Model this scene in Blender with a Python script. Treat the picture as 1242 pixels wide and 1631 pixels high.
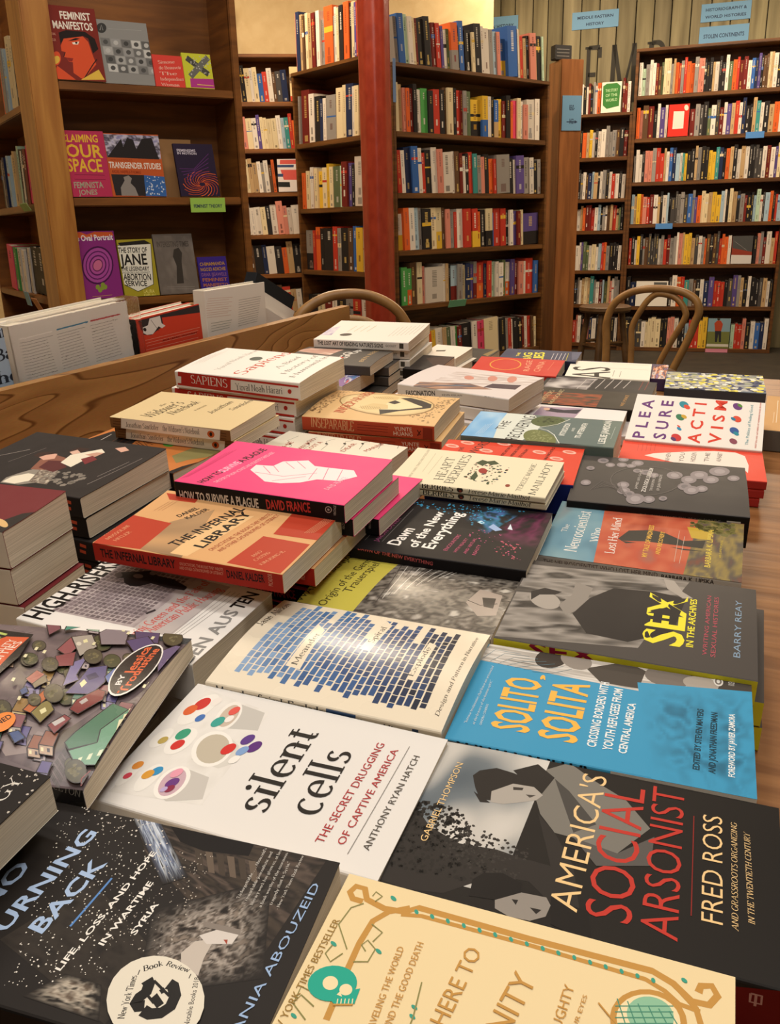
import bpy, bmesh, math, random
from mathutils import Vector, Matrix, noise
from mathutils.geometry import tessellate_polygon
for o in list(bpy.data.objects): bpy.data.objects.remove(o, do_unlink=True)
scene = bpy.context.scene
COL = scene.collection
R = math.radians
# ------------------------------------------------------------------ camera, world, lights, exposure
cam_data = bpy.data.cameras.new('camera'); cam = bpy.data.objects.new('camera', cam_data); COL.objects.link(cam)
cam_data.sensor_fit = 'VERTICAL'; cam_data.sensor_height = 36.0; cam_data.lens = 36.0 * 1380 / 1631
cam_data.clip_start = 0.02; cam_data.clip_end = 60
PIT, ROL = R(18.3), R(1.4)
_r = Vector((1, 0, 0)); _f = Vector((0, math.cos(PIT), -math.sin(PIT))); _d = Vector((0, -math.sin(PIT), -math.cos(PIT)))
_x = math.cos(ROL) * _r + math.sin(ROL) * _d; _y = -math.sin(ROL) * _r + math.cos(ROL) * _d
CAMZ = 1.05
cam.matrix_world = Matrix(((_x.x, -_y.x, -_f.x, 0), (_x.y, -_y.y, -_f.y, 0), (_x.z, -_y.z, -_f.z, CAMZ), (0, 0, 0, 1)))
scene.camera = cam
w = bpy.data.worlds.new('world'); scene.world = w; w.use_nodes = True
w.node_tree.nodes['Background'].inputs[0].default_value = (1.0, 0.80, 0.58, 1); w.node_tree.nodes['Background'].inputs[1].default_value = 0.10
def area(name, loc, size, power, col=(1.0, 0.80, 0.57), aim=None):
    l = bpy.data.lights.new(name, 'AREA'); l.shape = 'DISK'; l.size = size; l.energy = power; l.color = col
    o = bpy.data.objects.new(name, l); COL.objects.link(o); o.location = loc
    if aim: o.rotation_euler = (Vector(aim) - Vector(loc)).to_track_quat('-Z', 'Y').to_euler()
    return o
def strip(loc, sx, sy, power, col, rz=0):
    o = area('ceiling_lamp', loc, sx, power, col); o.data.shape = 'RECTANGLE'; o.data.size = sx; o.data.size_y = sy; o.rotation_euler = (0, 0, R(rz)); return o
NEAR = (1, .935, .845); FAR = (1, .80, .57)
strip((-0.5, 0.5, 3.1), .9, .3, 16.5, NEAR); strip((0.9, 1.0, 3.1), .9, .3, 15, NEAR); strip((-0.75, 1.75, 3.1), 1.7, .12, 12.5, NEAR, -21)
strip((0.6, 2.9, 3.1), .5, .3, 15, FAR); strip((-0.2, 4.0, 3.1), .5, .3, 28, FAR); strip((2.4, 6.0, 3.1), 1.2, .2, 58, FAR); strip((1.2, 6.9, 3.1), .4, .2, 22, FAR)
strip((-0.9, 5.6, 3.1), .4, .2, 36, FAR); strip((-1.5, 3.3, 3.0), 1.7, .12, 13, FAR, -25); strip((0.5, -1.2, 3.1), 1.0, .5, 20, NEAR)
scene.view_settings.view_transform = 'Standard'; scene.view_settings.look = 'None'; scene.view_settings.gamma = 1.0
scene.view_settings.use_curve_mapping = False; scene.view_settings.exposure = 0.35
scene.cycles.use_denoising = True; scene.cycles.max_bounces = 6
# ------------------------------------------------------------------ materials
def lin(c): return c / 12.92 if c <= .04045 else ((c + .055) / 1.055) ** 2.4
def hexl(h): return tuple(max(.002, lin(int(h[i:i + 2], 16) / 255) * 1.0) for i in (0, 2, 4)) + (1.0,)
def ink(h): return hexl(h)
def new_mat(name, rough=.5, spec=.5):
    m = bpy.data.materials.new(name); m.use_nodes = True; b = m.node_tree.nodes['Principled BSDF']
    b.inputs['Roughness'].default_value = rough; b.inputs['Specular IOR Level'].default_value = spec
    return m, m.node_tree, b
def attr_mat(name, rough, spec=.5, bump=0, coat=0):
    m, t, b = new_mat(name, rough, spec)
    a = t.nodes.new('ShaderNodeAttribute'); a.attribute_name = 'Col'; t.links.new(a.outputs['Color'], b.inputs['Base Color'])
    b.inputs['Coat Weight'].default_value = coat; b.inputs['Coat Roughness'].default_value = .18
    n = t.nodes.new('ShaderNodeTexNoise'); n.inputs['Scale'].default_value = 26; n.inputs['Detail'].default_value = 3
    mr = t.nodes.new('ShaderNodeMapRange'); mr.inputs['To Min'].default_value = rough * .85; mr.inputs['To Max'].default_value = rough * 1.2
    tc = t.nodes.new('ShaderNodeTexCoord'); t.links.new(tc.outputs['Object'], n.inputs['Vector'])
    t.links.new(n.outputs['Fac'], mr.inputs['Value']); t.links.new(mr.outputs['Result'], b.inputs['Roughness'])
    if bump:
        bp = t.nodes.new('ShaderNodeBump'); bp.inputs['Strength'].default_value = bump; bp.inputs['Distance'].default_value = .002
        t.links.new(n.outputs['Fac'], bp.inputs['Height']); t.links.new(bp.outputs['Normal'], b.inputs['Normal'])
    return m
def mix_mat(name, c1, c2, scale=(1, 1, 1), rough=.5, nscale=4, detail=6, bump=.1, dist=.6, ramp=(.35, .7), spec=.4):
    m, t, b = new_mat(name, rough, spec)
    tc = t.nodes.new('ShaderNodeTexCoord'); mp = t.nodes.new('ShaderNodeMapping'); mp.inputs['Scale'].default_value = scale
    n = t.nodes.new('ShaderNodeTexNoise'); n.inputs['Scale'].default_value = nscale; n.inputs['Detail'].default_value = detail; n.inputs['Distortion'].default_value = dist
    cr = t.nodes.new('ShaderNodeValToRGB'); cr.color_ramp.elements[0].position = ramp[0]; cr.color_ramp.elements[1].position = ramp[1]
    cr.color_ramp.elements[0].color = hexl(c1); cr.color_ramp.elements[1].color = hexl(c2)
    bp = t.nodes.new('ShaderNodeBump'); bp.inputs['Strength'].default_value = bump; bp.inputs['Distance'].default_value = .004
    L = t.links.new
    L(tc.outputs['Object'], mp.inputs['Vector']); L(mp.outputs[0], n.inputs['Vector']); L(n.outputs['Fac'], cr.inputs['Fac']); L(cr.outputs[0], b.inputs['Base Color'])
    L(n.outputs['Fac'], bp.inputs['Height']); L(bp.outputs[0], b.inputs['Normal'])
    return m
def page_mat(name, axis, c='e6dac6'):
    m, t, b = new_mat(name, .8, .2)
    tc = t.nodes.new('ShaderNodeTexCoord'); mp = t.nodes.new('ShaderNodeMapping'); s = [6, 6, 6]; s[axis] = 900; mp.inputs['Scale'].default_value = s
    n = t.nodes.new('ShaderNodeTexNoise'); n.inputs['Scale'].default_value = 1.6; n.inputs['Detail'].default_value = 2
    cr = t.nodes.new('ShaderNodeValToRGB'); cr.color_ramp.elements[0].position = .3; cr.color_ramp.elements[1].position = .62
    a = hexl(c); cr.color_ramp.elements[0].color = (a[0] * .66, a[1] * .64, a[2] * .60, 1); cr.color_ramp.elements[1].color = a
    L = t.links.new; L(tc.outputs['Object'], mp.inputs[0]); L(mp.outputs[0], n.inputs[0]); L(n.outputs['Fac'], cr.inputs[0]); L(cr.outputs[0], b.inputs['Base Color'])
    return m
def grain_mat(name, c1, c2, c3, scale, bands=5.0, rough=.42, dist=3.0):
    """wood with cathedral grain: distorted rings stretched along the board"""
    m, t, b = new_mat(name, rough, .4); L = t.links.new
    tc = t.nodes.new('ShaderNodeTexCoord'); mp = t.nodes.new('ShaderNodeMapping'); mp.inputs['Scale'].default_value = scale; mp.inputs['Location'].default_value = (.37, .11, .23)
    n = t.nodes.new('ShaderNodeTexNoise'); n.inputs['Scale'].default_value = 1.0; n.inputs['Detail'].default_value = 1.5; n.inputs['Distortion'].default_value = .25
    mu = t.nodes.new('ShaderNodeMath'); mu.operation = 'MULTIPLY'; mu.inputs[1].default_value = bands * 2
    fr = t.nodes.new('ShaderNodeMath'); fr.operation = 'FRACT'
    cr = t.nodes.new('ShaderNodeValToRGB'); e = cr.color_ramp.elements
    e[0].position = 0; e[0].color = hexl(c3); e[1].position = 1; e[1].color = hexl(c3)
    x = e.new(.05); x.color = hexl(c1); x = e.new(.6); x.color = hexl(c2); x = e.new(.9); x.color = hexl(c2)
    x = e.new(.97); x.color = hexl(c3)
    f = t.nodes.new('ShaderNodeTexNoise'); f.inputs['Scale'].default_value = 14; f.inputs['Detail'].default_value = 5
    mp2 = t.nodes.new('ShaderNodeMapping'); mp2.inputs['Scale'].default_value = tuple(a * 4 if a > 1.5 else a * 1.5 for a in scale)
    mx = t.nodes.new('ShaderNodeMix'); mx.data_type = 'RGBA'; mx.blend_type = 'MULTIPLY'; mx.inputs[0].default_value = .35
    L(tc.outputs['Object'], mp.inputs[0]); L(mp.outputs[0], n.inputs[0]); L(n.outputs['Fac'], mu.inputs[0]); L(mu.outputs[0], fr.inputs[0]); L(fr.outputs[0], cr.inputs[0])
    L(tc.outputs['Object'], mp2.inputs[0]); L(mp2.outputs[0], f.inputs[0]); L(cr.outputs[0], mx.inputs[6]); L(f.outputs['Color'], mx.inputs[7]); L(mx.outputs[2], b.inputs['Base Color'])
    return m
M = dict(
    cover=attr_mat('printed_cover', .46, .10), gloss=attr_mat('glossy_cover', .26, .35, .2, .18), shelfbook=attr_mat('shelf_cover', .5, .12),
    page=page_mat('page_edges', 2), page_w=page_mat('page_edges_white', 2, 'efe9e0'),
    case=mix_mat('dark_brown_wood', '4e2f14', '744a21', (1, 1, 14), .45, 3.2), case_dark=mix_mat('shadow_brown_wood', '4b3119', '6a4523', (1, 1, 10), .5, 3),
    leftcase=mix_mat('brown_wood', '6e421b', '945d28', (1.5, 1.5, 12), .45, 2.4), stile=mix_mat('honey_wood', 'a2662c', 'c58a42', (14, 14, 1.2), .4, 2.2),
    post=mix_mat('orange_brown_wood', '83502a', 'a5693a', (10, 10, 1), .42, 2.4),
    table=mix_mat('table_oak', '80532e', 'a57346', (2.2, 26, 6), .4, 2.2, 8, .15), tray=grain_mat('knotty_pine', 'bd8c52', 'a87844', '75491f', (1.7, 8, 11), 5.5),
    bent=mix_mat('bent_beech', '8a6438', 'a67d4a', (6, 6, 6), .38, 2), seat=mix_mat('dark_seat_wood', '4a331e', '674826', (8, 8, 8), .4, 2), stool=mix_mat('stool_wood', '4f3820', '6d5030', (8, 8, 8), .45, 2),
    plaster=mix_mat('cream_plaster', 'd9be8c', 'e4cc9c', (1, 1, 1), .8, 9, 4, .12), plank=None, floor=mix_mat('dark_floor', '2b261f', '383127', (1, 1, 1), .7, 7, 6, .2), ceil=mix_mat('ceiling_paint', '9a8c70', 'a89a7c', (1, 1, 1), .85, 6, 3, .05),
    red=mix_mat('red_paint', '8a2e1e', '9c3a26', (9, 9, 5), .28, 3, 5, .35, .2, spec=.6), paper=attr_mat('printed_paper', .6, .3), metal=None, dark=mix_mat('black_metal', '1d1b1a', '282523', (9, 9, 9), .4))
m, t, b = new_mat('brushed_steel', .22); b.inputs['Metallic'].default_value = 1; b.inputs['Base Color'].default_value = (.75, .72, .66, 1)
_n = t.nodes.new('ShaderNodeTexNoise'); _n.inputs['Scale'].default_value = 40; _m = t.nodes.new('ShaderNodeMapRange'); _m.inputs[3].default_value = .15; _m.inputs[4].default_value = .3
t.links.new(_n.outputs[0], _m.inputs[0]); t.links.new(_m.outputs[0], b.inputs['Roughness']); M['metal'] = m
m, t, b = new_mat('shrink_wrap', .08, .6)   # clear film: thin, see-through, shiny
b.inputs['Transmission Weight'].default_value = 1.0; b.inputs['IOR'].default_value = 1.05; b.inputs['Base Color'].default_value = (.98, .97, .96, 1)
_n = t.nodes.new('ShaderNodeTexNoise'); _n.inputs['Scale'].default_value = 22; _n.inputs['Distortion'].default_value = 1.5; _b = t.nodes.new('ShaderNodeBump'); _b.inputs['Strength'].default_value = .5; _b.inputs['Distance'].default_value = .004
t.links.new(_n.outputs[0], _b.inputs['Height']); t.links.new(_b.outputs[0], b.inputs['Normal']); M['film'] = m
# ------------------------------------------------------------------ tags, objects
def tag(o, label=None, cat=None, group=None, kind=None):
    if label: o['label'] = label
    if cat: o['category'] = cat
    if group: o['group'] = group
    if kind: o['kind'] = kind
    return o
def empty(name, mat=None, loc=None):
    o = bpy.data.objects.new(name, None); COL.objects.link(o); o.empty_display_size = .05
    if mat is not None: o.matrix_world = mat
    elif loc is not None: o.location = loc
    return o
class MB:
    """verts / faces / colours gathered into one mesh"""
    def __init__(s): s.v = []; s.f = []; s.c = []; s.sm = False
    def add(s, vs, fs, col=(1, 1, 1, 1)):
        k = len(s.v); s.v += [tuple(p) for p in vs]
        for f in fs: s.f.append(tuple(i + k for i in f)); s.c.append(col)
    def box(s, a, b, col=(1, 1, 1, 1), bev=0, mat=None):
        x0, y0, z0 = a; x1, y1, z1 = b
        if bev:
            e = min(bev, (x1 - x0) * .45, (y1 - y0) * .45, (z1 - z0) * .45); vs = []
            bmx = bmesh.new(); bmesh.ops.create_cube(bmx, size=1)
            for v in bmx.verts: v.co = Vector(((x0 + x1) / 2 + v.co.x * (x1 - x0), (y0 + y1) / 2 + v.co.y * (y1 - y0), (z0 + z1) / 2 + v.co.z * (z1 - z0)))
            bmesh.ops.bevel(bmx, geom=bmx.edges[:] + bmx.verts[:], offset=e, segments=2, affect='EDGES')
            vs = [v.co.copy() for v in bmx.verts]; fs = [[v.index for v in f.verts] for f in bmx.faces]; bmx.free()
        else:
            vs = [Vector(p) for p in ((x0, y0, z0), (x1, y0, z0), (x1, y1, z0), (x0, y1, z0), (x0, y0, z1), (x1, y0, z1), (x1, y1, z1), (x0, y1, z1))]
            fs = [(0, 3, 2, 1), (4, 5, 6, 7), (0, 1, 5, 4), (1, 2, 6, 5), (2, 3, 7, 6), (3, 0, 4, 7)]
        if mat is not None: vs = [mat @ v for v in vs]
        s.add(vs, fs, col)
    def tube(s, pts, rad, seg=12, col=(1, 1, 1, 1), closed=False, caps=True):
        pts = [Vector(p) for p in pts]; n = len(pts); rad = rad if isinstance(rad, (list, tuple)) else [rad] * n; vs = []; fs = []
        up = None
        for i, p in enumerate(pts):
            tg = (pts[min(i + 1, n - 1)] - pts[max(i - 1, 0)]).normalized()
            if up is None: up = tg.orthogonal().normalized()
            else: up = (up - tg * up.dot(tg)).normalized()
            sd = tg.cross(up)
            for k in range(seg):
                a = 2 * math.pi * k / seg; vs.append(p + (up * math.cos(a) + sd * math.sin(a)) * rad[i])
        for i in range(n - 1):
            for k in range(seg): fs.append((i * seg + k, i * seg + (k + 1) % seg, (i + 1) * seg + (k + 1) % seg, (i + 1) * seg + k))
        if caps: fs += [tuple(range(seg))[::-1], tuple((n - 1) * seg + k for k in range(seg))]
        s.add(vs, fs, col); s.sm = True
    def lathe(s, prof, seg=32, col=(1, 1, 1, 1), c=(0, 0, 0)):
        vs = []; fs = []; n = len(prof)
        for r, z in prof:
            for k in range(seg): a = 2 * math.pi * k / seg; vs.append((c[0] + r * math.cos(a), c[1] + r * math.sin(a), c[2] + z))
        for i in range(n - 1):
            for k in range(seg): fs.append((i * seg + k, i * seg + (k + 1) % seg, (i + 1) * seg + (k + 1) % seg, (i + 1) * seg + k))
        fs += [tuple(range(seg))[::-1], tuple((n - 1) * seg + k for k in range(seg))]
        s.add(vs, fs, col); s.sm = True
    def mesh(s, name):
        me = bpy.data.meshes.new(name); me.from_pydata(s.v, [], s.f)
        a = me.color_attributes.new('Col', 'FLOAT_COLOR', 'CORNER'); buf = []
        for p, c in zip(me.polygons, s.c):
            if isinstance(c[0], tuple): [buf.extend(q) for q in c]
            else: buf.extend(list(c) * p.loop_total)
        a.data.foreach_set('color', buf)
        if s.sm:
            for p in me.polygons: p.use_smooth = True
            try: me.set_sharp_from_angle(angle=R(40))
            except Exception: pass
        me.update(); return me
    def build(s, name, mat, parent=None, matrix=None):
        me = s.mesh(name); me.materials.append(mat); o = bpy.data.objects.new(name, me); COL.objects.link(o)
        if parent is not None: o.parent = parent
        if matrix is not None: o.matrix_world = matrix
        return o
def ordn(n):
    w_ = ['', 'first', 'second', 'third', 'fourth', 'fifth', 'sixth', 'seventh', 'eighth', 'ninth', 'tenth', 'eleventh', 'twelfth']
    return w_[n] if n < len(w_) else '%d%s' % (n, {1: 'st', 2: 'nd', 3: 'rd'}.get(n % 10 if n % 100 not in (11, 12, 13) else 0, 'th'))
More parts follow.
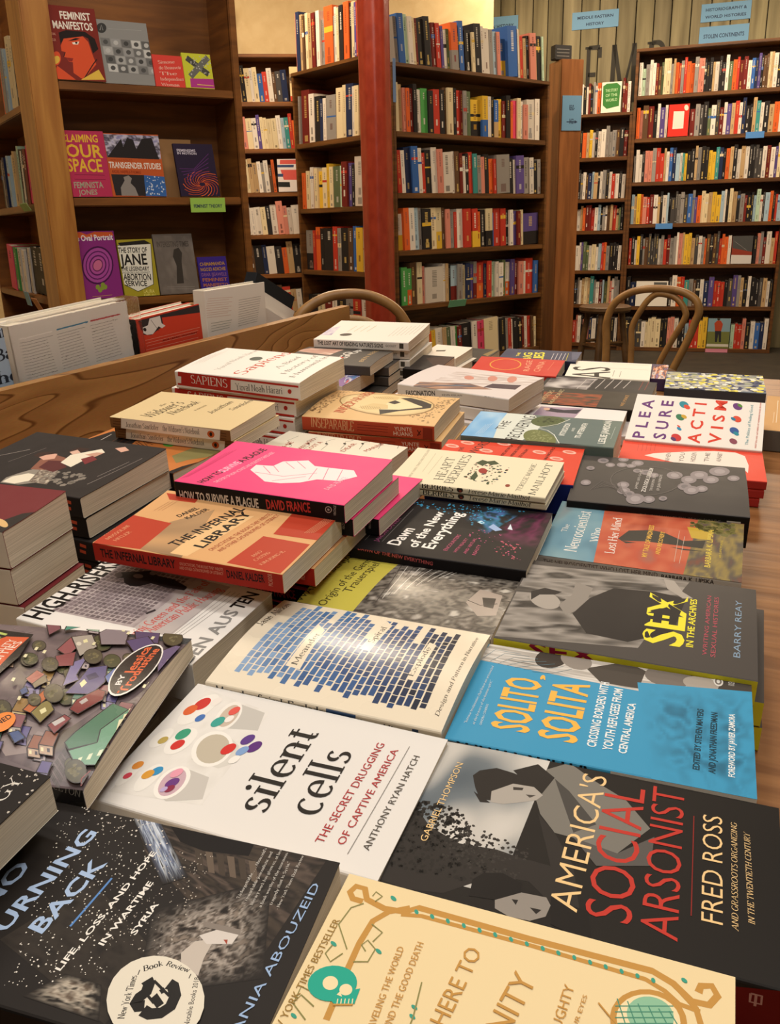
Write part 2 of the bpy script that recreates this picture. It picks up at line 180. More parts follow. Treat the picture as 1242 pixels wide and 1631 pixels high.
# ------------------------------------------------------------------ lettering
ARTDATA = r'''
@silent e4e0dc e4e0dc e9dfcf
#t
N|d8d4ce e6e2dd cdc8c1|98,2060 1331,2051 1237,1415 204,1369|14,14|3,3|3|1
P|c4c0ba|1251,1691 1217,1447 1014,1395 956,1653
E|ece8e2|1094,1702 168,-5 40,95
E|c9b8a8|1096,1698 131,-3 27,70
P|d5d1ca|910,1610 818,1443 656,1365 556,1461 573,1704
E|efebe5|726,1617 184,-6 45,161
E|c0b6a4|728,1612 150,-2 36,130
P|c6c1bb|482,1691 455,1472 253,1396 152,1625 181,1693
E|efebe5|325,1692 168,0 13,113
E|c8a9b4|325,1692 137,4 12,85
E|ece8e2|1088,1970 206,-50 35,89
E|ece8e2|721,1888 158,-25 21,87
E|ece8e2|310,1882 147,-6 13,65
E|ece8e2|704,2050 117,-21 20,58
E|ece8e2|306,2045 142,-7 11,51
E|c93a35|1155,1978 75,-31 34,44
E|e9e2dc|1214,1886 52,-22 24,30
E|d9663a|1059,2027 62,-25 28,37
E|4a73b5|1000,1899 44,-19 20,26
E|3fa095|1005,1740 60,-27 27,35
E|dd5a50|1160,1687 51,-22 23,29
E|efe6e0|1062,1674 41,-18 19,23
E|3f9a7a|794,1917 63,-27 28,38
E|cc3630|678,1887 56,-25 24,34
E|b9a25a|685,2022 41,-18 18,26
E|d0332e|760,1499 61,-29 27,35
E|5c3a86|898,1415 58,-28 26,32
E|5c2f7a|843,1328 62,-30 27,34
E|7fa0d0|775,1390 51,-25 22,28
E|efeae4|674,1398 45,-22 19,25
E|dd9040|391,2033 43,-19 18,28
E|d04a5a|274,2035 33,-15 14,21
E|3a8fc0|384,1865 48,-22 20,30
E|d79a3c|334,1904 47,-21 20,30
E|6a3a80|319,1688 51,-25 21,31
E|e39aae|415,1716 48,-22 20,29
E|8a2f4a|263,1671 37,-18 15,23
E|b9a8d0|244,1706 27,-13 11,17
T|silent|272,927|862|260|0.8|26221f|s
T|cells|367,582|650|260|2.2|26221f|s
T|THE SECRET DRUGGING|167,443|1011|58|-1.3|b0393c|b
T|OF CAPTIVE AMERICA|201,309|949|54|-0.4|b0393c|b
L|8a8580|5|142,258 1213,241
T|ANTHONY RYAN HATCH|212,142|923|47|-0.6|57524d|b
@meander eaddc6 eaddc6 e9dfcf
#t
K|168,1867 1357,1851 1303,233 127,183
P|eaddc6|366,1476 1040,1484 960,1387 351,1335
P|eaddc6|768,975 1340,948 1258,863 759,878
P|eaddc6|485,451 1071,448 1045,377 484,369
T|Meander|392,1384|500|58|1.2|3b352d|s
T|Spiral|895,901|314|56|-1.9|3b352d|s
T|Explode|528,410|455|48|-1.0|3b352d|s
T|Jane Alison|843,1955|496|73|-4.8|3b352d|s
T|Design and Pattern in Narrative|146,68|1165|35|0.4|5a5146|i
#s
T|Meander, Spiral, Explode|95,177|976|70|-0.0|2b2723|S
P|33507a|1091,249 1340,246 1336,164 1085,166
T|Jane Alison|1363,147|408|68|1.0|2b2723|S
P|28405f|1799,232 1849,232 1848,150 1797,149
@solito 3f96c0 3f96c0 e9dfcf
#t
N|c9c4be a59e97 ddd8d2 7d766f|1085,2175 1406,2127 1467,-12 968,-6|30,8|9,3|4|1
P|4a443f|1216,1286 1403,981 1314,813 1047,848 1046,1149
E|39322e|1288,1581 67,-134 148,25
E|8d857e|1311,1381 3,-130 136,32
E|3a342f|1403,515 20,-210 125,16
E|746c66|1284,632 14,-187 146,8
E|a49b92|1256,379 1,-140 102,2
P|4a443f|1366,218 1393,-10 1023,-8 1107,281
N|3f96c0 357a9c 3f96c0 2f6c8b|-30,676 1131,866 1278,-161 -68,-115|22,22|4,4|5|-1.3
L|5d7f8d|4|1092,2152 1276,2071 1273,1847
L|5d7f8d|4|1083,2076 1238,1980 1254,1769
L|5d7f8d|4|1074,2000 1201,1891 1237,1693
L|5d7f8d|4|1066,1925 1164,1803 1219,1618
L|5d7f8d|4|1057,1851 1128,1716 1201,1543
L|5d7f8d|4|1049,1777 1092,1631 1184,1469
L|5d7f8d|4|1040,1704 1057,1547 1166,1396
T|SOLITO|235,1588|696|282|1.4|ecb650|B
T|,|944,1604|72|109|-2.7|ecb650|B
T|SOLITA|218,1232|764|281|-0.2|ecb650|B
T|CROSSING BORDERS WITH|219,1085|839|66|-0.3|e8eef0|B
T|YOUTH REFUGEES FROM|215,970|781|67|-0.3|e8eef0|B
T|CENTRAL AMERICA|211,868|624|58|-1.4|e8eef0|B
T|EDITED BY STEVEN MAYERS|185,370|726|45|-1.2|1f3d4c|B
T|AND JONATHAN FREEDMAN|177,265|719|46|-0.9|1f3d4c|B
T|FOREWORD BY JAVIER ZAMORA|178,138|734|42|-0.6|e8eef0|B
T|"Intense testimonies that leave me astounded|221,2052|807|21|-2.0|cfe2ea|i
T|at the bravery of the human spirit."|222,1990|602|21|-0.1|cfe2ea|i
T|-SANDRA CISNEROS|224,1937|275|18|1.6|cfe2ea|b
E|d8d4ce|1323,250 -1,-37 66,0
E|746c66|1323,250 0,-26 45,0
E|d8d4ce|1323,250 0,-13 25,0
T|VOICE OF WITNESS|1291,128|152|47|-0.6|d8d4ce|b
#s
P|d5d1cb|1203,281 2159,267 2173,154 1211,172
T|SOLITO, SOLITA|90,126|979|144|0.6|14212b|B
@america 23201e 23201e d8ccb8
#t
N|4b5660 6f777d c4c0ba dad5cf b3aea8|146,2277 1397,2275 1425,1508 138,1592|20,20|1.3,1.3|8|1
P|302c2a|32,2290 240,2312 571,2345 706,2303 541,2133 462,1914 485,1676 457,1459 307,1278 285,1627 176,1755 52,1900 12,2122
S|2a2725|146,2277 749,2362 764,1999 198,1606|420|26|2
S|3a3633|338,2014 672,1973 550,1478 230,1512|160|20|3
P|302c2a|870,1488 738,1355 501,1198 173,1109 179,1279 386,1547 393,1654 464,1460 458,1330
P|7a766f|999,1528 1316,1517 1435,1376 1295,1168 1183,960 964,781 686,957 733,1235 738,1355 874,1475
P|4a4744|1241,1445 1148,1329 894,1113 776,1242
P|2a2624|1236,1738 1354,1584 1249,1447 1025,1513 1106,1592
P|2a2624|1099,1995 1164,1961 1225,1855 1210,1732 1179,1608 1119,1552 1079,1703 1009,1759 899,1811 883,1887 990,1950
P|aaa39b|985,1832 1103,1708 1114,1565 1053,1491 991,1526 930,1641 888,1731 881,1815
P|3a3532|1071,1701 1084,1631 1058,1634 1042,1694
P|4a4541|1025,1604 1039,1536 1002,1571
P|2a2624|947,1948 874,1813 860,1881
P|1f1c1b|82,1744 208,1758 280,1704 312,1595 271,1466 188,1463 103,1583
P|8f8881|100,1593 203,1456 213,1310 164,1276 77,1289 20,1369 11,1488 42,1579
P|2c2826|137,1501 143,1463 103,1469
P|2c2826|112,1388 116,1320 77,1344
P|1f1c1b|224,1287 188,1064 -28,1010 35,1252
P|5a5653|733,1235 686,957 899,750 647,754 545,1066
T|AMERICA'S|159,1124|1202|162|-1.1|ecc890|t
T|SOCIAL|171,820|1144|260|1.0|bf3a30|t
T|ARSONIST|140,566|1239|203|1.1|bf3a30|t
L|8a2a26|6|344,504 1165,522
T|FRED ROSS|333,332|872|117|1.1|ecc890|t
T|AND GRASSROOTS ORGANIZING|316,251|868|35|0.6|ecc890|i
T|IN THE TWENTIETH CENTURY|392,163|730|35|1.6|ecc890|i
T|GABRIEL THOMPSON|407,2116|789|46|-1.8|e9c58c|b
#s
P|6a1513|-224,-291 2251,352 2325,-174 -275,-1195
L|b98a80|14|2109,274 2164,277 2168,215 2112,212 2109,274
L|b98a80|14|2136,275 2140,189
@eternity ecd6a8 ecd6a8 e9dfcf
#t
L|c4924a|38|1239,1950 1240,2011 1278,2044 1327,2026 1327,1972 1260,1933 1233,1819 1248,1702 1298,1641 1294,1019 1304,394 1265,290 1194,199 1200,118 1264,81 1312,109 1295,160 1253,170
L|c4924a|26|1225,1718 1251,1607 1256,1011 1245,423 1209,326 1159,255 1150,158
L|c4924a|34|1283,1685 1219,1789 1135,1850 982,1867 787,1866 528,1858
L|c4924a|30|1265,290 1162,178 1025,135
E|3f9f8a|1268,1643 1,-12 15,7
E|3f9f8a|1266,1552 1,-12 15,7
E|3f9f8a|1265,1462 1,-11 15,7
E|3f9f8a|1264,1372 1,-11 15,6
E|3f9f8a|1263,1284 1,-11 15,6
E|3f9f8a|1261,1198 1,-11 15,6
E|3f9f8a|1260,1112 1,-11 14,6
E|3f9f8a|1259,1027 1,-11 14,5
E|3f9f8a|1258,943 1,-11 14,5
E|3f9f8a|1257,861 1,-11 14,5
E|3f9f8a|1256,779 1,-10 14,4
E|3f9f8a|1254,698 1,-10 14,4
E|3f9f8a|1253,619 1,-10 14,4
E|3f9f8a|1252,540 1,-10 14,4
E|3f9f8a|1251,462 1,-10 14,3
E|3f9f8a|1250,385 1,-10 14,3
E|3f9f8a|1313,1794 0,-17 15,10
E|3f9f8a|1299,239 0,-14 13,5
E|3f9f8a|934,1995 0,-17 13,10
E|3f9f8a|967,1752 0,-16 13,10
E|3f9f8a|496,2017 1,-15 11,10
E|3f9f8a|678,1467 0,-15 11,8
E|3f9f8a|727,1473 0,-15 11,8
L|8f8a55|7|1261,1884 1306,1858 1325,1903 1292,1911
L|8f8a55|7|896,1926 829,1968 866,2013 925,1998
L|8f8a55|7|926,1915 1056,2018 1179,1996 1228,1940
L|8f8a55|7|867,1855 891,1783 974,1773 1013,1831 974,1851 946,1817
L|8f8a55|7|1114,1847 1082,1774 1012,1802
L|8f8a55|7|495,1954 555,2050 609,2030 572,1944
L|8f8a55|7|636,1951 651,2050 579,2048
L|8f8a55|7|868,1481 684,1463 635,1463
E|2aa892|718,1908 69,-102 77,69
P|2aa892|649,1912 736,1763 649,1759 613,1851
E|f0deb2|715,1918 23,-31 31,25
E|f0deb2|706,1829 19,-26 25,20
P|f0deb2|666,1862 689,1852 664,1832
L|c4924a|10|610,1858 642,1765
L|f0deb2|5|647,1847 621,1841
L|f0deb2|5|653,1830 627,1823
L|f0deb2|5|659,1812 633,1806
L|f0deb2|5|665,1794 639,1788
L|f0deb2|5|671,1777 645,1770
T|NEW YORK TIMES BESTSELLER|327,2046|755|38|-2.0|9a7a3c|b
T|TRAVELING THE WORLD|503,1618|527|35|1.4|c4924a|b
T|TO FIND THE GOOD DEATH|497,1548|590|36|-0.7|c4924a|b
T|FROM HERE TO|328,1343|815|85|-7.5|c4924a|b
T|ETERNITY|368,1086|710|116|-12.3|c4924a|b
T|CAITLIN DOUGHTY|434,813|654|49|-5.5|c4924a|b
T|SMOKE GETS IN YOUR EYES|414,764|649|21|-7.2|c4924a|b
E|c4924a|1026,390 79,-167 149,53
E|f0deb2|1026,390 65,-139 123,44
E|8fc0a0|1051,383 48,-102 91,37
L|4f8f78|6|1089,543 965,490
L|4f8f78|6|1091,494 981,444
L|4f8f78|6|1094,445 997,397
L|4f8f78|6|1097,396 1013,351
L|4f8f78|6|1099,348 1029,304
L|4f8f78|6|1102,300 1044,258
L|4f8f78|6|1045,548 1135,282
L|4f8f78|6|1014,545 1104,280
L|4f8f78|6|984,541 1073,279
L|4f8f78|6|954,537 1042,277
L|c4924a|8|1037,627 987,571 953,527
@noturn 2a2624 201d1c ddd4c4
#t
N|2a2624 4a4038 2a2624 5d5048 24201e|1057,1156 1404,1472 1395,71 554,205|40,30|9,5|11|1
N|2a2624 3a342f 262220|340,1644 819,1373 479,735 64,792|20,20|6,6|12|1
N|2a2624 6b6058 b5aaa0 3a332e 8a7d72|241,726 732,922 1096,349 505,134|36,28|11,9|13|-1.3
P|1f1c1c|1322,1153 1334,920 1310,558 1219,553 1187,842 1213,1011
P|4a4038|1184,898 1189,852 1049,764 1049,806
P|6a5c50|1185,825 1190,780 1051,694 1051,735
P|4a4038|1186,753 1191,708 1052,624 1052,665
P|6a5c50|1187,681 1192,636 1053,555 1053,595
P|4a4038|1188,609 1193,565 1055,486 1055,526
P|6a5c50|1189,539 1194,494 1056,418 1056,458
N|2a2624 e0e6ee 9aa6c0 4a5068 c8d4e4 6a6f88|899,956 1417,1523 1456,1367 987,832|14,30|2,5|7|-1.3
N|2a2624 c4b8a8 6a5c50|84,1293 256,1161 250,933 69,828|16,12|5,5|15|-1.3
P|c8bdb2|527,626 611,587 656,490 528,491 429,471 465,591
P|d8cfc8|650,582 739,464 727,371 648,384 612,518
P|8a8078|740,604 743,379 710,363 706,586
P|a34a3a|661,441 667,418 638,409
S|e9e2d8|83,1415 1395,1964 1325,1236 316,943|420|7|5
S|cfc4b8|466,1186 1155,1136 1165,753 495,676|220|6|6
S|d8cfc6|1351,1976 1407,1972 1362,1095 1093,1021|60|10|7
T|NO|473,1842|354|109|-6.0|a9c0e2|B
T|TURNING|255,1662|899|102|-6.5|a9c0e2|B
T|BACK|430,1440|536|104|-7.8|a9c0e2|B
L|5f8cc8|13|514,1314 866,1274
T|LIFE, LOSS, AND HOPE|260,1196|847|36|-5.6|f0ebe4|B
T|IN WARTIME|454,1060|448|37|-5.9|f0ebe4|B
T|SYRIA|557,927|219|36|-5.7|f0ebe4|B
T|'Unforgettable. . . . Abouzeid's|924,474|374|19|-1.2|d8d2ca|s
T|remarkable journalistic and|921,423|361|18|-0.3|d8d2ca|s
T|literary work has given us, at last,|904,381|414|18|-1.1|d8d2ca|s
T|a book worthy of the enormous|903,326|395|18|0.2|d8d2ca|s
T|tragedy that is Syria.'|933,273|307|18|2.8|d8d2ca|s
T|- New York Times Book Review|914,227|389|18|-0.1|d8d2ca|s
T|RANIA ABOUZEID|121,130|1014|49|-4.1|9db8de|b
#k
E|e4dccb|252,617 77,-237 218,139
T|New York Times|110,709|241|36|16.7|1d1917|S
T|Book|370,759|102|34|-53.4|1d1917|S
T|Review|434,665|141|29|-92.5|1d1917|S
L|1d1917|5|345,777 374,783
L|1d1917|5|425,509 398,507
T|Notable Books 2018|164,378|267|27|17.0|3a3430|b
L|14110f|62|331,715 314,691 270,681 235,699 200,700 186,679 201,649
L|14110f|62|175,644 167,599 188,547 231,519 289,525 336,564 341,594
P|14110f|240,640 279,624 238,560 204,581
P|14110f|296,622 317,607 300,584 280,598
L|14110f|14|338,677 281,553
L|14110f|14|257,669 225,609
@gy 272322 272322 e9dfcf
#t
T|GY|1127,115|214|89|6.8|e0dad2|s
S|c8c0b6|1075,441 1445,247 1411,11 969,-11|30|14|4
@segreg 6d6064 1c1a1b e9dfcf
#t
P|3a4247|2311,2815 2165,1990 2014,1201 1839,-1 1644,-55 1754,1067 1762,1730 1843,2470
N|6d6064 7d6e70 5f5358 756a60|334,1262 1982,2336 1716,-21 16,14|30,22|6,6|21|1
L|8f8080|110|595,919 491,706 441,513 561,401 735,313 939,270 1209,289 1458,370
L|9a8a88|130|398,811 270,658 311,542 441,513
L|8a7b7b|110|940,903 750,600 665,422
G|57504f|107,308 471,298 428,247 -27,155|8,10|0.75
P|96604c|446,137 582,150 574,44 439,24
L|2a2328|9|446,137 582,150 574,44 439,24 446,137
P|bfa48e|446,137 439,24 356,-13 363,91
L|2a2328|9|446,137 439,24 356,-13 363,91 446,137
P|e6dfb8|423,109 423,88 388,70 389,92
P|4a4450|421,61 419,39 385,22 385,43
P|6a6290|820,283 976,301 965,185 811,160
L|2a2328|9|820,283 976,301 965,185 811,160 820,283
P|8d86a8|820,283 811,160 716,118 725,232
L|2a2328|9|820,283 811,160 716,118 725,232 820,283
P|e6dfb8|793,253 793,230 753,210 755,233
P|4a4450|790,200 788,177 749,157 749,179
E|332d28|201,-32 17,-41 55,39
E|5f5a40|201,-32 15,-37 50,35
S|77704f|198,-7 235,-14 205,-57 167,-49|6|28|2
P|6a6290|382,712 492,732 485,644 377,618
L|2a2328|9|382,712 492,732 485,644 377,618 382,712
P|8d86a8|382,712 377,618 310,581 316,669
L|2a2328|9|382,712 377,618 310,581 316,669 382,712
P|e6dfb8|364,687 364,670 336,653 337,671
P|4a4450|362,647 361,630 333,612 333,630
E|332d28|469,-320 19,-44 62,38
E|565040|469,-320 16,-41 56,34
S|77704f|465,-294 507,-303 473,-347 431,-337|6|28|5
P|8a5a60|549,1006 645,1027 639,952 545,925
L|2a2328|9|549,1006 645,1027 639,952 545,925 549,1006
P|b0a6a0|549,1006 545,925 486,891 491,966
L|2a2328|9|549,1006 545,925 486,891 491,966 549,1006
P|e6dfb8|533,984 533,969 509,953 510,969
P|4a4450|532,950 531,934 506,918 506,933
P|6a6290|2033,271 2242,290 2223,159 2017,131
L|2a2328|9|2033,271 2242,290 2223,159 2017,131 2033,271
P|8d86a8|2033,271 2017,131 1890,84 1906,213
L|2a2328|9|2033,271 2017,131 1890,84 1906,213 2033,271
P|e6dfb8|1997,236 1996,210 1943,188 1946,214
P|4a4450|1991,177 1988,150 1935,128 1936,154
E|332d28|1347,153 27,-83 131,72
E|4f5038|1347,153 23,-76 119,65
S|77704f|1340,201 1427,190 1353,105 1269,117|6|28|8
P|96604c|697,-152 797,-147 791,-221 692,-232
L|2a2328|9|697,-152 797,-147 791,-221 692,-232 697,-152
P|bfa48e|697,-152 692,-232 630,-256 635,-182
L|2a2328|9|697,-152 692,-232 630,-256 635,-182 697,-152
P|e6dfb8|680,-171 680,-186 654,-197 655,-182
P|4a4450|678,-205 677,-220 651,-232 651,-217
P|8a5a60|12,562 108,578 103,498 9,475
L|2a2328|9|12,562 108,578 103,498 9,475 12,562
P|b0a6a0|12,562 9,475 -50,443 -46,523
L|2a2328|9|12,562 9,475 -50,443 -46,523 12,562
P|e6dfb8|-4,540 -4,524 -28,508 -27,525
P|4a4450|-5,503 -5,486 -30,471 -30,487
E|332d28|1498,1192 24,-50 86,64
E|565040|1498,1192 20,-46 78,57
S|77704f|1494,1224 1551,1224 1503,1161 1446,1161|6|28|11
P|7a6a72|262,503 379,521 372,427 258,402
L|2a2328|9|262,503 379,521 372,427 258,402 262,503
P|a89ca0|262,503 258,402 186,365 192,459
L|2a2328|9|262,503 258,402 186,365 192,459 262,503
P|e6dfb8|243,477 243,459 213,441 214,460
P|4a4450|241,435 240,415 211,398 211,416
P|5f7f72|1200,433 1329,449 1319,359 1192,336
L|2a2328|9|1200,433 1329,449 1319,359 1192,336 1200,433
P|9fb3a2|1200,433 1192,336 1113,301 1121,391
L|2a2328|9|1200,433 1192,336 1113,301 1121,391 1200,433
P|e6dfb8|1178,409 1177,391 1144,374 1146,393
P|4a4450|1175,368 1173,349 1140,333 1141,350
E|332d28|1200,793 24,-62 99,68
E|4f5038|1200,793 21,-57 90,61
S|77704f|1195,831 1261,827 1205,756 1141,760|6|28|14
P|96604c|1255,1398 1446,1446 1431,1307 1243,1250
L|2a2328|9|1255,1398 1446,1446 1431,1307 1243,1250 1255,1398
P|bfa48e|1255,1398 1243,1250 1127,1184 1139,1320
L|2a2328|9|1255,1398 1243,1250 1127,1184 1139,1320 1255,1398
P|e6dfb8|1222,1356 1222,1330 1173,1299 1176,1327
P|4a4450|1218,1294 1215,1266 1167,1236 1168,1262
P|9a7a4a|993,897 1136,925 1125,819 984,785
L|2a2328|9|993,897 1136,925 1125,819 984,785 993,897
P|c2ae86|993,897 984,785 897,739 906,843
L|2a2328|9|993,897 984,785 897,739 906,843 993,897
P|e6dfb8|968,867 968,847 931,825 933,847
P|4a4450|965,820 963,798 927,777 927,797
E|332d28|668,689 19,-39 60,47
E|565040|668,689 16,-36 55,42
S|77704f|665,714 705,711 672,664 632,667|6|28|17
P|8a5a60|664,110 821,124 811,6 656,-16
L|2a2328|9|664,110 821,124 811,6 656,-16 664,110
P|b0a6a0|664,110 656,-16 560,-56 569,60
L|2a2328|9|664,110 656,-16 560,-56 569,60 664,110
P|e6dfb8|637,79 637,56 597,36 599,60
P|4a4450|634,26 633,2 593,-18 593,5
P|5f7f72|180,-206 314,-201 307,-307 175,-321
L|2a2328|9|180,-206 314,-201 307,-307 175,-321 180,-206
P|9fb3a2|180,-206 175,-321 94,-354 100,-248
L|2a2328|9|180,-206 175,-321 94,-354 100,-248 180,-206
P|e6dfb8|158,-233 158,-254 124,-271 126,-249
P|4a4450|156,-282 155,-304 122,-320 121,-299
E|332d28|185,172 18,-45 61,44
E|5f5a40|185,172 15,-42 56,39
S|77704f|181,199 223,193 189,144 148,151|6|28|20
P|5f7f72|324,909 458,938 451,828 318,792
L|2a2328|9|324,909 458,938 451,828 318,792 324,909
P|9fb3a2|324,909 318,792 236,744 242,853
L|2a2328|9|324,909 318,792 236,744 242,853 324,909
P|e6dfb8|301,878 301,856 267,834 268,856
P|4a4450|299,828 298,806 264,783 264,805
P|5f7f72|7,811 85,827 81,760 4,739
L|2a2328|9|7,811 85,827 81,760 4,739 7,811
P|9fb3a2|7,811 4,739 -44,710 -41,777
L|2a2328|9|7,811 4,739 -44,710 -41,777 7,811
P|e6dfb8|-6,792 -6,779 -26,765 -26,779
P|4a4450|-7,761 -8,748 -28,734 -28,747
E|332d28|1112,685 22,-48 77,54
E|5f5a40|1112,685 18,-44 70,49
S|77704f|1107,715 1159,711 1116,655 1065,659|6|28|23
P|5f7f72|852,-162 967,-156 959,-239 846,-251
L|2a2328|9|852,-162 967,-156 959,-239 846,-251 852,-162
P|9fb3a2|852,-162 846,-251 775,-278 782,-195
L|2a2328|9|852,-162 846,-251 775,-278 782,-195 852,-162
P|e6dfb8|832,-183 832,-199 803,-212 804,-195
P|4a4450|830,-221 829,-238 799,-251 800,-234
P|96604c|286,559 406,579 400,481 281,455
L|2a2328|9|286,559 406,579 400,481 281,455 286,559
P|bfa48e|286,559 281,455 208,416 213,513
L|2a2328|9|286,559 281,455 208,416 213,513 286,559
P|e6dfb8|266,532 266,513 236,495 237,515
P|4a4450|264,488 263,468 233,450 233,469
E|332d28|69,-161 17,-42 55,38
E|565040|69,-161 14,-38 50,33
S|77704f|65,-136 102,-144 72,-186 35,-178|6|28|26
P|8a5a60|566,1117 721,1153 711,1031 558,986
L|2a2328|9|566,1117 721,1153 711,1031 558,986 566,1117
P|b0a6a0|566,1117 558,986 464,930 472,1051
L|2a2328|9|566,1117 558,986 464,930 472,1051 566,1117
P|e6dfb8|540,1081 540,1057 500,1031 502,1056
P|4a4450|537,1026 535,1001 496,975 496,999
P|9a7a4a|612,877 761,906 751,790 605,753
L|2a2328|9|612,877 761,906 751,790 605,753 612,877
P|c2ae86|612,877 605,753 514,703 522,818
L|2a2328|9|612,877 605,753 514,703 522,818 612,877
P|e6dfb8|587,844 587,821 549,798 551,821
P|4a4450|585,791 583,768 546,745 546,767
E|332d28|1614,697 29,-87 144,88
E|4f5038|1614,697 25,-80 131,79
S|77704f|1608,748 1702,742 1621,646 1529,652|6|28|29
P|6a6290|748,1326 906,1367 895,1244 739,1195
L|2a2328|9|748,1326 906,1367 895,1244 739,1195 748,1326
P|8d86a8|748,1326 739,1195 643,1137 652,1258
L|2a2328|9|748,1326 739,1195 643,1137 652,1258 748,1326
P|e6dfb8|721,1289 721,1266 681,1238 683,1263
P|4a4450|718,1234 716,1209 677,1183 677,1206
P|9a7a4a|830,-266 930,-263 923,-336 825,-344
L|2a2328|9|830,-266 930,-263 923,-336 825,-344 830,-266
P|c2ae86|830,-266 825,-344 763,-367 769,-294
L|2a2328|9|830,-266 825,-344 763,-367 769,-294 830,-266
P|e6dfb8|813,-285 813,-299 787,-310 788,-295
P|4a4450|811,-318 810,-333 784,-344 784,-329
E|332d28|876,1279 21,-46 73,60
E|5f5a40|876,1279 18,-43 66,54
S|77704f|872,1308 921,1309 880,1249 832,1249|6|28|32
P|6a6290|884,944 1059,980 1046,848 874,804
L|2a2328|9|884,944 1059,980 1046,848 874,804 884,944
P|8d86a8|884,944 874,804 767,747 778,877
L|2a2328|9|884,944 874,804 767,747 778,877 884,944
P|e6dfb8|854,907 853,881 809,854 811,881
P|4a4450|850,847 848,821 804,794 804,820
P|96604c|1036,-168 1172,-163 1162,-258 1028,-271
L|2a2328|9|1036,-168 1172,-163 1162,-258 1028,-271 1036,-168
P|bfa48e|1036,-168 1028,-271 945,-301 954,-206
L|2a2328|9|1036,-168 1028,-271 945,-301 954,-206 1036,-168
P|e6dfb8|1013,-193 1013,-211 978,-226 980,-207
P|4a4450|1010,-236 1009,-255 974,-270 974,-251
E|332d28|1250,1126 25,-62 100,73
E|565040|1250,1126 21,-57 91,66
S|77704f|1245,1164 1312,1163 1255,1088 1190,1089|6|28|35
P|6a6290|208,825 320,848 314,755 204,725
L|2a2328|9|208,825 320,848 314,755 204,725 208,825
P|8d86a8|208,825 204,725 135,685 140,778
L|2a2328|9|208,825 204,725 135,685 140,778 208,825
P|e6dfb8|189,798 190,780 161,761 162,780
P|4a4450|188,756 187,737 159,719 159,737
P|8a5a60|871,353 991,367 982,280 864,259
L|2a2328|9|871,353 991,367 982,280 864,259 871,353
P|b0a6a0|871,353 864,259 791,226 798,313
L|2a2328|9|871,353 864,259 791,226 798,313 871,353
P|e6dfb8|851,330 850,312 820,296 821,314
P|4a4450|848,290 847,272 816,256 817,273
E|332d28|811,555 23,-61 91,63
E|4f5038|811,555 19,-57 83,56
S|77704f|806,592 867,586 817,518 756,524|6|28|38
P|96604c|318,489 449,509 442,403 312,376
L|2a2328|9|318,489 449,509 442,403 312,376 318,489
P|bfa48e|318,489 312,376 233,335 239,440
L|2a2328|9|318,489 312,376 233,335 239,440 318,489
P|e6dfb8|296,460 296,440 263,420 264,441
P|4a4450|294,413 293,391 260,372 260,392
P|7a6a72|1867,954 2021,982 2008,880 1855,845
L|2a2328|9|1867,954 2021,982 2008,880 1855,845 1867,954
P|a89ca0|1867,954 1855,845 1760,800 1772,901
L|2a2328|9|1867,954 1855,845 1760,800 1772,901 1867,954
P|e6dfb8|1840,925 1839,905 1799,884 1802,905
P|4a4450|1836,879 1833,858 1794,837 1794,857
E|332d28|1326,449 25,-63 102,63
E|4f5038|1326,449 21,-58 93,57
S|77704f|1321,487 1388,480 1331,411 1265,418|6|28|41
P|6a6290|132,-170 226,-165 221,-241 128,-252
L|2a2328|9|132,-170 226,-165 221,-241 128,-252 132,-170
P|8d86a8|132,-170 128,-252 70,-276 75,-200
L|2a2328|9|132,-170 128,-252 70,-276 75,-200 132,-170
P|e6dfb8|116,-189 116,-204 92,-216 93,-201
P|4a4450|115,-224 114,-240 90,-251 90,-236
P|5f7f72|1922,998 2105,1031 2088,911 1909,870
L|2a2328|9|1922,998 2105,1031 2088,911 1909,870 1922,998
P|9fb3a2|1922,998 1909,870 1797,817 1811,935
L|2a2328|9|1922,998 1909,870 1797,817 1811,935 1922,998
P|e6dfb8|1891,963 1890,940 1843,915 1846,939
P|4a4450|1885,909 1883,885 1836,861 1837,884
E|332d28|1253,1112 24,-54 89,66
E|4f5038|1253,1112 20,-50 81,59
S|77704f|1248,1146 1308,1145 1257,1078 1199,1079|6|28|44
P|96604c|361,53 463,62 457,-19 356,-33
L|2a2328|9|361,53 463,62 457,-19 356,-33 361,53
P|bfa48e|361,53 356,-33 293,-61 298,19
L|2a2328|9|361,53 356,-33 293,-61 298,19 361,53
P|e6dfb8|343,32 343,16 317,3 318,19
P|4a4450|342,-4 341,-21 315,-34 315,-18
P|6a6290|83,374 182,387 177,306 80,286
L|2a2328|9|83,374 182,387 177,306 80,286 83,374
P|8d86a8|83,374 80,286 19,255 24,336
L|2a2328|9|83,374 80,286 19,255 24,336 83,374
P|e6dfb8|67,352 67,335 42,321 43,337
P|4a4450|66,314 65,298 40,283 40,299
E|332d28|588,-192 24,-75 105,59
E|5f5a40|588,-192 20,-69 95,53
S|77704f|582,-149 652,-163 594,-235 525,-221|6|28|47
P|5f7f72|791,498 895,513 888,435 785,415
L|2a2328|9|791,498 895,513 888,435 785,415 791,498
P|9fb3a2|791,498 785,415 721,384 727,461
L|2a2328|9|791,498 785,415 721,384 727,461 791,498
P|e6dfb8|773,477 773,461 747,447 748,463
P|4a4450|771,441 770,425 744,411 744,426
E|332d28|485,1 19,-45 63,42
E|4f5038|485,1 16,-41 58,38
S|77704f|481,28 524,20 489,-26 447,-18|6|28|50
P|7a6a72|121,130 213,139 208,63 117,49
L|2a2328|9|121,130 213,139 208,63 117,49 121,130
P|a89ca0|121,130 117,49 60,22 64,97
L|2a2328|9|121,130 117,49 60,22 64,97 121,130
P|e6dfb8|105,110 105,95 82,82 83,98
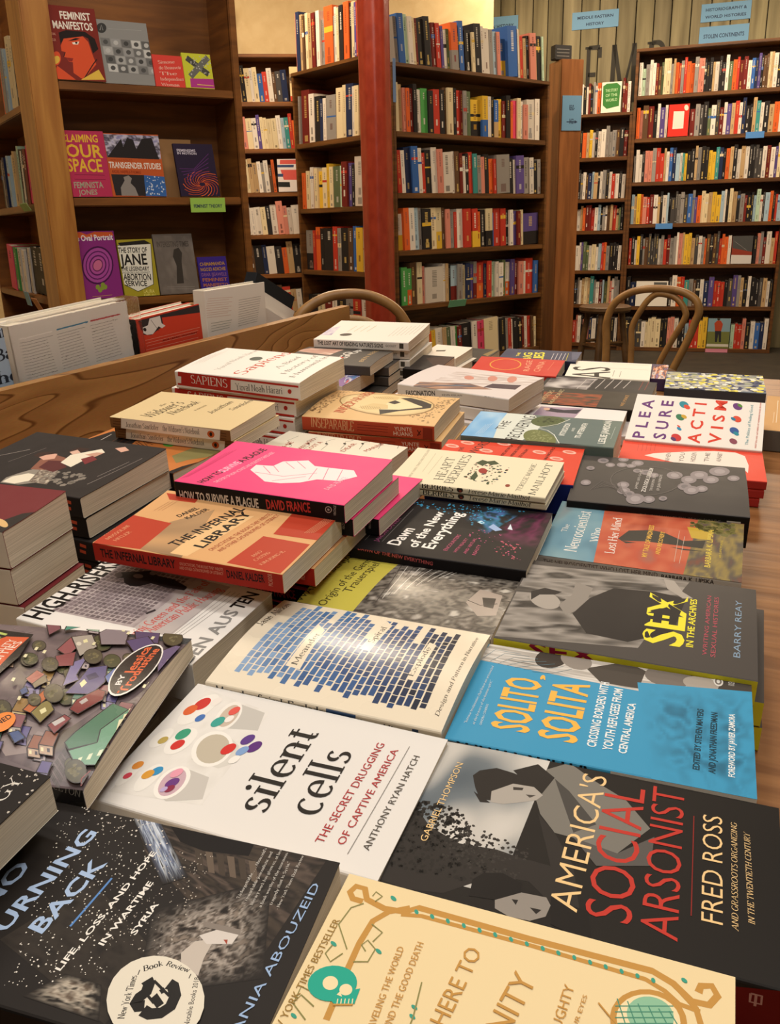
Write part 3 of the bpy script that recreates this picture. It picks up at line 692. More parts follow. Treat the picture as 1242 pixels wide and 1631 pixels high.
P|4a4450|104,75 103,60 80,47 80,62
P|8a5a60|655,-5 795,5 785,-99 648,-116
L|2a2328|9|655,-5 795,5 785,-99 648,-116 655,-5
P|b0a6a0|655,-5 648,-116 563,-151 571,-48
L|2a2328|9|655,-5 648,-116 563,-151 571,-48 655,-5
P|e6dfb8|632,-32 632,-52 596,-69 598,-48
P|4a4450|629,-79 628,-100 593,-117 593,-96
E|332d28|616,951 23,-63 91,70
E|565040|616,951 19,-58 83,63
S|77704f|611,989 672,987 622,913 562,916|6|28|53
P|8a5a60|450,805 578,830 570,729 445,697
L|2a2328|9|450,805 578,830 570,729 445,697 450,805
P|b0a6a0|450,805 445,697 367,653 373,754
L|2a2328|9|450,805 445,697 367,653 373,754 450,805
P|e6dfb8|429,777 429,757 397,736 398,757
P|4a4450|427,731 426,710 393,690 393,710
P|6a6290|154,-566 237,-567 232,-633 151,-637
L|2a2328|9|154,-566 237,-567 232,-633 151,-637 154,-566
P|8d86a8|154,-566 151,-637 100,-655 103,-589
L|2a2328|9|154,-566 151,-637 100,-655 103,-589 154,-566
P|e6dfb8|140,-582 140,-595 119,-604 120,-591
P|4a4450|139,-612 138,-626 117,-635 117,-622
E|332d28|-10,683 19,-52 68,55
E|4f5038|-10,683 16,-48 62,50
S|77704f|-14,714 32,710 -5,651 -51,655|6|28|56
P|7a6a72|801,1357 925,1389 916,1294 795,1255
L|2a2328|9|801,1357 925,1389 916,1294 795,1255 801,1357
P|a89ca0|801,1357 795,1255 719,1208 726,1303
L|2a2328|9|801,1357 795,1255 719,1208 726,1303 801,1357
P|e6dfb8|780,1329 780,1310 748,1288 750,1308
P|4a4450|778,1285 776,1266 745,1244 745,1263
P|5f7f72|1343,1657 1519,1707 1505,1579 1332,1522
L|2a2328|9|1343,1657 1519,1707 1505,1579 1332,1522 1343,1657
P|9fb3a2|1343,1657 1332,1522 1224,1457 1236,1582
L|2a2328|9|1343,1657 1332,1522 1224,1457 1236,1582 1343,1657
P|e6dfb8|1313,1618 1312,1594 1267,1564 1270,1589
P|4a4450|1309,1561 1306,1535 1262,1506 1262,1530
E|332d28|908,1495 22,-51 81,69
E|5f5a40|908,1495 19,-48 74,61
S|77704f|904,1527 958,1529 913,1462 859,1461|6|28|59
P|8a5a60|586,-187 709,-182 701,-274 580,-286
L|2a2328|9|586,-187 709,-182 701,-274 580,-286 586,-187
P|b0a6a0|586,-187 580,-286 505,-316 511,-224
L|2a2328|9|586,-187 580,-286 505,-316 511,-224 586,-187
P|e6dfb8|565,-211 565,-229 534,-243 535,-224
P|4a4450|563,-253 562,-272 531,-286 531,-268
P|7a6a72|1246,691 1376,712 1366,620 1238,593
L|2a2328|9|1246,691 1376,712 1366,620 1238,593 1246,691
P|a89ca0|1246,691 1238,593 1158,555 1167,646
L|2a2328|9|1246,691 1238,593 1158,555 1167,646 1246,691
P|e6dfb8|1224,666 1224,648 1190,630 1192,648
P|4a4450|1221,624 1219,605 1186,587 1186,605
P|4f7a60|292,251 349,309 448,285 770,157 722,14 497,116 377,80
L|2b2226|9|292,251 349,309 448,285 770,157 722,14 497,116 377,80 292,251
P|6f9f82|377,80 497,116 758,-10 433,-134 190,-26 168,131 281,245
L|2b2226|9|377,80 497,116 758,-10 433,-134 190,-26 168,131 281,245 377,80
P|e8e0b8|484,-5 608,30 622,5 498,-34
P|e8e0b8|542,-15 667,20 681,-2 556,-41
P|e8e0b8|600,-25 728,10 742,-9 614,-49
P|dfe6c8|178,137 229,139 242,117 187,111
P|dfe6c8|219,82 270,84 283,62 227,56
P|dfe6c8|260,27 312,29 325,6 268,1
P|dfe6c8|301,-28 354,-27 367,-50 309,-54
P|7a72a0|912,639 1236,742 1325,661 1066,605 1012,556
L|2b2226|9|912,639 1236,742 1325,661 1066,605 1012,556 912,639
P|5a5384|1012,556 1177,567 1233,438 1012,341 850,370 834,572
L|2b2226|9|1012,556 1177,567 1233,438 1012,341 850,370 834,572 1012,556
P|e6dfae|963,525 1023,520 982,474 916,481
P|35305a|1067,531 1126,481 1067,419 1012,475
P|94565a|1411,974 1648,982 1526,835 1323,826
L|2b2226|9|1411,974 1648,982 1526,835 1323,826 1411,974
P|aaa198|1648,982 1719,833 1512,675 1336,732
L|2b2226|9|1648,982 1719,833 1512,675 1336,732 1648,982
P|8a484d|1309,928 1400,799 1190,704 1161,827
L|2b2226|9|1309,928 1400,799 1190,704 1161,827 1309,928
P|e6dfae|1601,851 1632,834 1580,793 1556,818
E|d8cfc0|1537,852 9,-18 32,22
P|8a7d48|620,744 749,652 646,552 503,582
L|2b2226|9|620,744 749,652 646,552 503,582 620,744
P|bd6a3e|614,785 849,752 797,669 592,708
L|2b2226|9|614,785 849,752 797,669 592,708 614,785
P|e6dfae|626,658 662,633 624,598 588,621
P|a85f54|961,974 1087,952 1038,854 907,883
L|2b2226|9|961,974 1087,952 1038,854 907,883 961,974
P|7c6f58|907,883 1038,854 957,786 861,836
L|2b2226|9|907,883 1038,854 957,786 861,836 907,883
P|7d2d2e|662,443 772,444 914,347 895,275 799,250 626,355
L|2b2226|9|662,443 772,444 914,347 895,275 799,250 626,355 662,443
P|b9b2b0|749,413 803,386 774,352 726,378
P|8a4446|487,518 607,449 574,379 416,423
L|2b2226|9|487,518 607,449 574,379 416,423 487,518
P|c9c2c0|515,498 580,448 554,412 485,456
P|4a5a88|381,755 415,695 356,609 295,656
L|2b2226|9|381,755 415,695 356,609 295,656 381,755
P|4a5a88|818,935 874,912 812,855 767,885
L|2b2226|9|818,935 874,912 812,855 767,885 818,935
P|6a7ab0|1073,376 1199,362 1146,296 993,306
L|2b2226|9|1073,376 1199,362 1146,296 993,306 1073,376
P|5a4b6d|1870,526 1884,300 1644,205 1659,409
L|2b2226|9|1870,526 1884,300 1644,205 1659,409 1870,526
P|6b5c80|1503,133 1631,44 1606,-107 1207,-155 1151,-16
L|2b2226|9|1503,133 1631,44 1606,-107 1207,-155 1151,-16 1503,133
P|8a7f86|1754,788 1890,750 1893,580 1582,461 1549,661
L|2b2226|9|1754,788 1890,750 1893,580 1582,461 1549,661 1754,788
P|5d5078|1648,493 1757,347 1493,105 1374,250
L|2b2226|9|1648,493 1757,347 1493,105 1374,250 1648,493
P|4f9080|1749,1107 1969,1187 2002,1083 1838,1005
L|2b2226|9|1749,1107 1969,1187 2002,1083 1838,1005 1749,1107
P|80505a|1869,1351 2029,1333 1780,1157 1646,1188
L|2b2226|9|1869,1351 2029,1333 1780,1157 1646,1188 1869,1351
E|332d28|1183,898 21,-62 101,69
E|565040|1183,898 20,-56 92,64
S|7a7355|1178,936 1244,934 1188,860 1123,863|10|26|225
E|332d28|1350,622 23,-71 118,72
E|565040|1350,622 22,-65 108,67
S|7a7355|1345,665 1421,660 1356,579 1281,586|10|26|408
E|332d28|822,656 21,-70 107,71
E|5c5542|822,656 20,-64 99,66
S|7a7355|816,699 886,694 828,614 759,620|10|26|242
E|332d28|1760,131 25,-82 144,73
E|57503a|1760,131 24,-76 134,68
S|7a7355|1754,180 1847,168 1767,82 1676,94|10|26|745
E|332d28|666,-156 22,-81 120,64
E|4f5038|666,-156 21,-76 112,61
S|7a7355|659,-108 738,-122 672,-204 595,-188|10|26|640
E|332d28|728,757 17,-44 67,50
E|5d5642|728,757 17,-39 59,45
S|7a7355|725,784 769,781 732,730 688,733|10|26|160
E|332d28|115,102 19,-70 95,61
E|4f4a38|115,102 19,-65 88,57
S|7a7355|108,143 172,133 121,60 58,71|10|26|330
E|332d28|1364,325 19,-45 73,45
E|565040|1364,325 18,-39 64,41
S|7a7355|1361,352 1409,346 1368,298 1320,303|10|26|560
P|e6dfb8|1489,1425 1538,1438 1534,1410 1479,1393
P|e6dfb8|1250,1172 1295,1183 1292,1156 1241,1141
P|e6dfb8|918,1066 959,1076 956,1050 910,1037
P|e6dfb8|1529,733 1576,741 1573,715 1519,703
P|e6dfb8|1813,616 1865,624 1861,597 1803,585
P|e6dfb8|1767,551 1817,558 1813,531 1756,520
P|e6dfb8|1175,311 1218,316 1215,291 1166,283
P|e6dfb8|1006,1 1046,5 1044,-19 998,-25
P|e6dfb8|1080,-3 1122,1 1119,-23 1072,-29
P|e6dfb8|1343,0 1388,3 1385,-21 1334,-28
P|e6dfb8|1288,-63 1332,-60 1329,-84 1279,-90
P|e6dfb8|1445,-35 1491,-31 1488,-56 1436,-62
P|e6dfb8|1709,304 1758,310 1755,283 1698,275
P|e6dfb8|973,23 1014,27 1011,3 965,-3
P|e6dfb8|1332,1056 1378,1067 1375,1040 1323,1026
P|e6dfb8|1370,1151 1416,1162 1413,1135 1360,1121
P|e6dfb8|710,887 749,896 746,872 703,860
P|3a2a2a|58,29 129,1 101,-39 0,6
L|8a2f2c|9|58,29 129,1 101,-39 0,6 58,29
P|1d1a1c|1625,1773 1668,1669 1629,1318 1246,1200 959,1210 806,1229
P|d8603a|1551,1550 1568,1319 1050,1269 921,1265 1304,1517
P|b9c86a|1579,1699 1625,1630 1600,1538 1335,1538
P|3a6a90|1529,1666 1590,1618 1572,1563 1399,1580
T|INEQUALITY|990,1391|518|60|0.8|f0e6da|b
T|CITIES|1125,1328|358|71|-1.5|f0e6da|b
T|IN|1330,1577|240|74|-14.0|1d1a1c|B
E|f0ebe6|1231,192 373,-28 114,153
E|2a2627|1231,192 352,-27 106,141
T|BY|978,200|142|42|8.6|f0ebe6|B
T|Jessica|1125,176|440|73|5.8|e26a40|B
T|Trounstine|883,113|657|67|2.2|e26a40|B
E|ee8d3c|470,854 67,-61 76,67
T|SIGNED|364,907|189|54|-32.0|3a2018|B
#s
T|PRINCETON|1955,199|318|61|-15.8|8a8680|s
@highris ebe6e1 e9e4df e9dfcf
#t
N|a99b9b bcafae 988a8c a59798|234,1801 1235,1783 1241,858 285,859|16,16|5,5|31|1
G|7a6c6f|254,1790 1197,1750 1220,913 321,908|17,15|0.72
P|b9afad|285,859 1241,858 1234,737 1177,696 304,647
P|2f282a|1002,1700 1071,1663 1137,1515 1196,1404 1138,1262 1135,1062 1062,850 998,822 979,1032 992,1237 901,1317 876,1400 909,1501 979,1568 961,1632
E|6d6060|1011,1660 20,-32 37,41
E|8d8080|1062,1452 19,-48 32,35
E|8d8080|1161,1347 18,-27 29,32
P|3a3234|529,927 619,883 597,856 515,897
T|HIGH-RISERS|67,1755|1165|240|2.0|1f1a19|B
P|bdb3b0|274,828 1223,838 1213,444 292,456
T|Cabrini-Green and the Fate of|45,748|1169|105|-3.5|c95f58|S
T|American Public Housing|266,645|890|114|-11.0|c95f58|S
L|9a9390|5|335,474 1136,441
L|9a9390|5|335,437 1139,390
L|9a9390|5|335,400 1141,339
L|9a9390|5|335,362 1143,289
T|BEN AUS|18,28|854|132|5.4|8d8a87|B
T|TEN|897,107|299|142|-1.6|1f1a19|B
@infernal dba873 a8291c e6dccb
#t
N|3a2f2a 6b5545 b08c66 dba873|25,1562 629,1633 1007,1333 -1,1068|14,10|0.9,0.1|1|1
P|b83f29|-3,2090 665,2170 611,1600 27,1557
P|b83f29|1211,2076 1204,1653 1085,1628 1079,1947
P|b83f29|828,482 1211,501 1275,-26 705,-92 694,472
P|b83f29|42,602 630,546 608,26 12,25
P|e8bf8a|46,1227 532,1230 848,1131 996,852 416,960 41,1033
T|THE INFERNAL|179,1248|954|130|-13.7|221c19|B
T|LIBRARY|233,983|817|122|-5.6|221c19|B
T|DANIEL|750,1599|252|67|-22.0|221c19|B
T|KALDER|734,1488|277|66|-22.0|221c19|B
T|ON DICTATORS, THE BOOKS THEY WROTE,|208,866|889|55|-11.7|a8402c|b
T|AND OTHER CATASTROPHES OF LITERACY|217,778|877|54|-11.8|a8402c|b
T|STALIN|159,2090|221|49|1.8|e3ae86|s
T|MUSSOLINI|103,1990|330|49|-2.4|e3ae86|s
T|HITLER|101,1891|225|49|-5.0|e3ae86|s
T|MAO|224,417|122|43|-12.2|e3ae86|s
T|CASTRO|153,355|200|43|-14.6|e3ae86|s
T|KIM JONG-IL|100,265|321|42|-14.4|e3ae86|s
L|e3ae86|4|801,184 1136,115
L|e3ae86|4|808,163 1143,93
L|e3ae86|4|814,142 1150,71
L|e3ae86|4|821,120 1157,49
L|e3ae86|4|828,99 1164,27
L|b07a50|4|810,1955 1040,1920
L|b07a50|4|823,1914 1053,1878
L|b07a50|4|836,1873 1066,1837
#s
T|THE INFERNAL LIBRARY|80,61|875|91|0.8|221210|B
T|ON DICTATORS, THE BOOKS THEY WROTE,|1003,118|482|31|1.7|d99a80|b
T|AND OTHER CATASTROPHES OF LITERACY|996,74|484|31|1.8|d99a80|b
T|DANIEL KALDER|1517,72|398|79|2.2|221210|B
T|PICADOR|1997,64|124|44|91.0|d99a80|b
@plague ea487f 1c191a e6dccb
#t
T|HOW TO|48,1688|353|91|-5.7|2a1a1e|B
T|SURVIVE|384,1643|308|97|-7.0|f7b9cf|B
T|A PLAGUE|693,1596|420|100|-10.5|2a1a1e|B
T|THE STORY OF HOW ACTIVISTS AND SCIENTISTS TAMED AIDS|101,1552|963|56|-10.0|f7c4d4|b
L|c93a6a|5|89,2000 898,1945
L|c93a6a|5|111,1986 935,1923
L|c93a6a|5|133,1972 972,1900
L|c93a6a|5|155,1959 1010,1878
P|efe2e2|535,1403 678,1414 707,1213 851,1169 957,903 837,761 838,594 849,291 710,186 548,315 515,566 386,701 304,894 294,1078 413,1236
L|e0809a|9|672,1319 508,1133
L|e0809a|9|722,1222 575,1066
L|e0809a|9|845,1130 704,944
L|e0809a|9|901,1016 744,825
L|e0809a|9|491,1319 479,959
L|e0809a|9|479,959 669,646
L|e0809a|9|332,1013 549,721
L|e0809a|9|783,705 486,653
L|e0809a|9|822,586 520,501
L|e0809a|9|825,416 553,350
T|DAVID FRANCE|299,323|355|63|-9.6|f7b9cf|b
#s
T|HOW TO SURVIVE A PLAGUE|50,-1|991|102|2.0|ddd6cf|B
T|DAVID FRANCE|1136,37|516|106|3.7|c9433f|B
E|b9b0a8|1854,131 38,2 3,37
E|1c191a|1854,131 29,1 2,28
E|b9b0a8|1854,131 13,-1 1,13
T|VINTAGE|1935,74|112|28|86.3|b9b0a8|b
@heart e6dbbd e3d7b8 e9dfcf
#t
T|HEART|175,1262|720|118|5.1|57574c|s
T|BERRIES|103,1115|910|116|2.0|57574c|s
T|TERESE MARIE|106,311|844|59|-0.3|57574c|s
T|MAILHOT|39,128|968|86|-0.8|57574c|s
T|NEW YORK TIMES BESTSELLER|159,1667|908|30|3.7|a59c84|s
L|b9ae94|4|359,1584 959,1615
L|b9ae94|4|308,1495 906,1508
S|3a4a30|331,1040 918,1044 774,581 146,688|26|34|1
S|2b3350|331,1040 918,1044 774,581 146,688|18|26|2
S|8a2f2a|331,1040 918,1044 774,581 146,688|14|22|3
S|6a7a5a|331,1040 918,1044 774,581 146,688|20|24|4
S|3a3028|331,1040 918,1044 774,581 146,688|22|20|5
S|7a3a4a|331,1040 918,1044 774,581 146,688|10|22|6
E|9a2f2a|582,886 15,-51 77,27
P|3d4a30|797,1038 911,984 863,871 732,934
P|3d4a30|870,930 923,831 842,752 774,847
P|3d4a30|350,977 544,964 411,898 259,909
E|8a3a2a|227,490 15,-25 39,13
#s
T|HEART BERRIES|79,21|746|69|0.1|2c2822|S
T|Terese Marie Mailhot|1000,24|734|59|0.2|2c2822|i
E|3a3028|906,52 38,-1 0,34
E|8a3a2a|911,38 16,-1 0,14
@dawn 232021 1d1a1b e9dfcf
#t
N|232021 1f3a4a 2f7a9a 5a78b8 27404f|1021,928 1549,734 1213,258 528,416|18,14|4,4|41|-1.3
N|232021 4a1f36 6a2b4c 3a1a2a|623,615 1302,346 1579,-14 420,-55|16,14|4,3|42|-1.2
P|bfe0f0|986,756 1035,722 985,663 947,699
P|dfe8f4|899,393 1035,390 888,334
P|9fb8e0|892,605 984,571 858,439 812,507
S|3f98c4|1261,1758 1353,1764 1455,216 1080,921|60|24|3
S|3f98c4|1272,1070 1466,1028 1411,370 846,764|50|20|4
S|c8608a|623,794 870,679 604,152 191,85|40|14|5
S|c86070|326,431 587,386 551,162 211,172|34|18|6
T|Dawn|182,1396|440|141|-4.7|f0ebe6|B
T|of the New|189,1201|947|116|-1.6|f0ebe6|B
T|Everything|202,1022|972|137|-3.4|f0ebe6|B
T|JARON LANIER|207,1641|636|53|-3.9|9a5078|b
T|ENCOUNTERS|206,874|409|42|-5.9|c86080|b
T|WITH REALITY|193,770|357|36|-5.9|c86080|b
T|AND VIRTUAL|195,665|383|35|-2.5|c86080|b
T|REALITY|190,565|243|36|0.3|c86080|b
L|8a8685|4|205,1789 1128,1748
L|8a8685|4|224,1599 1136,1552
#s
T|DAWN OF THE NEW EVERYTHING|93,130|827|41|-4.5|c86060|B
@benjamin 6d665f 6d665f e9dfcf
#t
N|b5ada4 6a625a 2b2624 8d857b 3a3430 c9c2b8|26,1385 1381,1315 1418,41 75,-40|40,26|9,7|51|1.25
P|c9bd50|-96,2070 1339,1895 1359,1285 20,1369
P|a89a90|475,391 754,336 708,100 352,56 292,219
P|2b2624|608,270 630,139 451,116 454,209
L|2b2624|9|515,385 466,244 543,101
L|3a3430|7|239,1217 638,1222 983,1261
L|d8d2ca|7|291,1180 684,1172 992,1195
L|3a3430|7|343,1143 729,1123 1001,1128
L|d8d2ca|7|396,1106 775,1073 1010,1062
L|3a3430|7|449,1068 822,1023 1019,996
L|d8d2ca|7|503,1030 868,972 1027,930
L|3a3430|7|557,992 915,922 1036,864
L|d8d2ca|7|611,953 962,871 1045,799
L|3a3430|7|666,914 1009,820 1054,734
L|d8d2ca|7|721,875 1056,769 1063,669
L|3a3430|7|777,836 1103,717 1071,604
L|d8d2ca|7|833,796 1151,665 1080,540
L|3a3430|7|889,756 1199,613 1089,476
L|d8d2ca|7|946,716 1247,561 1097,412
T|WALTER BENJAMIN|8,1926|1215|84|-6.7|4a4526|b
T|Origin of the German|12,1667|1088|92|-4.4|4a4526|b
T|Trauerspiel|285,1522|650|93|-3.5|4a4526|b
@sex 4d4845 d8ce34 e9dfcf
#t
N|4a4643 77716b 9d968f 3a3633 5d5853|32,2155 1461,2136 1597,585 200,948|34,24|9,2.5|61|1.1
E|a69e96|760,1856 -2,-146 159,45
P|2f2b2a|884,2013 990,1901 958,1729 886,1782 843,1922 722,1979
P|8d867f|703,1716 934,1627 1214,1641 1255,1749 1125,1461 706,1494 549,1624
P|2e2a29|586,1568 916,1462 1183,1274 1229,894 1180,610 523,689 267,1041 300,1399
P|a69e96|1534,839 1527,742 1305,648 1199,550 1170,640 1331,792
T|SEX|311,598|904|331|0.5|ece03c|B
T|IN THE ARCHIVES|339,511|850|58|0.3|ece03c|B
T|WRITING AMERICAN|254,397|1048|35|-0.3|b5505f|b
T|SEXUAL HISTORIES|243,329|1052|38|-0.2|b5505f|b
T|BARRY REAY|294,136|989|53|-0.6|859db5|b
#s
P|d8ce34|-20,246 2142,409 2171,185 -16,2
T|SEX|322,114|606|151|4.3|8f1c38|B
@neuro 8a5a48 aca7a2 e9dfcf
#t
N|44687c 6a93a6 7fa0aa 8a7a72|-28,2040 1496,2070 1341,1385 -17,1323|16,16|1.6,1.6|71|1
N|9a6658 b8523a c46a4c a04430|-23,1445 1380,1530 1320,408 -13,472|18,14|3,3|72|1
N|7a4a3a 57504a 95824a 5f5850|-24,553 1374,485 1348,3 -10,-10|14,14|4,4|73|1
P|3b3833|631,1281 857,1195 934,972 923,833 773,611 846,380 576,409 553,595 610,805 648,987 592,1071 541,1186
P|bfa03c|1124,590 1122,319 867,334 866,528
S|6f6a3c|1159,577 1295,525 1334,12 993,123|60|60|7
T|The|633,1849|193|60|-0.8|e6e0d8|s
T|Neuroscientist|179,1656|1034|137|0.6|ece6de|s
T|Who|473,1477|356|86|3.4|ece6de|s
T|Lost Her Mind|258,1270|884|101|2.2|ece6de|s
T|MY TALE OF MADNESS|278,939|780|53|0.0|d9aa48|B
T|AND RECOVERY|375,818|562|46|-0.6|d9aa48|B
T|BARBARA K. LIPSKA|234,306|886|57|0.3|d0b850|B
T|with ELAINE MCARDLE|483,212|415|23|-0.9|d0b850|b
L|c9b8a8|4|259,659 1002,664
L|c9b8a8|4|235,606 883,600
#s
T|THE NEUROSCIENTIST WHO LOST HER MIND|74,234|1175|54|1.1|4f3f3d|b
T|BARBARA K. LIPSKA|1287,250|507|48|2.0|2a2422|B
@surreal 484442 1c1918 e9dfcf
#t
E|8b8284|1399,1743 8,-71 107,5
E|767073|1400,1740 0,-37 55,3
E|8b8284|1240,1638 5,-58 87,2
E|9f9698|1241,1635 -2,-30 45,1
E|8b8284|1522,1493 7,-65 99,2
E|9f9698|1522,1491 -1,-33 51,1
E|8b8284|1283,1495 7,-64 95,2
E|9f9698|1284,1492 -1,-33 49,1
E|8b8284|1269,1377 5,-58 86,0
E|9f9698|1270,1374 -2,-29 45,0
E|8b8284|1407,1307 9,-76 114,2
E|9f9698|1408,1304 1,-39 59,1
E|8b8284|1095,1292 4,-51 76,-1
E|767073|1095,1289 -2,-26 39,0
E|8b8284|1064,1182 8,-68 100,0
E|767073|1064,1179 0,-35 52,0
E|8b8284|980,1087 7,-61 90,-1
E|9f9698|981,1084 0,-31 47,0
E|8b8284|1041,838 15,-94 139,-1
E|9f9698|1042,836 4,-49 72,-1
E|8b8284|923,670 15,-92 136,-3
E|9f9698|924,668 4,-48 70,-2
E|8b8284|1128,550 17,-104 157,-4
E|9f9698|1129,547 5,-55 81,-2
E|8b8284|986,413 15,-92 136,-6
E|9f9698|987,410 4,-48 71,-3
E|8b8284|1334,309 21,-122 186,-8
E|9f9698|1335,306 7,-64 96,-4
E|8b8284|1106,150 9,-70 106,-8
E|9f9698|1107,147 1,-36 55,-4
E|8b8284|566,1422 10,-71 100,3
E|9f9698|567,1419 1,-37 52,1
E|8b8284|397,1403 11,-75 105,3
E|9f9698|397,1400 2,-39 54,2
E|8b8284|681,714 12,-80 115,-3
E|767073|681,712 3,-41 60,-1
E|8b8284|588,633 15,-90 129,-3
E|9f9698|589,630 4,-47 66,-2
E|8b8284|199,1253 19,-105 144,5
E|9f9698|200,1251 7,-55 75,2
E|8b8284|317,1334 9,-64 89,1
E|767073|318,1331 1,-33 46,1
E|8b8284|654,519 10,-69 99,-5
E|9f9698|654,517 1,-35 51,-2
E|8b8284|216,1101 10,-68 94,0
E|9f9698|217,1098 2,-35 49,0
E|8b8284|276,945 5,-47 65,-3
E|767073|277,943 -1,-23 34,-1
E|8b8284|534,1866 7,-61 86,4
E|9f9698|535,1863 0,-31 44,2
E|8b8284|1039,1867 4,-52 76,3
E|767073|1040,1864 -2,-26 39,2
L|7d7672|5|887,751 766,761 647,795 539,852 447,926 376,1014 330,1110 311,1210 321,1308 359,1398 423,1475 510,1535 616,1572 735,1585 860,1572 982,1532 1093,1468 1186,1384 1253,1286 1291,1179 1295,1071 1267,971 1209,884 1124,816 1020,771 903,752
L|6d6765|5|338,1787 635,1680 500,1444
L|6d6765|5|370,1752 596,1647 472,1433
L|6d6765|5|401,1717 557,1616 444,1423
L|6d6765|5|433,1681 518,1584 417,1412
L|6d6765|5|465,1645 480,1553 389,1402
L|6d6765|5|497,1610 442,1522 362,1392
L|6d6765|5|529,1574 405,1491 335,1381
L|6d6765|5|561,1538 367,1460 308,1371
L|6d6765|5|593,1502 330,1430 281,1361
L|6d6765|5|625,1466 293,1400 254,1351
T|JAMES LEO CAHILL|471,1256|683|28|-2.6|c9c2bc|b
T|ZOOLOGICAL SURREALISM|406,1154|821|49|-3.8|dcd6d0|B
T|THE NONHUMAN CINEMA|455,1076|550|33|-2.3|c9c2bc|b
T|OF JEAN PAINLEVE|475,997|531|33|-1.6|c9c2bc|b
#s
T|ZOOLOGICAL SURREALISM|46,250|763|33|1.4|b9b2aa|B
T|THE NONHUMAN CINEMA OF JEAN PAINLEVE|839,268|881|40|0.9|78716b|b
P|d0c9c2|1785,322 1931,324 1937,279 1790,276
@word d8432c 1f2c70 e9dfcf
#t
T|THE|856,1575|182|56|5.5|2a1612|b
T|WORD|806,1390|570|121|-11.5|2a1612|b
E|eab0a0|1227,1590 0,-96 75,36
E|d8735f|1227,1590 -1,-60 37,20
E|eab0a0|1059,1768 1,-96 74,36
E|d8735f|1059,1768 -1,-60 36,20
E|eab0a0|1294,1093 0,-94 75,32
E|d8735f|1294,1093 -1,-59 37,18
E|eab0a0|968,1274 1,-93 72,33
E|d8735f|968,1274 0,-58 35,18
E|eab0a0|1058,568 1,-90 72,28
E|d8735f|1058,568 0,-56 35,16
E|eab0a0|1143,182 0,-89 72,26
E|d8735f|1143,182 -1,-55 35,15
E|eab0a0|862,316 1,-88 69,26
E|d8735f|862,316 0,-55 34,15
E|eab0a0|1562,554 0,-94 77,29
E|d8735f|1562,554 -1,-58 38,17
T|A SHORT HISTORY OF|723,1024|533|44|-7.9|5a1812|b
T|AN AMERICAN TRADITION|733,897|585|43|-7.3|5a1812|b
T|SOCIALISM|803,774|336|43|-9.1|5a1812|b
T|JOHN NICHOLS|679,448|598|41|-5.9|24120e|b
@recover 68766f 68766f e9dfcf
#t
N|5a9ad0 7fb3de a9cbe4|-56,2104 1150,2099 1149,1694 -69,1604|12,10|1.5,1.5|81|1
P|d3d8cf|-74,1625 653,1703 1149,1694 1138,1276 805,1094 501,1106 -44,1236
E|4f5c34|898,1028 118,-227 227,101
E|6b7242|150,1017 40,-212 342,122
S|8a9060|54,1178 490,1150 207,849 -19,875|60|30|8
S|3f4a2c|856,1198 1104,1149 1026,827 765,946|60|30|9
P|5d6d6b|557,1117 767,877 1114,723 1161,283 35,144 -8,723 334,848
L|e0e2d8|12|570,1124 499,968 334,848 -6,719
L|e0e2d8|12|584,1127 796,882 1078,741
T|THE|367,1580|405|122|-5.4|26282a|b
T|RECOVERING|-4,1296|1086|177|-2.7|26282a|b
T|INTOXICATION|327,708|545|78|-0.9|e2e2da|B
T|AND|538,611|162|37|-0.9|e2e2da|b
T|ITS AFTERMATH|278,488|653|75|-2.1|e2e2da|B
T|LESLIE JAMISON|129,136|980|94|0.9|e2e2da|B
L|c9cfc8|4|345,79 876,73
L|cfe0ee|4|94,1910 535,1867
L|cfe0ee|4|115,1882 565,1840
L|cfe0ee|4|136,1855 594,1814
L|cfe0ee|4|158,1828 624,1787
@insep dcb682 b84a2e e9dfcf
#t
S|8a6a48|253,2091 1347,2082 1401,1844 135,1877|130|30|1
S|8a6a48|301,479 1217,188 1433,35 75,109|130|30|2
S|8a6a48|1353,2055 1467,1986 1508,109 1240,89|60|26|3
E|9a7a50|830,1022 88,-758 576,286
E|d8bf8e|830,1022 83,-734 533,265
E|e0c896|830,1022 75,-663 483,238
P|3f3a37|1164,894 1233,753 1096,522 908,308 722,265 636,380 480,691 290,937 502,1025 534,710 717,393
P|e8d8ae|836,997 1102,886 749,402 534,710 489,1008
P|3f3a37|852,1003 1001,933 898,805 778,871
P|d6bc88|1091,1333 1272,1149 1227,942 1052,910 1000,1136
P|d6bc88|506,1372 760,1212 731,961 549,897 420,1193
L|8a6a48|5|1151,1355 1022,1275
L|8a6a48|5|593,1365 459,1282
L|8a6a48|5|1150,1316 1030,1240
L|8a6a48|5|593,1328 467,1248
L|8a6a48|5|1150,1277 1038,1204
L|8a6a48|5|594,1290 475,1214
L|8a6a48|5|1150,1239 1046,1169
L|8a6a48|5|594,1253 483,1180
L|8a6a48|5|1149,1200 1055,1134
L|8a6a48|5|594,1215 491,1145
L|8a6a48|5|1149,1161 1063,1098
L|8a6a48|5|594,1178 499,1111
L|8a6a48|5|1148,1123 1071,1063
L|8a6a48|5|594,1141 507,1077
L|8a6a48|5|1148,1084 1079,1028
L|8a6a48|5|594,1104 515,1043
L|8a6a48|5|1148,1046 1087,992
L|8a6a48|5|594,1066 523,1009
T|INSEPARABLE|237,1514|1281|163|-4.0|c2583a|S
#s
T|INSEPARABLE|144,63|700|150|-1.4|dba274|S
T|YUNTE|1486,108|268|60|1.4|e8d6c0|b
T|HUANG|1471,36|293|60|0.8|e8d6c0|b
L|7a2a1c|7|902,157 1387,155
L|7a2a1c|7|900,117 1385,115
L|7a2a1c|7|897,76 1384,74
P|8a3422|1923,190 2070,184 2068,3 1920,16
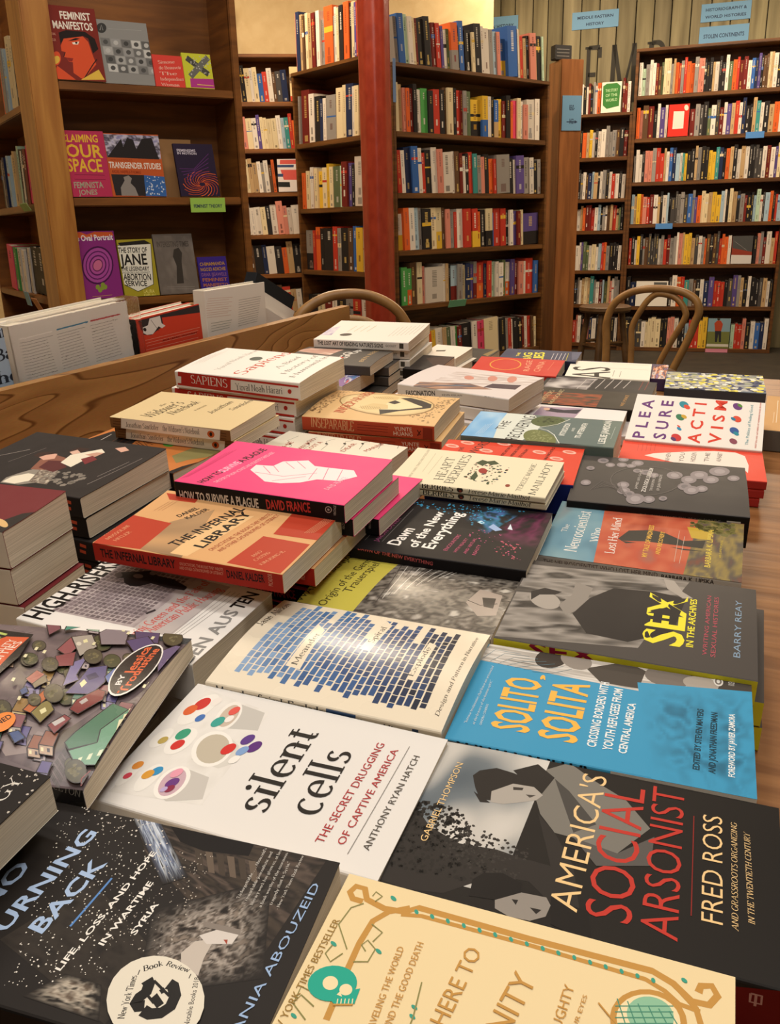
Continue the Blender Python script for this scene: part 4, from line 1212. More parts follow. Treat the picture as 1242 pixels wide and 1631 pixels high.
L|2a1612|12|1836,146 1884,75 1839,59 1890,137
@sapiens ece5dc ece5dc e9dfcf
#t
T|Sapiens|115,1073|1355|220|-3.8|c2503f|s
T|Yuval Noah Harari|214,1594|1296|97|2.0|a89f96|s
T|A Brief|517,669|761|104|0.6|7a7168|s
T|History of|309,426|1139|99|1.3|7a7168|s
T|Humankind|202,210|1408|97|2.2|7a7168|s
E|5a6058|941,1358 94,-60 73,93
P|c9392c|1591,238 1560,3 1397,2
L|b9b0a6|4|334,2199 926,2242
L|b9b0a6|4|392,2170 1040,2212
L|b9b0a6|4|450,2140 1156,2180
L|b9b0a6|4|509,2110 1273,2149
#s
P|bb342a|128,272 1068,258 1041,48 95,66
P|bb342a|62,276 156,275 171,193 50,201
P|bb342a|1068,258 2274,233 2271,202 1064,226
P|bb342a|32,88 2256,29 2253,-7 26,55
T|SAPIENS|301,107|688|136|-1.5|efe6dc|s
T|Yuval Noah Harari|1134,74|850|106|0.3|4a433d|s
E|b3352c|2113,131 34,-1 3,36
@widow dac294 7d5633 e9dfcf
#t
T|the|605,1534|133|67|-4.6|3a2e24|i
T|Widower's|149,1362|693|222|-6.3|2a221c|i
T|Notebook|339,1136|593|160|-5.4|2a221c|i
T|a memoir|578,935|265|60|-7.7|7a6648|i
T|Jonathan|534,634|539|110|-2.8|2a221c|i
T|Santlofer|735,422|479|98|-8.5|2a221c|i
E|4a3a2a|-15,1762 4,-12 21,17
E|4a3a2a|-18,1649 4,-12 21,17
E|4a3a2a|-21,1536 4,-12 21,17
E|4a3a2a|-24,1424 4,-11 21,16
E|4a3a2a|-27,1313 4,-11 21,16
E|4a3a2a|-30,1203 4,-11 21,16
E|4a3a2a|-33,1093 4,-11 21,15
E|4a3a2a|-36,985 4,-11 21,15
E|4a3a2a|-38,877 4,-11 21,15
E|4a3a2a|-41,770 3,-11 20,15
E|4a3a2a|-44,664 3,-11 20,14
E|4a3a2a|-47,558 3,-11 20,14
E|4a3a2a|-50,453 3,-11 20,14
E|4a3a2a|-53,349 3,-11 20,14
E|4a3a2a|-55,246 3,-11 20,13
E|4a3a2a|-58,143 3,-11 20,13
#s
P|e8dfd2|204,164 1814,143 1785,-10 173,9
T|Jonathan Santlofer|261,34|559|75|0.8|2a221c|i
T|the Widower's Notebook|881,40|601|82|0.6|2a221c|i
E|c8602f|1659,72 57,-2 7,48
E|2a221c|1659,72 22,-2 4,28
L|5a3a20|10|62,138 189,138
L|5a3a20|10|1818,104 1905,101
L|5a3a20|10|55,100 182,100
L|5a3a20|10|1813,68 1901,66
L|5a3a20|10|47,62 174,62
L|5a3a20|10|1809,32 1896,30
L|5a3a20|10|39,24 167,25
L|5a3a20|10|1804,-4 1891,-6
@lost e6ded4 e6e0d9 e9dfcf
#t
N|a99ab8 cfc6d2 e6ded4|358,2055 995,2063 1190,1873 398,1798|8,6|2,2|3|1
E|4a443e|491,1507 64,-114 100,55
L|8a8276|6|469,575 1255,568
L|8a8276|6|512,498 1300,487
L|8a8276|6|554,420 1345,406
L|8a8276|6|597,342 1390,325
L|8a8276|6|640,264 1436,244
L|8a8276|6|683,185 1481,163
L|8a8276|6|726,107 1526,81
L|b9b08a|12|748,1564 1275,1529
L|b9b08a|12|770,1426 1296,1388
L|b9b08a|12|791,1288 1317,1247
L|b9b08a|12|813,1150 1339,1106
#s
T|THE LOST ART OF READING NATURE'S SIGNS|83,71|1422|81|-0.7|2a2622|B
T|GOOLEY|1558,74|229|46|0.6|4a443e|b
P|4a463f|1850,158 1938,154 1935,49 1847,52
@pleasure ece5dd e0d8ce e9dfcf
#t
T|P L E A|60,1670|1154|175|-0.7|6a3a7a|B
T|S U R E|80,1361|1142|181|-0.2|6a3a7a|B
T|A C T I|48,869|1178|176|-0.5|d8402f|B
T|V I S M|82,579|1263|173|-1.0|d8402f|B
E|2f8a9a|1138,1193 -1,-70 106,22
E|d8503a|1074,1142 -5,-47 69,18
E|3a7a5a|750,1212 -1,-63 93,21
E|c9a03a|777,1157 -5,-41 58,17
E|2f8ab0|412,1192 -5,-34 48,16
E|d8402f|483,1205 -7,-23 31,15
E|c93a3a|161,1208 2,-72 103,22
E|5a3a6a|111,1245 -4,-39 54,17
E|6a3a7a|1201,399 -1,-68 105,17
E|5a8a3a|1236,365 -7,-34 51,14
E|d8503a|827,385 -1,-61 92,16
E|2f7a9a|823,440 -6,-34 49,14
E|3a5a9a|488,407 0,-65 96,16
E|2f8a9a|411,375 -4,-38 55,14
E|8a4a5a|192,403 -1,-54 77,15
T|The Politics of Feeling Good|123,197|1156|42|-1.2|4a93a0|b
T|WRITTEN AND GATHERED BY ADRIENNE MAREE BROWN|55,81|1331|23|-1.1|c9503f|b
@redwhen df4d3a a3302a e9dfcf
#t
P|e6dad0|672,1623 782,1504 868,1310 986,986 1083,662 1090,372 959,244 581,208 282,229 423,284 470,359 471,666 389,1009 512,1297
T|WHEN|480,1270|381|64|-1.9|3a2a2a|b
T|YOU|525,1081|382|63|-2.7|3a2a2a|b
T|HIDDEN|563,923|383|63|-3.3|3a2a2a|b
T|THE|606,740|383|62|-4.0|3a2a2a|b
T|ALPHABET|645,577|384|62|-4.6|3a2a2a|b
L|b02f24|4|831,1733 1148,1733
L|b02f24|4|845,1673 1162,1672
L|b02f24|4|859,1614 1176,1612
L|b02f24|4|872,1555 1190,1552
L|b02f24|4|886,1496 1204,1491
@biglies 3b3e58 2f3146 e9dfcf
#t
T|THE|207,1222|315|59|4.0|e6da3a|B
T|BIG|-90,912|668|178|7.6|e6da3a|B
T|LIES|-64,673|724|207|6.4|e6da3a|B
L|c9c4c8|12|38,518 597,550
L|c9c4c8|12|55,441 614,471
L|c9c4c8|12|72,365 631,392
L|c9c4c8|12|89,288 648,313
L|d8cc3a|10|11,209 661,254
P|5a5d74|745,200 869,-36 231,-46 130,103
@redyel c93a2e b03028 e9dfcf
#t
L|d9a03a|26|730,828 604,819 485,844 387,899 319,978 288,1073 297,1175 345,1272 428,1355 538,1415 663,1445 790,1441 905,1402 994,1334 1048,1243 1059,1139 1028,1035 957,943 856,871 735,829
T|RAGE|279,577|774|114|5.2|e0a080|b
T|CHINA|286,370|728|130|-0.1|e0a080|b
L|d98a6a|6|416,233 1008,202
@aswhite ede6d8 ede6d8 e9dfcf
#t
T|AS|-23,716|856|721|5.1|2a2622|b
L|5a544c|7|770,945 755,51
L|8a8276|10|152,690 591,687
L|8a8276|10|134,562 571,556
L|c9b05a|6|1145,767 1117,67
@monsters 38322b 2f2a25 e9dfcf
#t
N|38322b 5a4028 a34a28 38322b 6a5030|-198,1617 720,1733 788,691 30,687|26,8|7,3|91|1.2
T|The|258,1865|373|54|-0.5|c9b88a|s
T|MONSTERS|-6,1637|831|84|-5.3|c9b88a|s
T|MASQUE|-13,1445|932|71|-2.6|c9b88a|s
T|WE MAKE|170,253|701|59|-1.0|b98a4a|b
@hands 2e2a2b 2a2627 e9dfcf
#t
N|d8d2ce a9a2a0 5d5657 2e2a2b|50,1979 761,1965 843,1089 131,1166|18,8|2,2|93|1
L|bdb6b2|16|169,1353 742,1289
L|bdb6b2|16|217,1191 791,1123
L|bdb6b2|16|265,1029 839,957
L|bdb6b2|16|313,868 888,792
L|bdb6b2|16|361,708 936,626
L|bdb6b2|16|408,547 985,462
L|a03a34|8|361,262 905,254
L|a03a34|8|390,163 935,153
@camo 6a7480 4a4a50 e9dfcf
#t
N|c9c060 4a5f90 d8d4c0 2f3a64 7a8a50|-172,1740 1150,1724 1244,-10 96,7|40,14|14,5|95|1.6
S|2a3560|-172,1740 1150,1724 1244,-10 96,7|90|110|1
S|e0d24a|-172,1740 1150,1724 1244,-10 96,7|60|100|2
S|e8e4d4|-172,1740 1150,1724 1244,-10 96,7|40|90|3
L|c0503f|8|-288,1569 -11,1343
L|c0503f|8|-53,1543 -211,1207
@fascin d8cdca e8e3de e9dfcf
#t
N|d8cdca b9a8a2 e6dedb a8908a|142,1595 1049,1510 1401,-49 760,38|30,10|9,3|97|1
P|4a3a44|362,641 606,584 725,109 454,101
N|8a9aa8 b98a6a 4a4a5a 6a7a8a|-159,1764 225,1770 460,933 319,443|20,6|5,2|98|1
E|c98a7a|769,1109 36,-75 116,73
E|c98a7a|901,728 76,-55 157,89
E|c98a7a|1009,416 109,-40 191,101
#s
T|FASCINATION|171,32|571|82|6.8|26221f|B
T|KEVIN KILLIAN|871,114|371|30|5.7|4a443e|b
T|SEMIOTEXT|1649,194|225|27|5.4|6a645e|b
@gou 4d4844 4d4844 e9dfcf
#t
N|d8b9a8 b98a7a e0c8b8|722,1944 1095,1759 1124,1023 553,1087|10,6|3,2|99|1
T|GO|396,633|553|192|9.9|d8d2ca|B
T|UP|753,648|473|144|-5.9|d8d2ca|B
T|BEN REED|256,249|1038|87|3.2|b99a6a|b
@manwho e4dbc8 e4dbc8 e9dfcf
#t
L|3a342e|6|287,1609 511,1602 683,1782 921,1735
E|2a2622|574,1670 7,-18 29,22
L|3a342e|6|400,1359 632,1368 769,1505 963,1444
E|2a2622|672,1420 7,-18 30,21
L|3a342e|6|513,1109 754,1135 853,1229 1005,1157
E|2a2622|770,1171 7,-18 30,20
L|3a342e|6|626,859 875,901 937,955 1045,874
E|2a2622|867,923 7,-18 30,20
L|3a342e|6|738,610 997,668 1021,683 1086,595
E|2a2622|963,676 7,-18 30,19
L|3a342e|6|850,362 1118,434 1104,413 1126,319
E|2a2622|1060,430 7,-18 30,18
L|3a342e|6|962,114 1240,200 1186,146 1165,47
E|2a2622|1155,185 7,-17 31,18
T|THE|290,1639|368|78|2.2|b05a4a|b
T|MAN WHO|355,1380|550|75|3.6|b05a4a|b
T|LOST A|456,1253|358|77|-0.4|b05a4a|b
T|DEAR|565,756|370|75|-1.2|b05a4a|b
T|MARINA|684,456|419|77|-14.1|b05a4a|b
@woman e6dfde e6dfde e9dfcf
#t
P|a894a8|45,1494 626,1446 682,732 81,798
P|2f2a3a|386,1329 574,1268 510,1034 611,748 357,789 347,1115
E|d8b09a|502,1324 14,-53 72,20
L|c9b0b8|4|119,1816 609,1784
L|c9b0b8|4|140,1737 629,1703
L|c9b0b8|4|160,1657 650,1622
@darkfig 2b2727 1f1b1b d9cdb9
#t
P|7a1f26|-57,1093 14,624 11,272 -166,685 -223,923
P|8f877c|72,1225 219,1281 367,1242 546,1164 642,1004 559,772 408,816 211,812 93,970
P|e6dcc8|104,1227 267,1236 407,1124 395,957 237,929 102,1040
N|b8ac9a 5a4a44 d8ccb8|205,928 559,1083 577,820 200,652|12,10|5,4|103|1.3
P|8a5a4a|520,1202 806,1317 985,1226 939,1024 681,885 548,1010
P|5a2a2c|594,1147 810,1192 847,1036 705,813 527,866
P|d8a894|871,1412 1005,1375 1018,1241 879,1161 801,1264
P|3a2622|891,1512 995,1497 1044,1395 1026,1264 950,1356 854,1395
P|e6dcc8|802,995 1042,1053 1183,923 1317,798 1233,680 1072,732 893,764 721,766
P|c89a86|1098,881 1206,783 1217,682 1075,703
P|3a2622|1114,1182 1271,1129 1284,946 1159,997
P|d8b09c|1114,1134 1207,1088 1135,976 1056,1034
P|7a3034|967,828 1101,757 1014,619 842,657
P|d8a894|1382,646 1460,551 1378,423 1297,483
S|8a8278|220,882 585,796 604,330 252,404|40|60|4
L|c9c0b8|8|755,1925 1037,1703
L|c9c0b8|4|353,201 1210,92
L|c9c0b8|4|578,248 1072,179
L|a39a92|5|620,1655 1139,1534
#s
L|b04a30|40|1866,191 1955,179
L|b04a30|40|1848,115 1937,104
@darkred 742c31 e6dccb d9cdb9
#t
P|2f2a28|-556,198 131,226 401,100 486,-45 101,-30 -264,20
E|dcb47a|174,146 -6,-70 75,82
@nia c2763c 211d1c e9dfcf
#t
P|221e1e|-132,1868 415,2073 797,2007 816,1443 360,1266 -151,1236
P|221e1e|-12,110 244,82 505,-22 -164,-186
P|8a8050|457,480 790,436 970,88 748,-80 446,173 288,235
P|5a4030|846,682 929,610 1121,-30 922,7 815,423
E|4f9a3a|759,849 37,-71 71,80
T|MARIONIA|18,1275|687|251|-20.2|4a2a1c|s
L|c9c0b8|12|270,1836 691,1920
L|7a4a2a|7|345,1654 681,1707
L|7a4a2a|7|398,1551 735,1601
L|7a4a2a|7|451,1448 789,1496
@purpleblue 8a6a9a d8d2cc e9dfcf
#t
N|c8503a 3a5a9a e6dedb 7a6aa8 5a8ab0|-7,-25 1332,585 1438,45 685,-165|14,12|4,4|111|1.3
@darkA 35302f 1c1918 e9dfcf
#t
P|4a3a34|937,553 1184,29 7,-32
#s
T|O|531,30|69|66|-4.2|a9a29a|b
@whiteB e6dccd e6dccd e9dfcf
#t
P|5a5449|515,680 589,480 482,470 415,653
@darkC 3b3733 2f2b28 e9dfcf
#t
P|8a7448|637,222 1202,113 1180,28 531,70
@pebble 3a3534 3a3534 e9dfcf
#t
S|e6dedb|-550,73 1144,209 1218,1 -115,-136|40|50|3
S|9a3a34|-550,73 1144,209 1218,1 -115,-136|30|40|4
@whiteA 4a3a5a 4a3a5a e9dfcf
#t
N|4a3a5a e6dedb d87a3a 2a2230 8a6a9a|-144,279 981,283 1123,-5 -158,27|12,10|4,4|115|1.3
@wood c99a62 6a645c e9dfcf
#t
P|9fb0ba|1325,3912 1610,3817 2068,2140 1645,2108
L|f0e0c8|8|421,1914 1705,1919
L|f0e0c8|5|405,1962 997,1959
@d_feminist 7c2a22 7c2a22 e9dfcf
#t
P|241a18|259,1373 498,1465 1072,1458 1333,1277 1394,975 1204,830 1129,1269 978,1332 361,1170 262,1028
P|d9532e|257,993 381,1206 976,1318 1113,1167 1175,829 1248,512 767,19 502,210 538,523 421,538 365,653 293,670 361,811 253,834
P|241a18|490,1141 746,1254 877,1246 734,1185
P|efe6d8|611,1112 840,1155 788,1064 640,1058
E|241a18|744,1110 37,2 4,28
L|241a18|22|361,811 293,670
P|8f2a22|365,653 572,642 519,543 423,552
L|241a18|30|767,19 1153,507 1294,664
P|d9532e|-179,-39 45,393 543,5
P|e0b94a|692,14 1296,358 1429,59
E|d9532e|57,603 139,21 35,210
E|e0b94a|50,561 113,47 3,111
T|FEMINIST|388,1791|921|220|0.8|efe8dc|B
T|MANIFESTOS|129,1493|1199|221|1.0|efe8dc|B
T|A GLOBAL|-71,1292|241|70|-1.1|d9a08a|b
T|READER|-62,1119|203|70|-1.6|d9a08a|b
@d_gray 8d8d8c 8d8d8c e9dfcf
#t
E|3a3a3a|142,1650 155,8 24,152
L|8d8d8c|25|84,1579 156,1740 177,1584
L|a9a9a8|8|341,1647 1413,1678
P|757575|49,1358 341,1360 349,1121 59,1127
E|505050|200,1243 76,-3 11,69
P|989898|371,1355 664,1357 672,1117 380,1123
E|b9b9b8|522,1240 77,-3 11,69
P|6c6c6c|694,1351 988,1353 996,1113 703,1119
E|444444|846,1236 77,-3 11,69
P|c4c4c2|1018,1348 1314,1349 1322,1109 1028,1115
E|505050|1171,1232 77,-3 11,69
P|606060|1344,1344 1640,1346 1648,1105 1353,1111
E|b9b9b8|1497,1228 78,-3 11,69
P|a8a8a7|85,1101 377,1102 385,863 94,869
E|b9b9b8|235,986 76,-3 11,69
P|757575|407,1097 700,1098 708,859 416,865
E|444444|558,981 77,-3 11,69
P|989898|730,1093 1024,1094 1032,854 739,860
E|505050|882,977 77,-3 11,69
P|6c6c6c|1054,1089 1350,1090 1358,850 1063,856
E|b9b9b8|1206,973 77,-3 11,69
P|c4c4c2|1380,1085 1676,1086 1684,845 1389,851
E|444444|1533,968 78,-3 11,69
P|606060|121,844 413,844 421,606 130,612
E|444444|271,728 76,-3 11,69
P|a8a8a7|443,839 736,840 744,601 452,607
E|505050|594,723 77,-3 11,69
P|757575|766,834 1060,835 1068,595 775,602
E|b9b9b8|917,718 77,-3 11,69
P|989898|1090,830 1386,831 1394,590 1099,597
E|444444|1242,714 77,-3 11,69
P|6c6c6c|1416,825 1712,826 1720,585 1425,592
E|505050|1569,709 78,-3 11,69
P|c4c4c2|156,586 448,586 457,348 166,355
E|505050|307,470 76,-3 11,69
P|606060|478,581 772,581 780,342 488,349
E|b9b9b8|629,465 77,-3 11,69
P|a8a8a7|802,576 1096,576 1104,337 811,344
E|444444|953,460 77,-3 11,69
P|757575|1126,571 1422,571 1429,331 1135,338
E|505050|1278,454 77,-3 11,69
P|989898|1452,566 1748,566 1756,325 1461,333
E|b9b9b8|1604,449 78,-3 11,69
@d_red d9463c d9463c e9dfcf
#t
T|Simone|182,697|563|103|4.6|f0c9b8|s
T|de Beauvoir|180,523|765|102|4.3|f0c9b8|s
T|The|178,352|589|100|2.6|f0c9b8|s
T|Independent|176,184|788|98|2.2|f0c9b8|s
T|Woman|174,19|614|97|0.6|f0c9b8|s
@d_x c9cc3a c9cc3a e9dfcf
#t
L|4a4a46|190|166,952 857,467
L|6a6a66|190|925,1018 205,358
S|b9b9b4|136,984 1032,1064 996,475 162,355|40|40|3
P|b03a8c|184,300 996,329 1029,22 167,18
L|e8d84a|18|402,120 969,108
@d_claiming b83358 b83358 e9dfcf
#t
T|CLAIMING|-79,1683|1143|228|0.4|e8b93c|B
T|OUR|10,1232|1141|386|-0.6|e8b93c|B
T|SPACE|-24,785|1092|390|-0.3|e8b93c|B
L|7a1c3c|14|156,686 1102,671
L|7a1c3c|14|132,546 1115,542
T|FEMINISTA|85,270|922|187|0.7|a8a08a|B
T|JONES|187,60|597|157|0.9|a8a08a|B
@d_trans c0592c c0592c e9dfcf
#t
N|8a86b0 c9c4d8 3a3440 a9a4c4|8,1957 1845,1944 1798,1206 21,1234|26,14|7,4|201|1.3
P|2a2526|21,1234 565,1823 594,1567 771,1863 957,1793 1020,1498 1248,1835 1584,1879 1736,1191
T|TRANSGENDER STUDIES|35,908|1722|189|-1.1|e8ddd0|B
T|INTRODUCTION TO|116,1126|707|58|-1.0|8f3418|b
T|ARDEL HAEFELE-THOMAS|97,748|949|87|-1.2|8f3418|B
P|2f2b2c|57,704 1134,683 1099,14 98,35
P|8d8681|293,31 304,287 465,504 447,614 617,672 717,575 648,429 779,279 848,19
P|3a66a8|1134,683 1834,633 1808,-1 1099,14
S|c9d4e4|1159,646 1811,603 1782,38 1122,51|50|40|4
@d_motion 2b2038 2b2038 e9dfcf
#t
T|FEMINISMS|112,1486|654|88|-0.3|c9c0d0|B
T|IN MOTION|111,1398|673|74|-0.5|c9c0d0|B
L|d8602f|26|924,396 994,360 1031,295 1022,212 957,123 837,43 669,-13 469,-30
L|a3402f|26|911,372 951,319 947,247 892,169 784,100 633,55 454,46 268,81
L|a3402f|26|884,353 888,290 844,222 751,161 617,123 459,119 296,156 152,238
L|d8602f|26|846,341 814,278 736,223 620,189 481,187 339,224 216,302 134,417
L|a3402f|26|803,337 740,285 640,251 519,248 396,282 291,354 226,460 216,593
L|a3402f|26|761,343 677,308 571,301 463,330 373,394 321,490 321,609 386,739
L|d8602f|26|728,357 635,345 539,366 459,421 416,506 423,612 490,727 620,836
L|a3402f|26|707,378 619,390 547,435 508,509 517,602 583,703 707,797 885,869
L|a3402f|26|703,402 633,437 595,499 602,581 663,669 778,750 943,809 1143,832
L|d8602f|26|715,426 673,478 675,548 728,626 832,695 981,744 1161,759 1355,730
L|a3402f|26|741,445 735,507 777,576 867,637 1000,678 1160,687 1330,654 1488,575
L|a3402f|26|779,458 808,520 884,576 999,613 1141,619 1289,586 1423,509 1519,392
L|d8602f|26|821,462 882,516 981,551 1105,557 1234,526 1347,455 1423,347 1442,209
L|a3402f|26|863,457 947,493 1054,502 1166,476 1263,413 1324,315 1330,191 1268,55
L|a3402f|26|897,443 991,457 1090,438 1175,384 1225,297 1223,188 1158,68 1027,-46
L|d8602f|26|919,423 1009,412 1085,368 1129,293 1123,197 1060,93 935,-5 755,-79
L|5a2f6a|22|97,920 605,910 1224,1435
L|5a2f6a|22|143,813 596,864 1196,1283
L|5a2f6a|22|189,706 587,818 1168,1130
L|5a2f6a|22|235,597 578,772 1140,976
L|5a2f6a|22|282,488 569,726 1112,822
L|5a2f6a|22|329,377 561,680 1084,666
@d_oval 8a2f7c 8a2f7c e9dfcf
#t
P|d8602f|-54,2134 163,2158 364,2073 627,2160 1198,2135 1229,2025 -30,1963
T|The Oval Portrait|-211,1869|1411|185|0.8|efe8ea|B
E|4a1a4a|559,1080 517,-15 103,617
E|a84a9a|559,1080 471,-12 94,560
E|5a205a|559,1080 393,-8 81,465
E|a84a9a|559,1080 362,-6 76,427
E|5a205a|559,1080 285,-1 63,333
E|b0509a|559,1080 246,1 56,286
E|6a2a5a|559,1080 175,5 44,202
E|c86a90|559,1080 144,7 39,165
E|8a9a3a|445,376 69,-3 11,80
E|8a9a3a|596,348 69,-3 11,79
E|8a9a3a|509,279 69,-3 11,79
E|8a9a3a|690,366 68,-3 12,79
E|8a9a3a|625,441 69,-3 12,80
L|d8b040|10|226,74 876,96
@d_jane a89a2c a89a2c e9dfcf
#t
P|e6e2d4|12,1706 1142,1718 1035,376 467,163 40,415
L|2a2622|22|12,1706 1142,1718 1035,376 467,163 40,415
P|2a2622|38,1785 948,1850 1145,1735 102,1679
T|THE STORY OF|9,1460|973|174|-1.3|2a2622|B
T|JANE|15,1054|917|357|-0.5|2a2622|B
T|THE LEGENDARY|13,870|951|138|-2.1|2a2622|B
T|UNDERGROUND FEMINIST|15,778|957|68|-2.4|2a2622|b
T|ABORTION|39,565|938|211|-3.0|2a2622|B
T|SERVICE|71,368|739|179|-3.2|2a2622|B
T|LAURA|658,105|368|113|-2.5|e8dc7a|b
T|KAPLAN|652,-23|391|105|-3.2|e8dc7a|b
@d_interesting 6d645d 6d645d e9dfcf
#t
N|7a716a 6d645d 857b73|29,1982 1401,1959 1417,6 -13,55|10,12|3,3|205|1
T|INTERESTING TIMES|117,1605|1127|181|-0.4|544c46|B
P|3f3934|622,1274 689,1507 869,1563 968,1379 906,1101 876,348 623,346 706,947
L|a9a098|6|248,256 1241,213
L|a9a098|6|236,188 1231,143
@d_purple 3d2a86 3d2a86 e9dfcf
#t
T|CHIMAMANDA|66,916|933|115|0.8|b98a3a|B
T|NGOZI ADICHIE|72,735|932|114|0.2|b98a3a|B
T|DEAR IJEAWELE|78,555|930|114|-0.3|8a5a8a|B
T|FEMINIST|84,376|929|114|-0.8|b06a4a|B
T|MANIFESTO|90,197|928|113|-1.4|b06a4a|B
@b_blue a9bcd2 1f5f95 e9dfcf
#t
P|d8d4ce|-3710,2802 4135,1779 3623,27 -3773,2179
P|1f66a0|2659,5007 3296,5144 4229,252 3493,358
T|Finalists|850,3665|1136|190|5.7|b5505f|S
T|their irregular|585,3357|1707|189|2.0|2f3440|S
T|and the Bay|625,3022|1673|196|1.1|2f3440|S
T|the other|668,2675|1640|203|0.3|2f3440|S
T|thoughts.|712,2315|1605|210|-0.4|2f3440|S
T|comes from|1013,1665|1514|143|-5.8|5a5550|s
T|and more|1050,1389|1546|146|-7.1|5a5550|s
T|it can be|1087,1106|1581|149|-8.5|5a5550|s
T|in the end|1126,814|1617|152|-9.9|5a5550|s
@b_plastic ddd6ce e8e2da e9dfcf
#t
L|efe9e2|18|176,3301 771,3310
L|4a86a8|24|873,3317 1535,3330
L|c0504f|24|1583,3329 2272,3327
L|8f8880|7|173,3236 768,3239
L|8f8880|7|172,3186 657,3192
L|8f8880|7|172,3137 664,3142
L|8f8880|7|171,3088 671,3093
L|8f8880|7|170,3038 679,3043
L|8f8880|7|170,2989 686,2993
L|8f8880|7|169,2939 693,2943
L|8f8880|7|169,2890 701,2893
L|8f8880|7|168,2840 708,2843
L|8f8880|7|167,2790 716,2793
L|8f8880|7|167,2740 723,2742
L|8f8880|7|166,2690 730,2691
L|8f8880|7|165,2640 738,2640
L|8f8880|7|859,3239 1449,3248
L|8f8880|7|859,3189 1325,3201
L|8f8880|7|858,3139 1333,3152
L|8f8880|7|858,3090 1341,3102
L|8f8880|7|858,3040 1350,3053
L|8f8880|7|858,2990 1359,3003
L|8f8880|7|857,2940 1367,2953
L|8f8880|7|857,2890 1376,2903
L|8f8880|7|857,2840 1384,2852
L|8f8880|7|856,2789 1393,2802
L|8f8880|7|856,2739 1402,2751
L|8f8880|7|856,2689 1410,2700
L|8f8880|7|856,2638 1419,2649
L|8f8880|7|1568,3246 2198,3253
L|8f8880|7|1569,3193 2058,3203
L|8f8880|7|1569,3140 2068,3150
L|8f8880|7|1569,3088 2079,3098
L|8f8880|7|1570,3035 2089,3045
L|8f8880|7|1570,2982 2099,2992
L|8f8880|7|1570,2929 2109,2939
L|8f8880|7|1571,2875 2120,2886
L|8f8880|7|1571,2822 2130,2832
L|8f8880|7|1571,2769 2140,2778
L|8f8880|7|1572,2715 2151,2725
L|8f8880|7|1572,2662 2161,2671
L|8f8880|7|1572,2608 2172,2616
@b_guitar d2452f 1d1a1b e9dfcf
#t
P|3a3334|54,3149 1703,3160 1703,3007 681,3095 686,2934 355,2823 167,2867 80,2982
P|e4dfda|170,2901 178,3003 310,3020 368,3134 635,3137 652,2992 740,2927 645,2897 564,2951 399,2834 251,2848
L|2a2526|8|396,3106 556,2864
E|2a2526|218,2956 34,9 -20,34
L|e8a08a|7|188,2755 1643,2721
L|e8a08a|7|198,2699 1588,2669
L|e8a08a|7|208,2643 1532,2617
T|-BOB LEARY, GUITARIST|595,2651|959|29|-1.8|6a1c14|B
L|e8a08a|7|176,2577 1569,2533
L|e8a08a|7|187,2514 1579,2472
L|e8a08a|7|199,2452 1590,2410
@b_white e0d9d0 e6e0d8 e9dfcf
#t
L|c49a8a|6|79,3122 810,3073
L|c49a8a|6|57,3076 697,3042
L|c49a8a|6|34,3030 788,2983
L|c49a8a|6|12,2984 676,2952
L|c49a8a|6|-10,2939 767,2894
L|c49a8a|6|-33,2893 655,2863
L|c49a8a|6|-55,2848 745,2805
L|c49a8a|6|-77,2803 633,2775
L|c49a8a|6|-99,2758 724,2716
L|7a736c|6|995,2987 1712,2990
L|7a736c|6|988,2938 1697,2942
L|7a736c|6|981,2889 1682,2895
L|7a736c|6|974,2840 1667,2847
L|7a736c|6|967,2791 1652,2800
L|7a736c|6|960,2742 1637,2753
L|7a736c|6|953,2694 1622,2706
L|7a736c|6|946,2645 1608,2660
L|7a736c|6|939,2597 1593,2613
L|7a736c|6|932,2549 1578,2567
L|7a736c|6|926,2501 1564,2521
L|7a736c|6|919,2453 1549,2474
L|6a7a70|6|111,2621 736,2609
L|6a7a70|6|107,2567 708,2561
L|6a7a70|6|104,2513 679,2513
L|6a7a70|6|101,2459 651,2465
@f_red d4352b d4352b e9dfcf
#t
P|e6d6cc|362,1811 1135,1784 1148,558 343,539
E|ecd0c0|1267,2021 156,-16 -18,203
@f_green e8e0d0 e8e0d0 e9dfcf
#t
P|3f7a3c|81,1930 360,2092 1136,2115 1419,1876 1364,440 995,375 445,271 133,548
T|THE STORY|291,1493|943|205|1.3|a9c898|B
T|OF THE|319,1136|886|205|2.8|a9c898|B
T|WORLD|347,780|884|204|3.7|a9c898|B
@f_man 7d9aa8 7d9aa8 e9dfcf
#t
P|6f7440|-17,1350 1692,1350 1700,0 0,0
P|a9462f|468,2007 670,2230 943,2230 1123,1951 1048,1404 567,1404
P|2f2f33|567,1404 1048,1404 1102,508 946,508 848,1189 789,508 632,508
E|3a2f28|772,2343 110,0 -8,114
P|c9c4b8|20,354 1684,354 1693,151 -14,151
@f_gray 8a3a2c 8a3a2c e9dfcf
#t
P|4a4a4a|0,2100 1500,2100 1507,885 36,1191
P|c9c4c0|-19,684 1519,633 1503,-48 0,0
L|d8d4d0|6|148,1714 1126,1000
@f_white dcd6cc dcd6cc e9dfcf
#t
P|4a6a3a|458,1663 787,1492 1192,1621 1004,1379 591,1351
P|5a5a58|1377,1916 2403,1904 2416,1651 1392,1711
@f_war e0d4d0 e0d4d0 e9dfcf
#t
P|d05a52|225,2143 1328,2142 1353,1857 186,1863
P|d05a52|209,1482 1433,1470 1371,787 406,806
P|3a4a70|-49,1809 1185,1802 1154,1636 -70,1646
P|3a4a70|-123,1223 395,1216 364,1010 -149,1018
P|2a2a2a|-50,667 821,648 833,305 -25,328
@f_portrait e8cf9a e8cf9a e9dfcf
#t
P|a88a6a|-10,1749 1454,1809 1402,1198 -41,1142
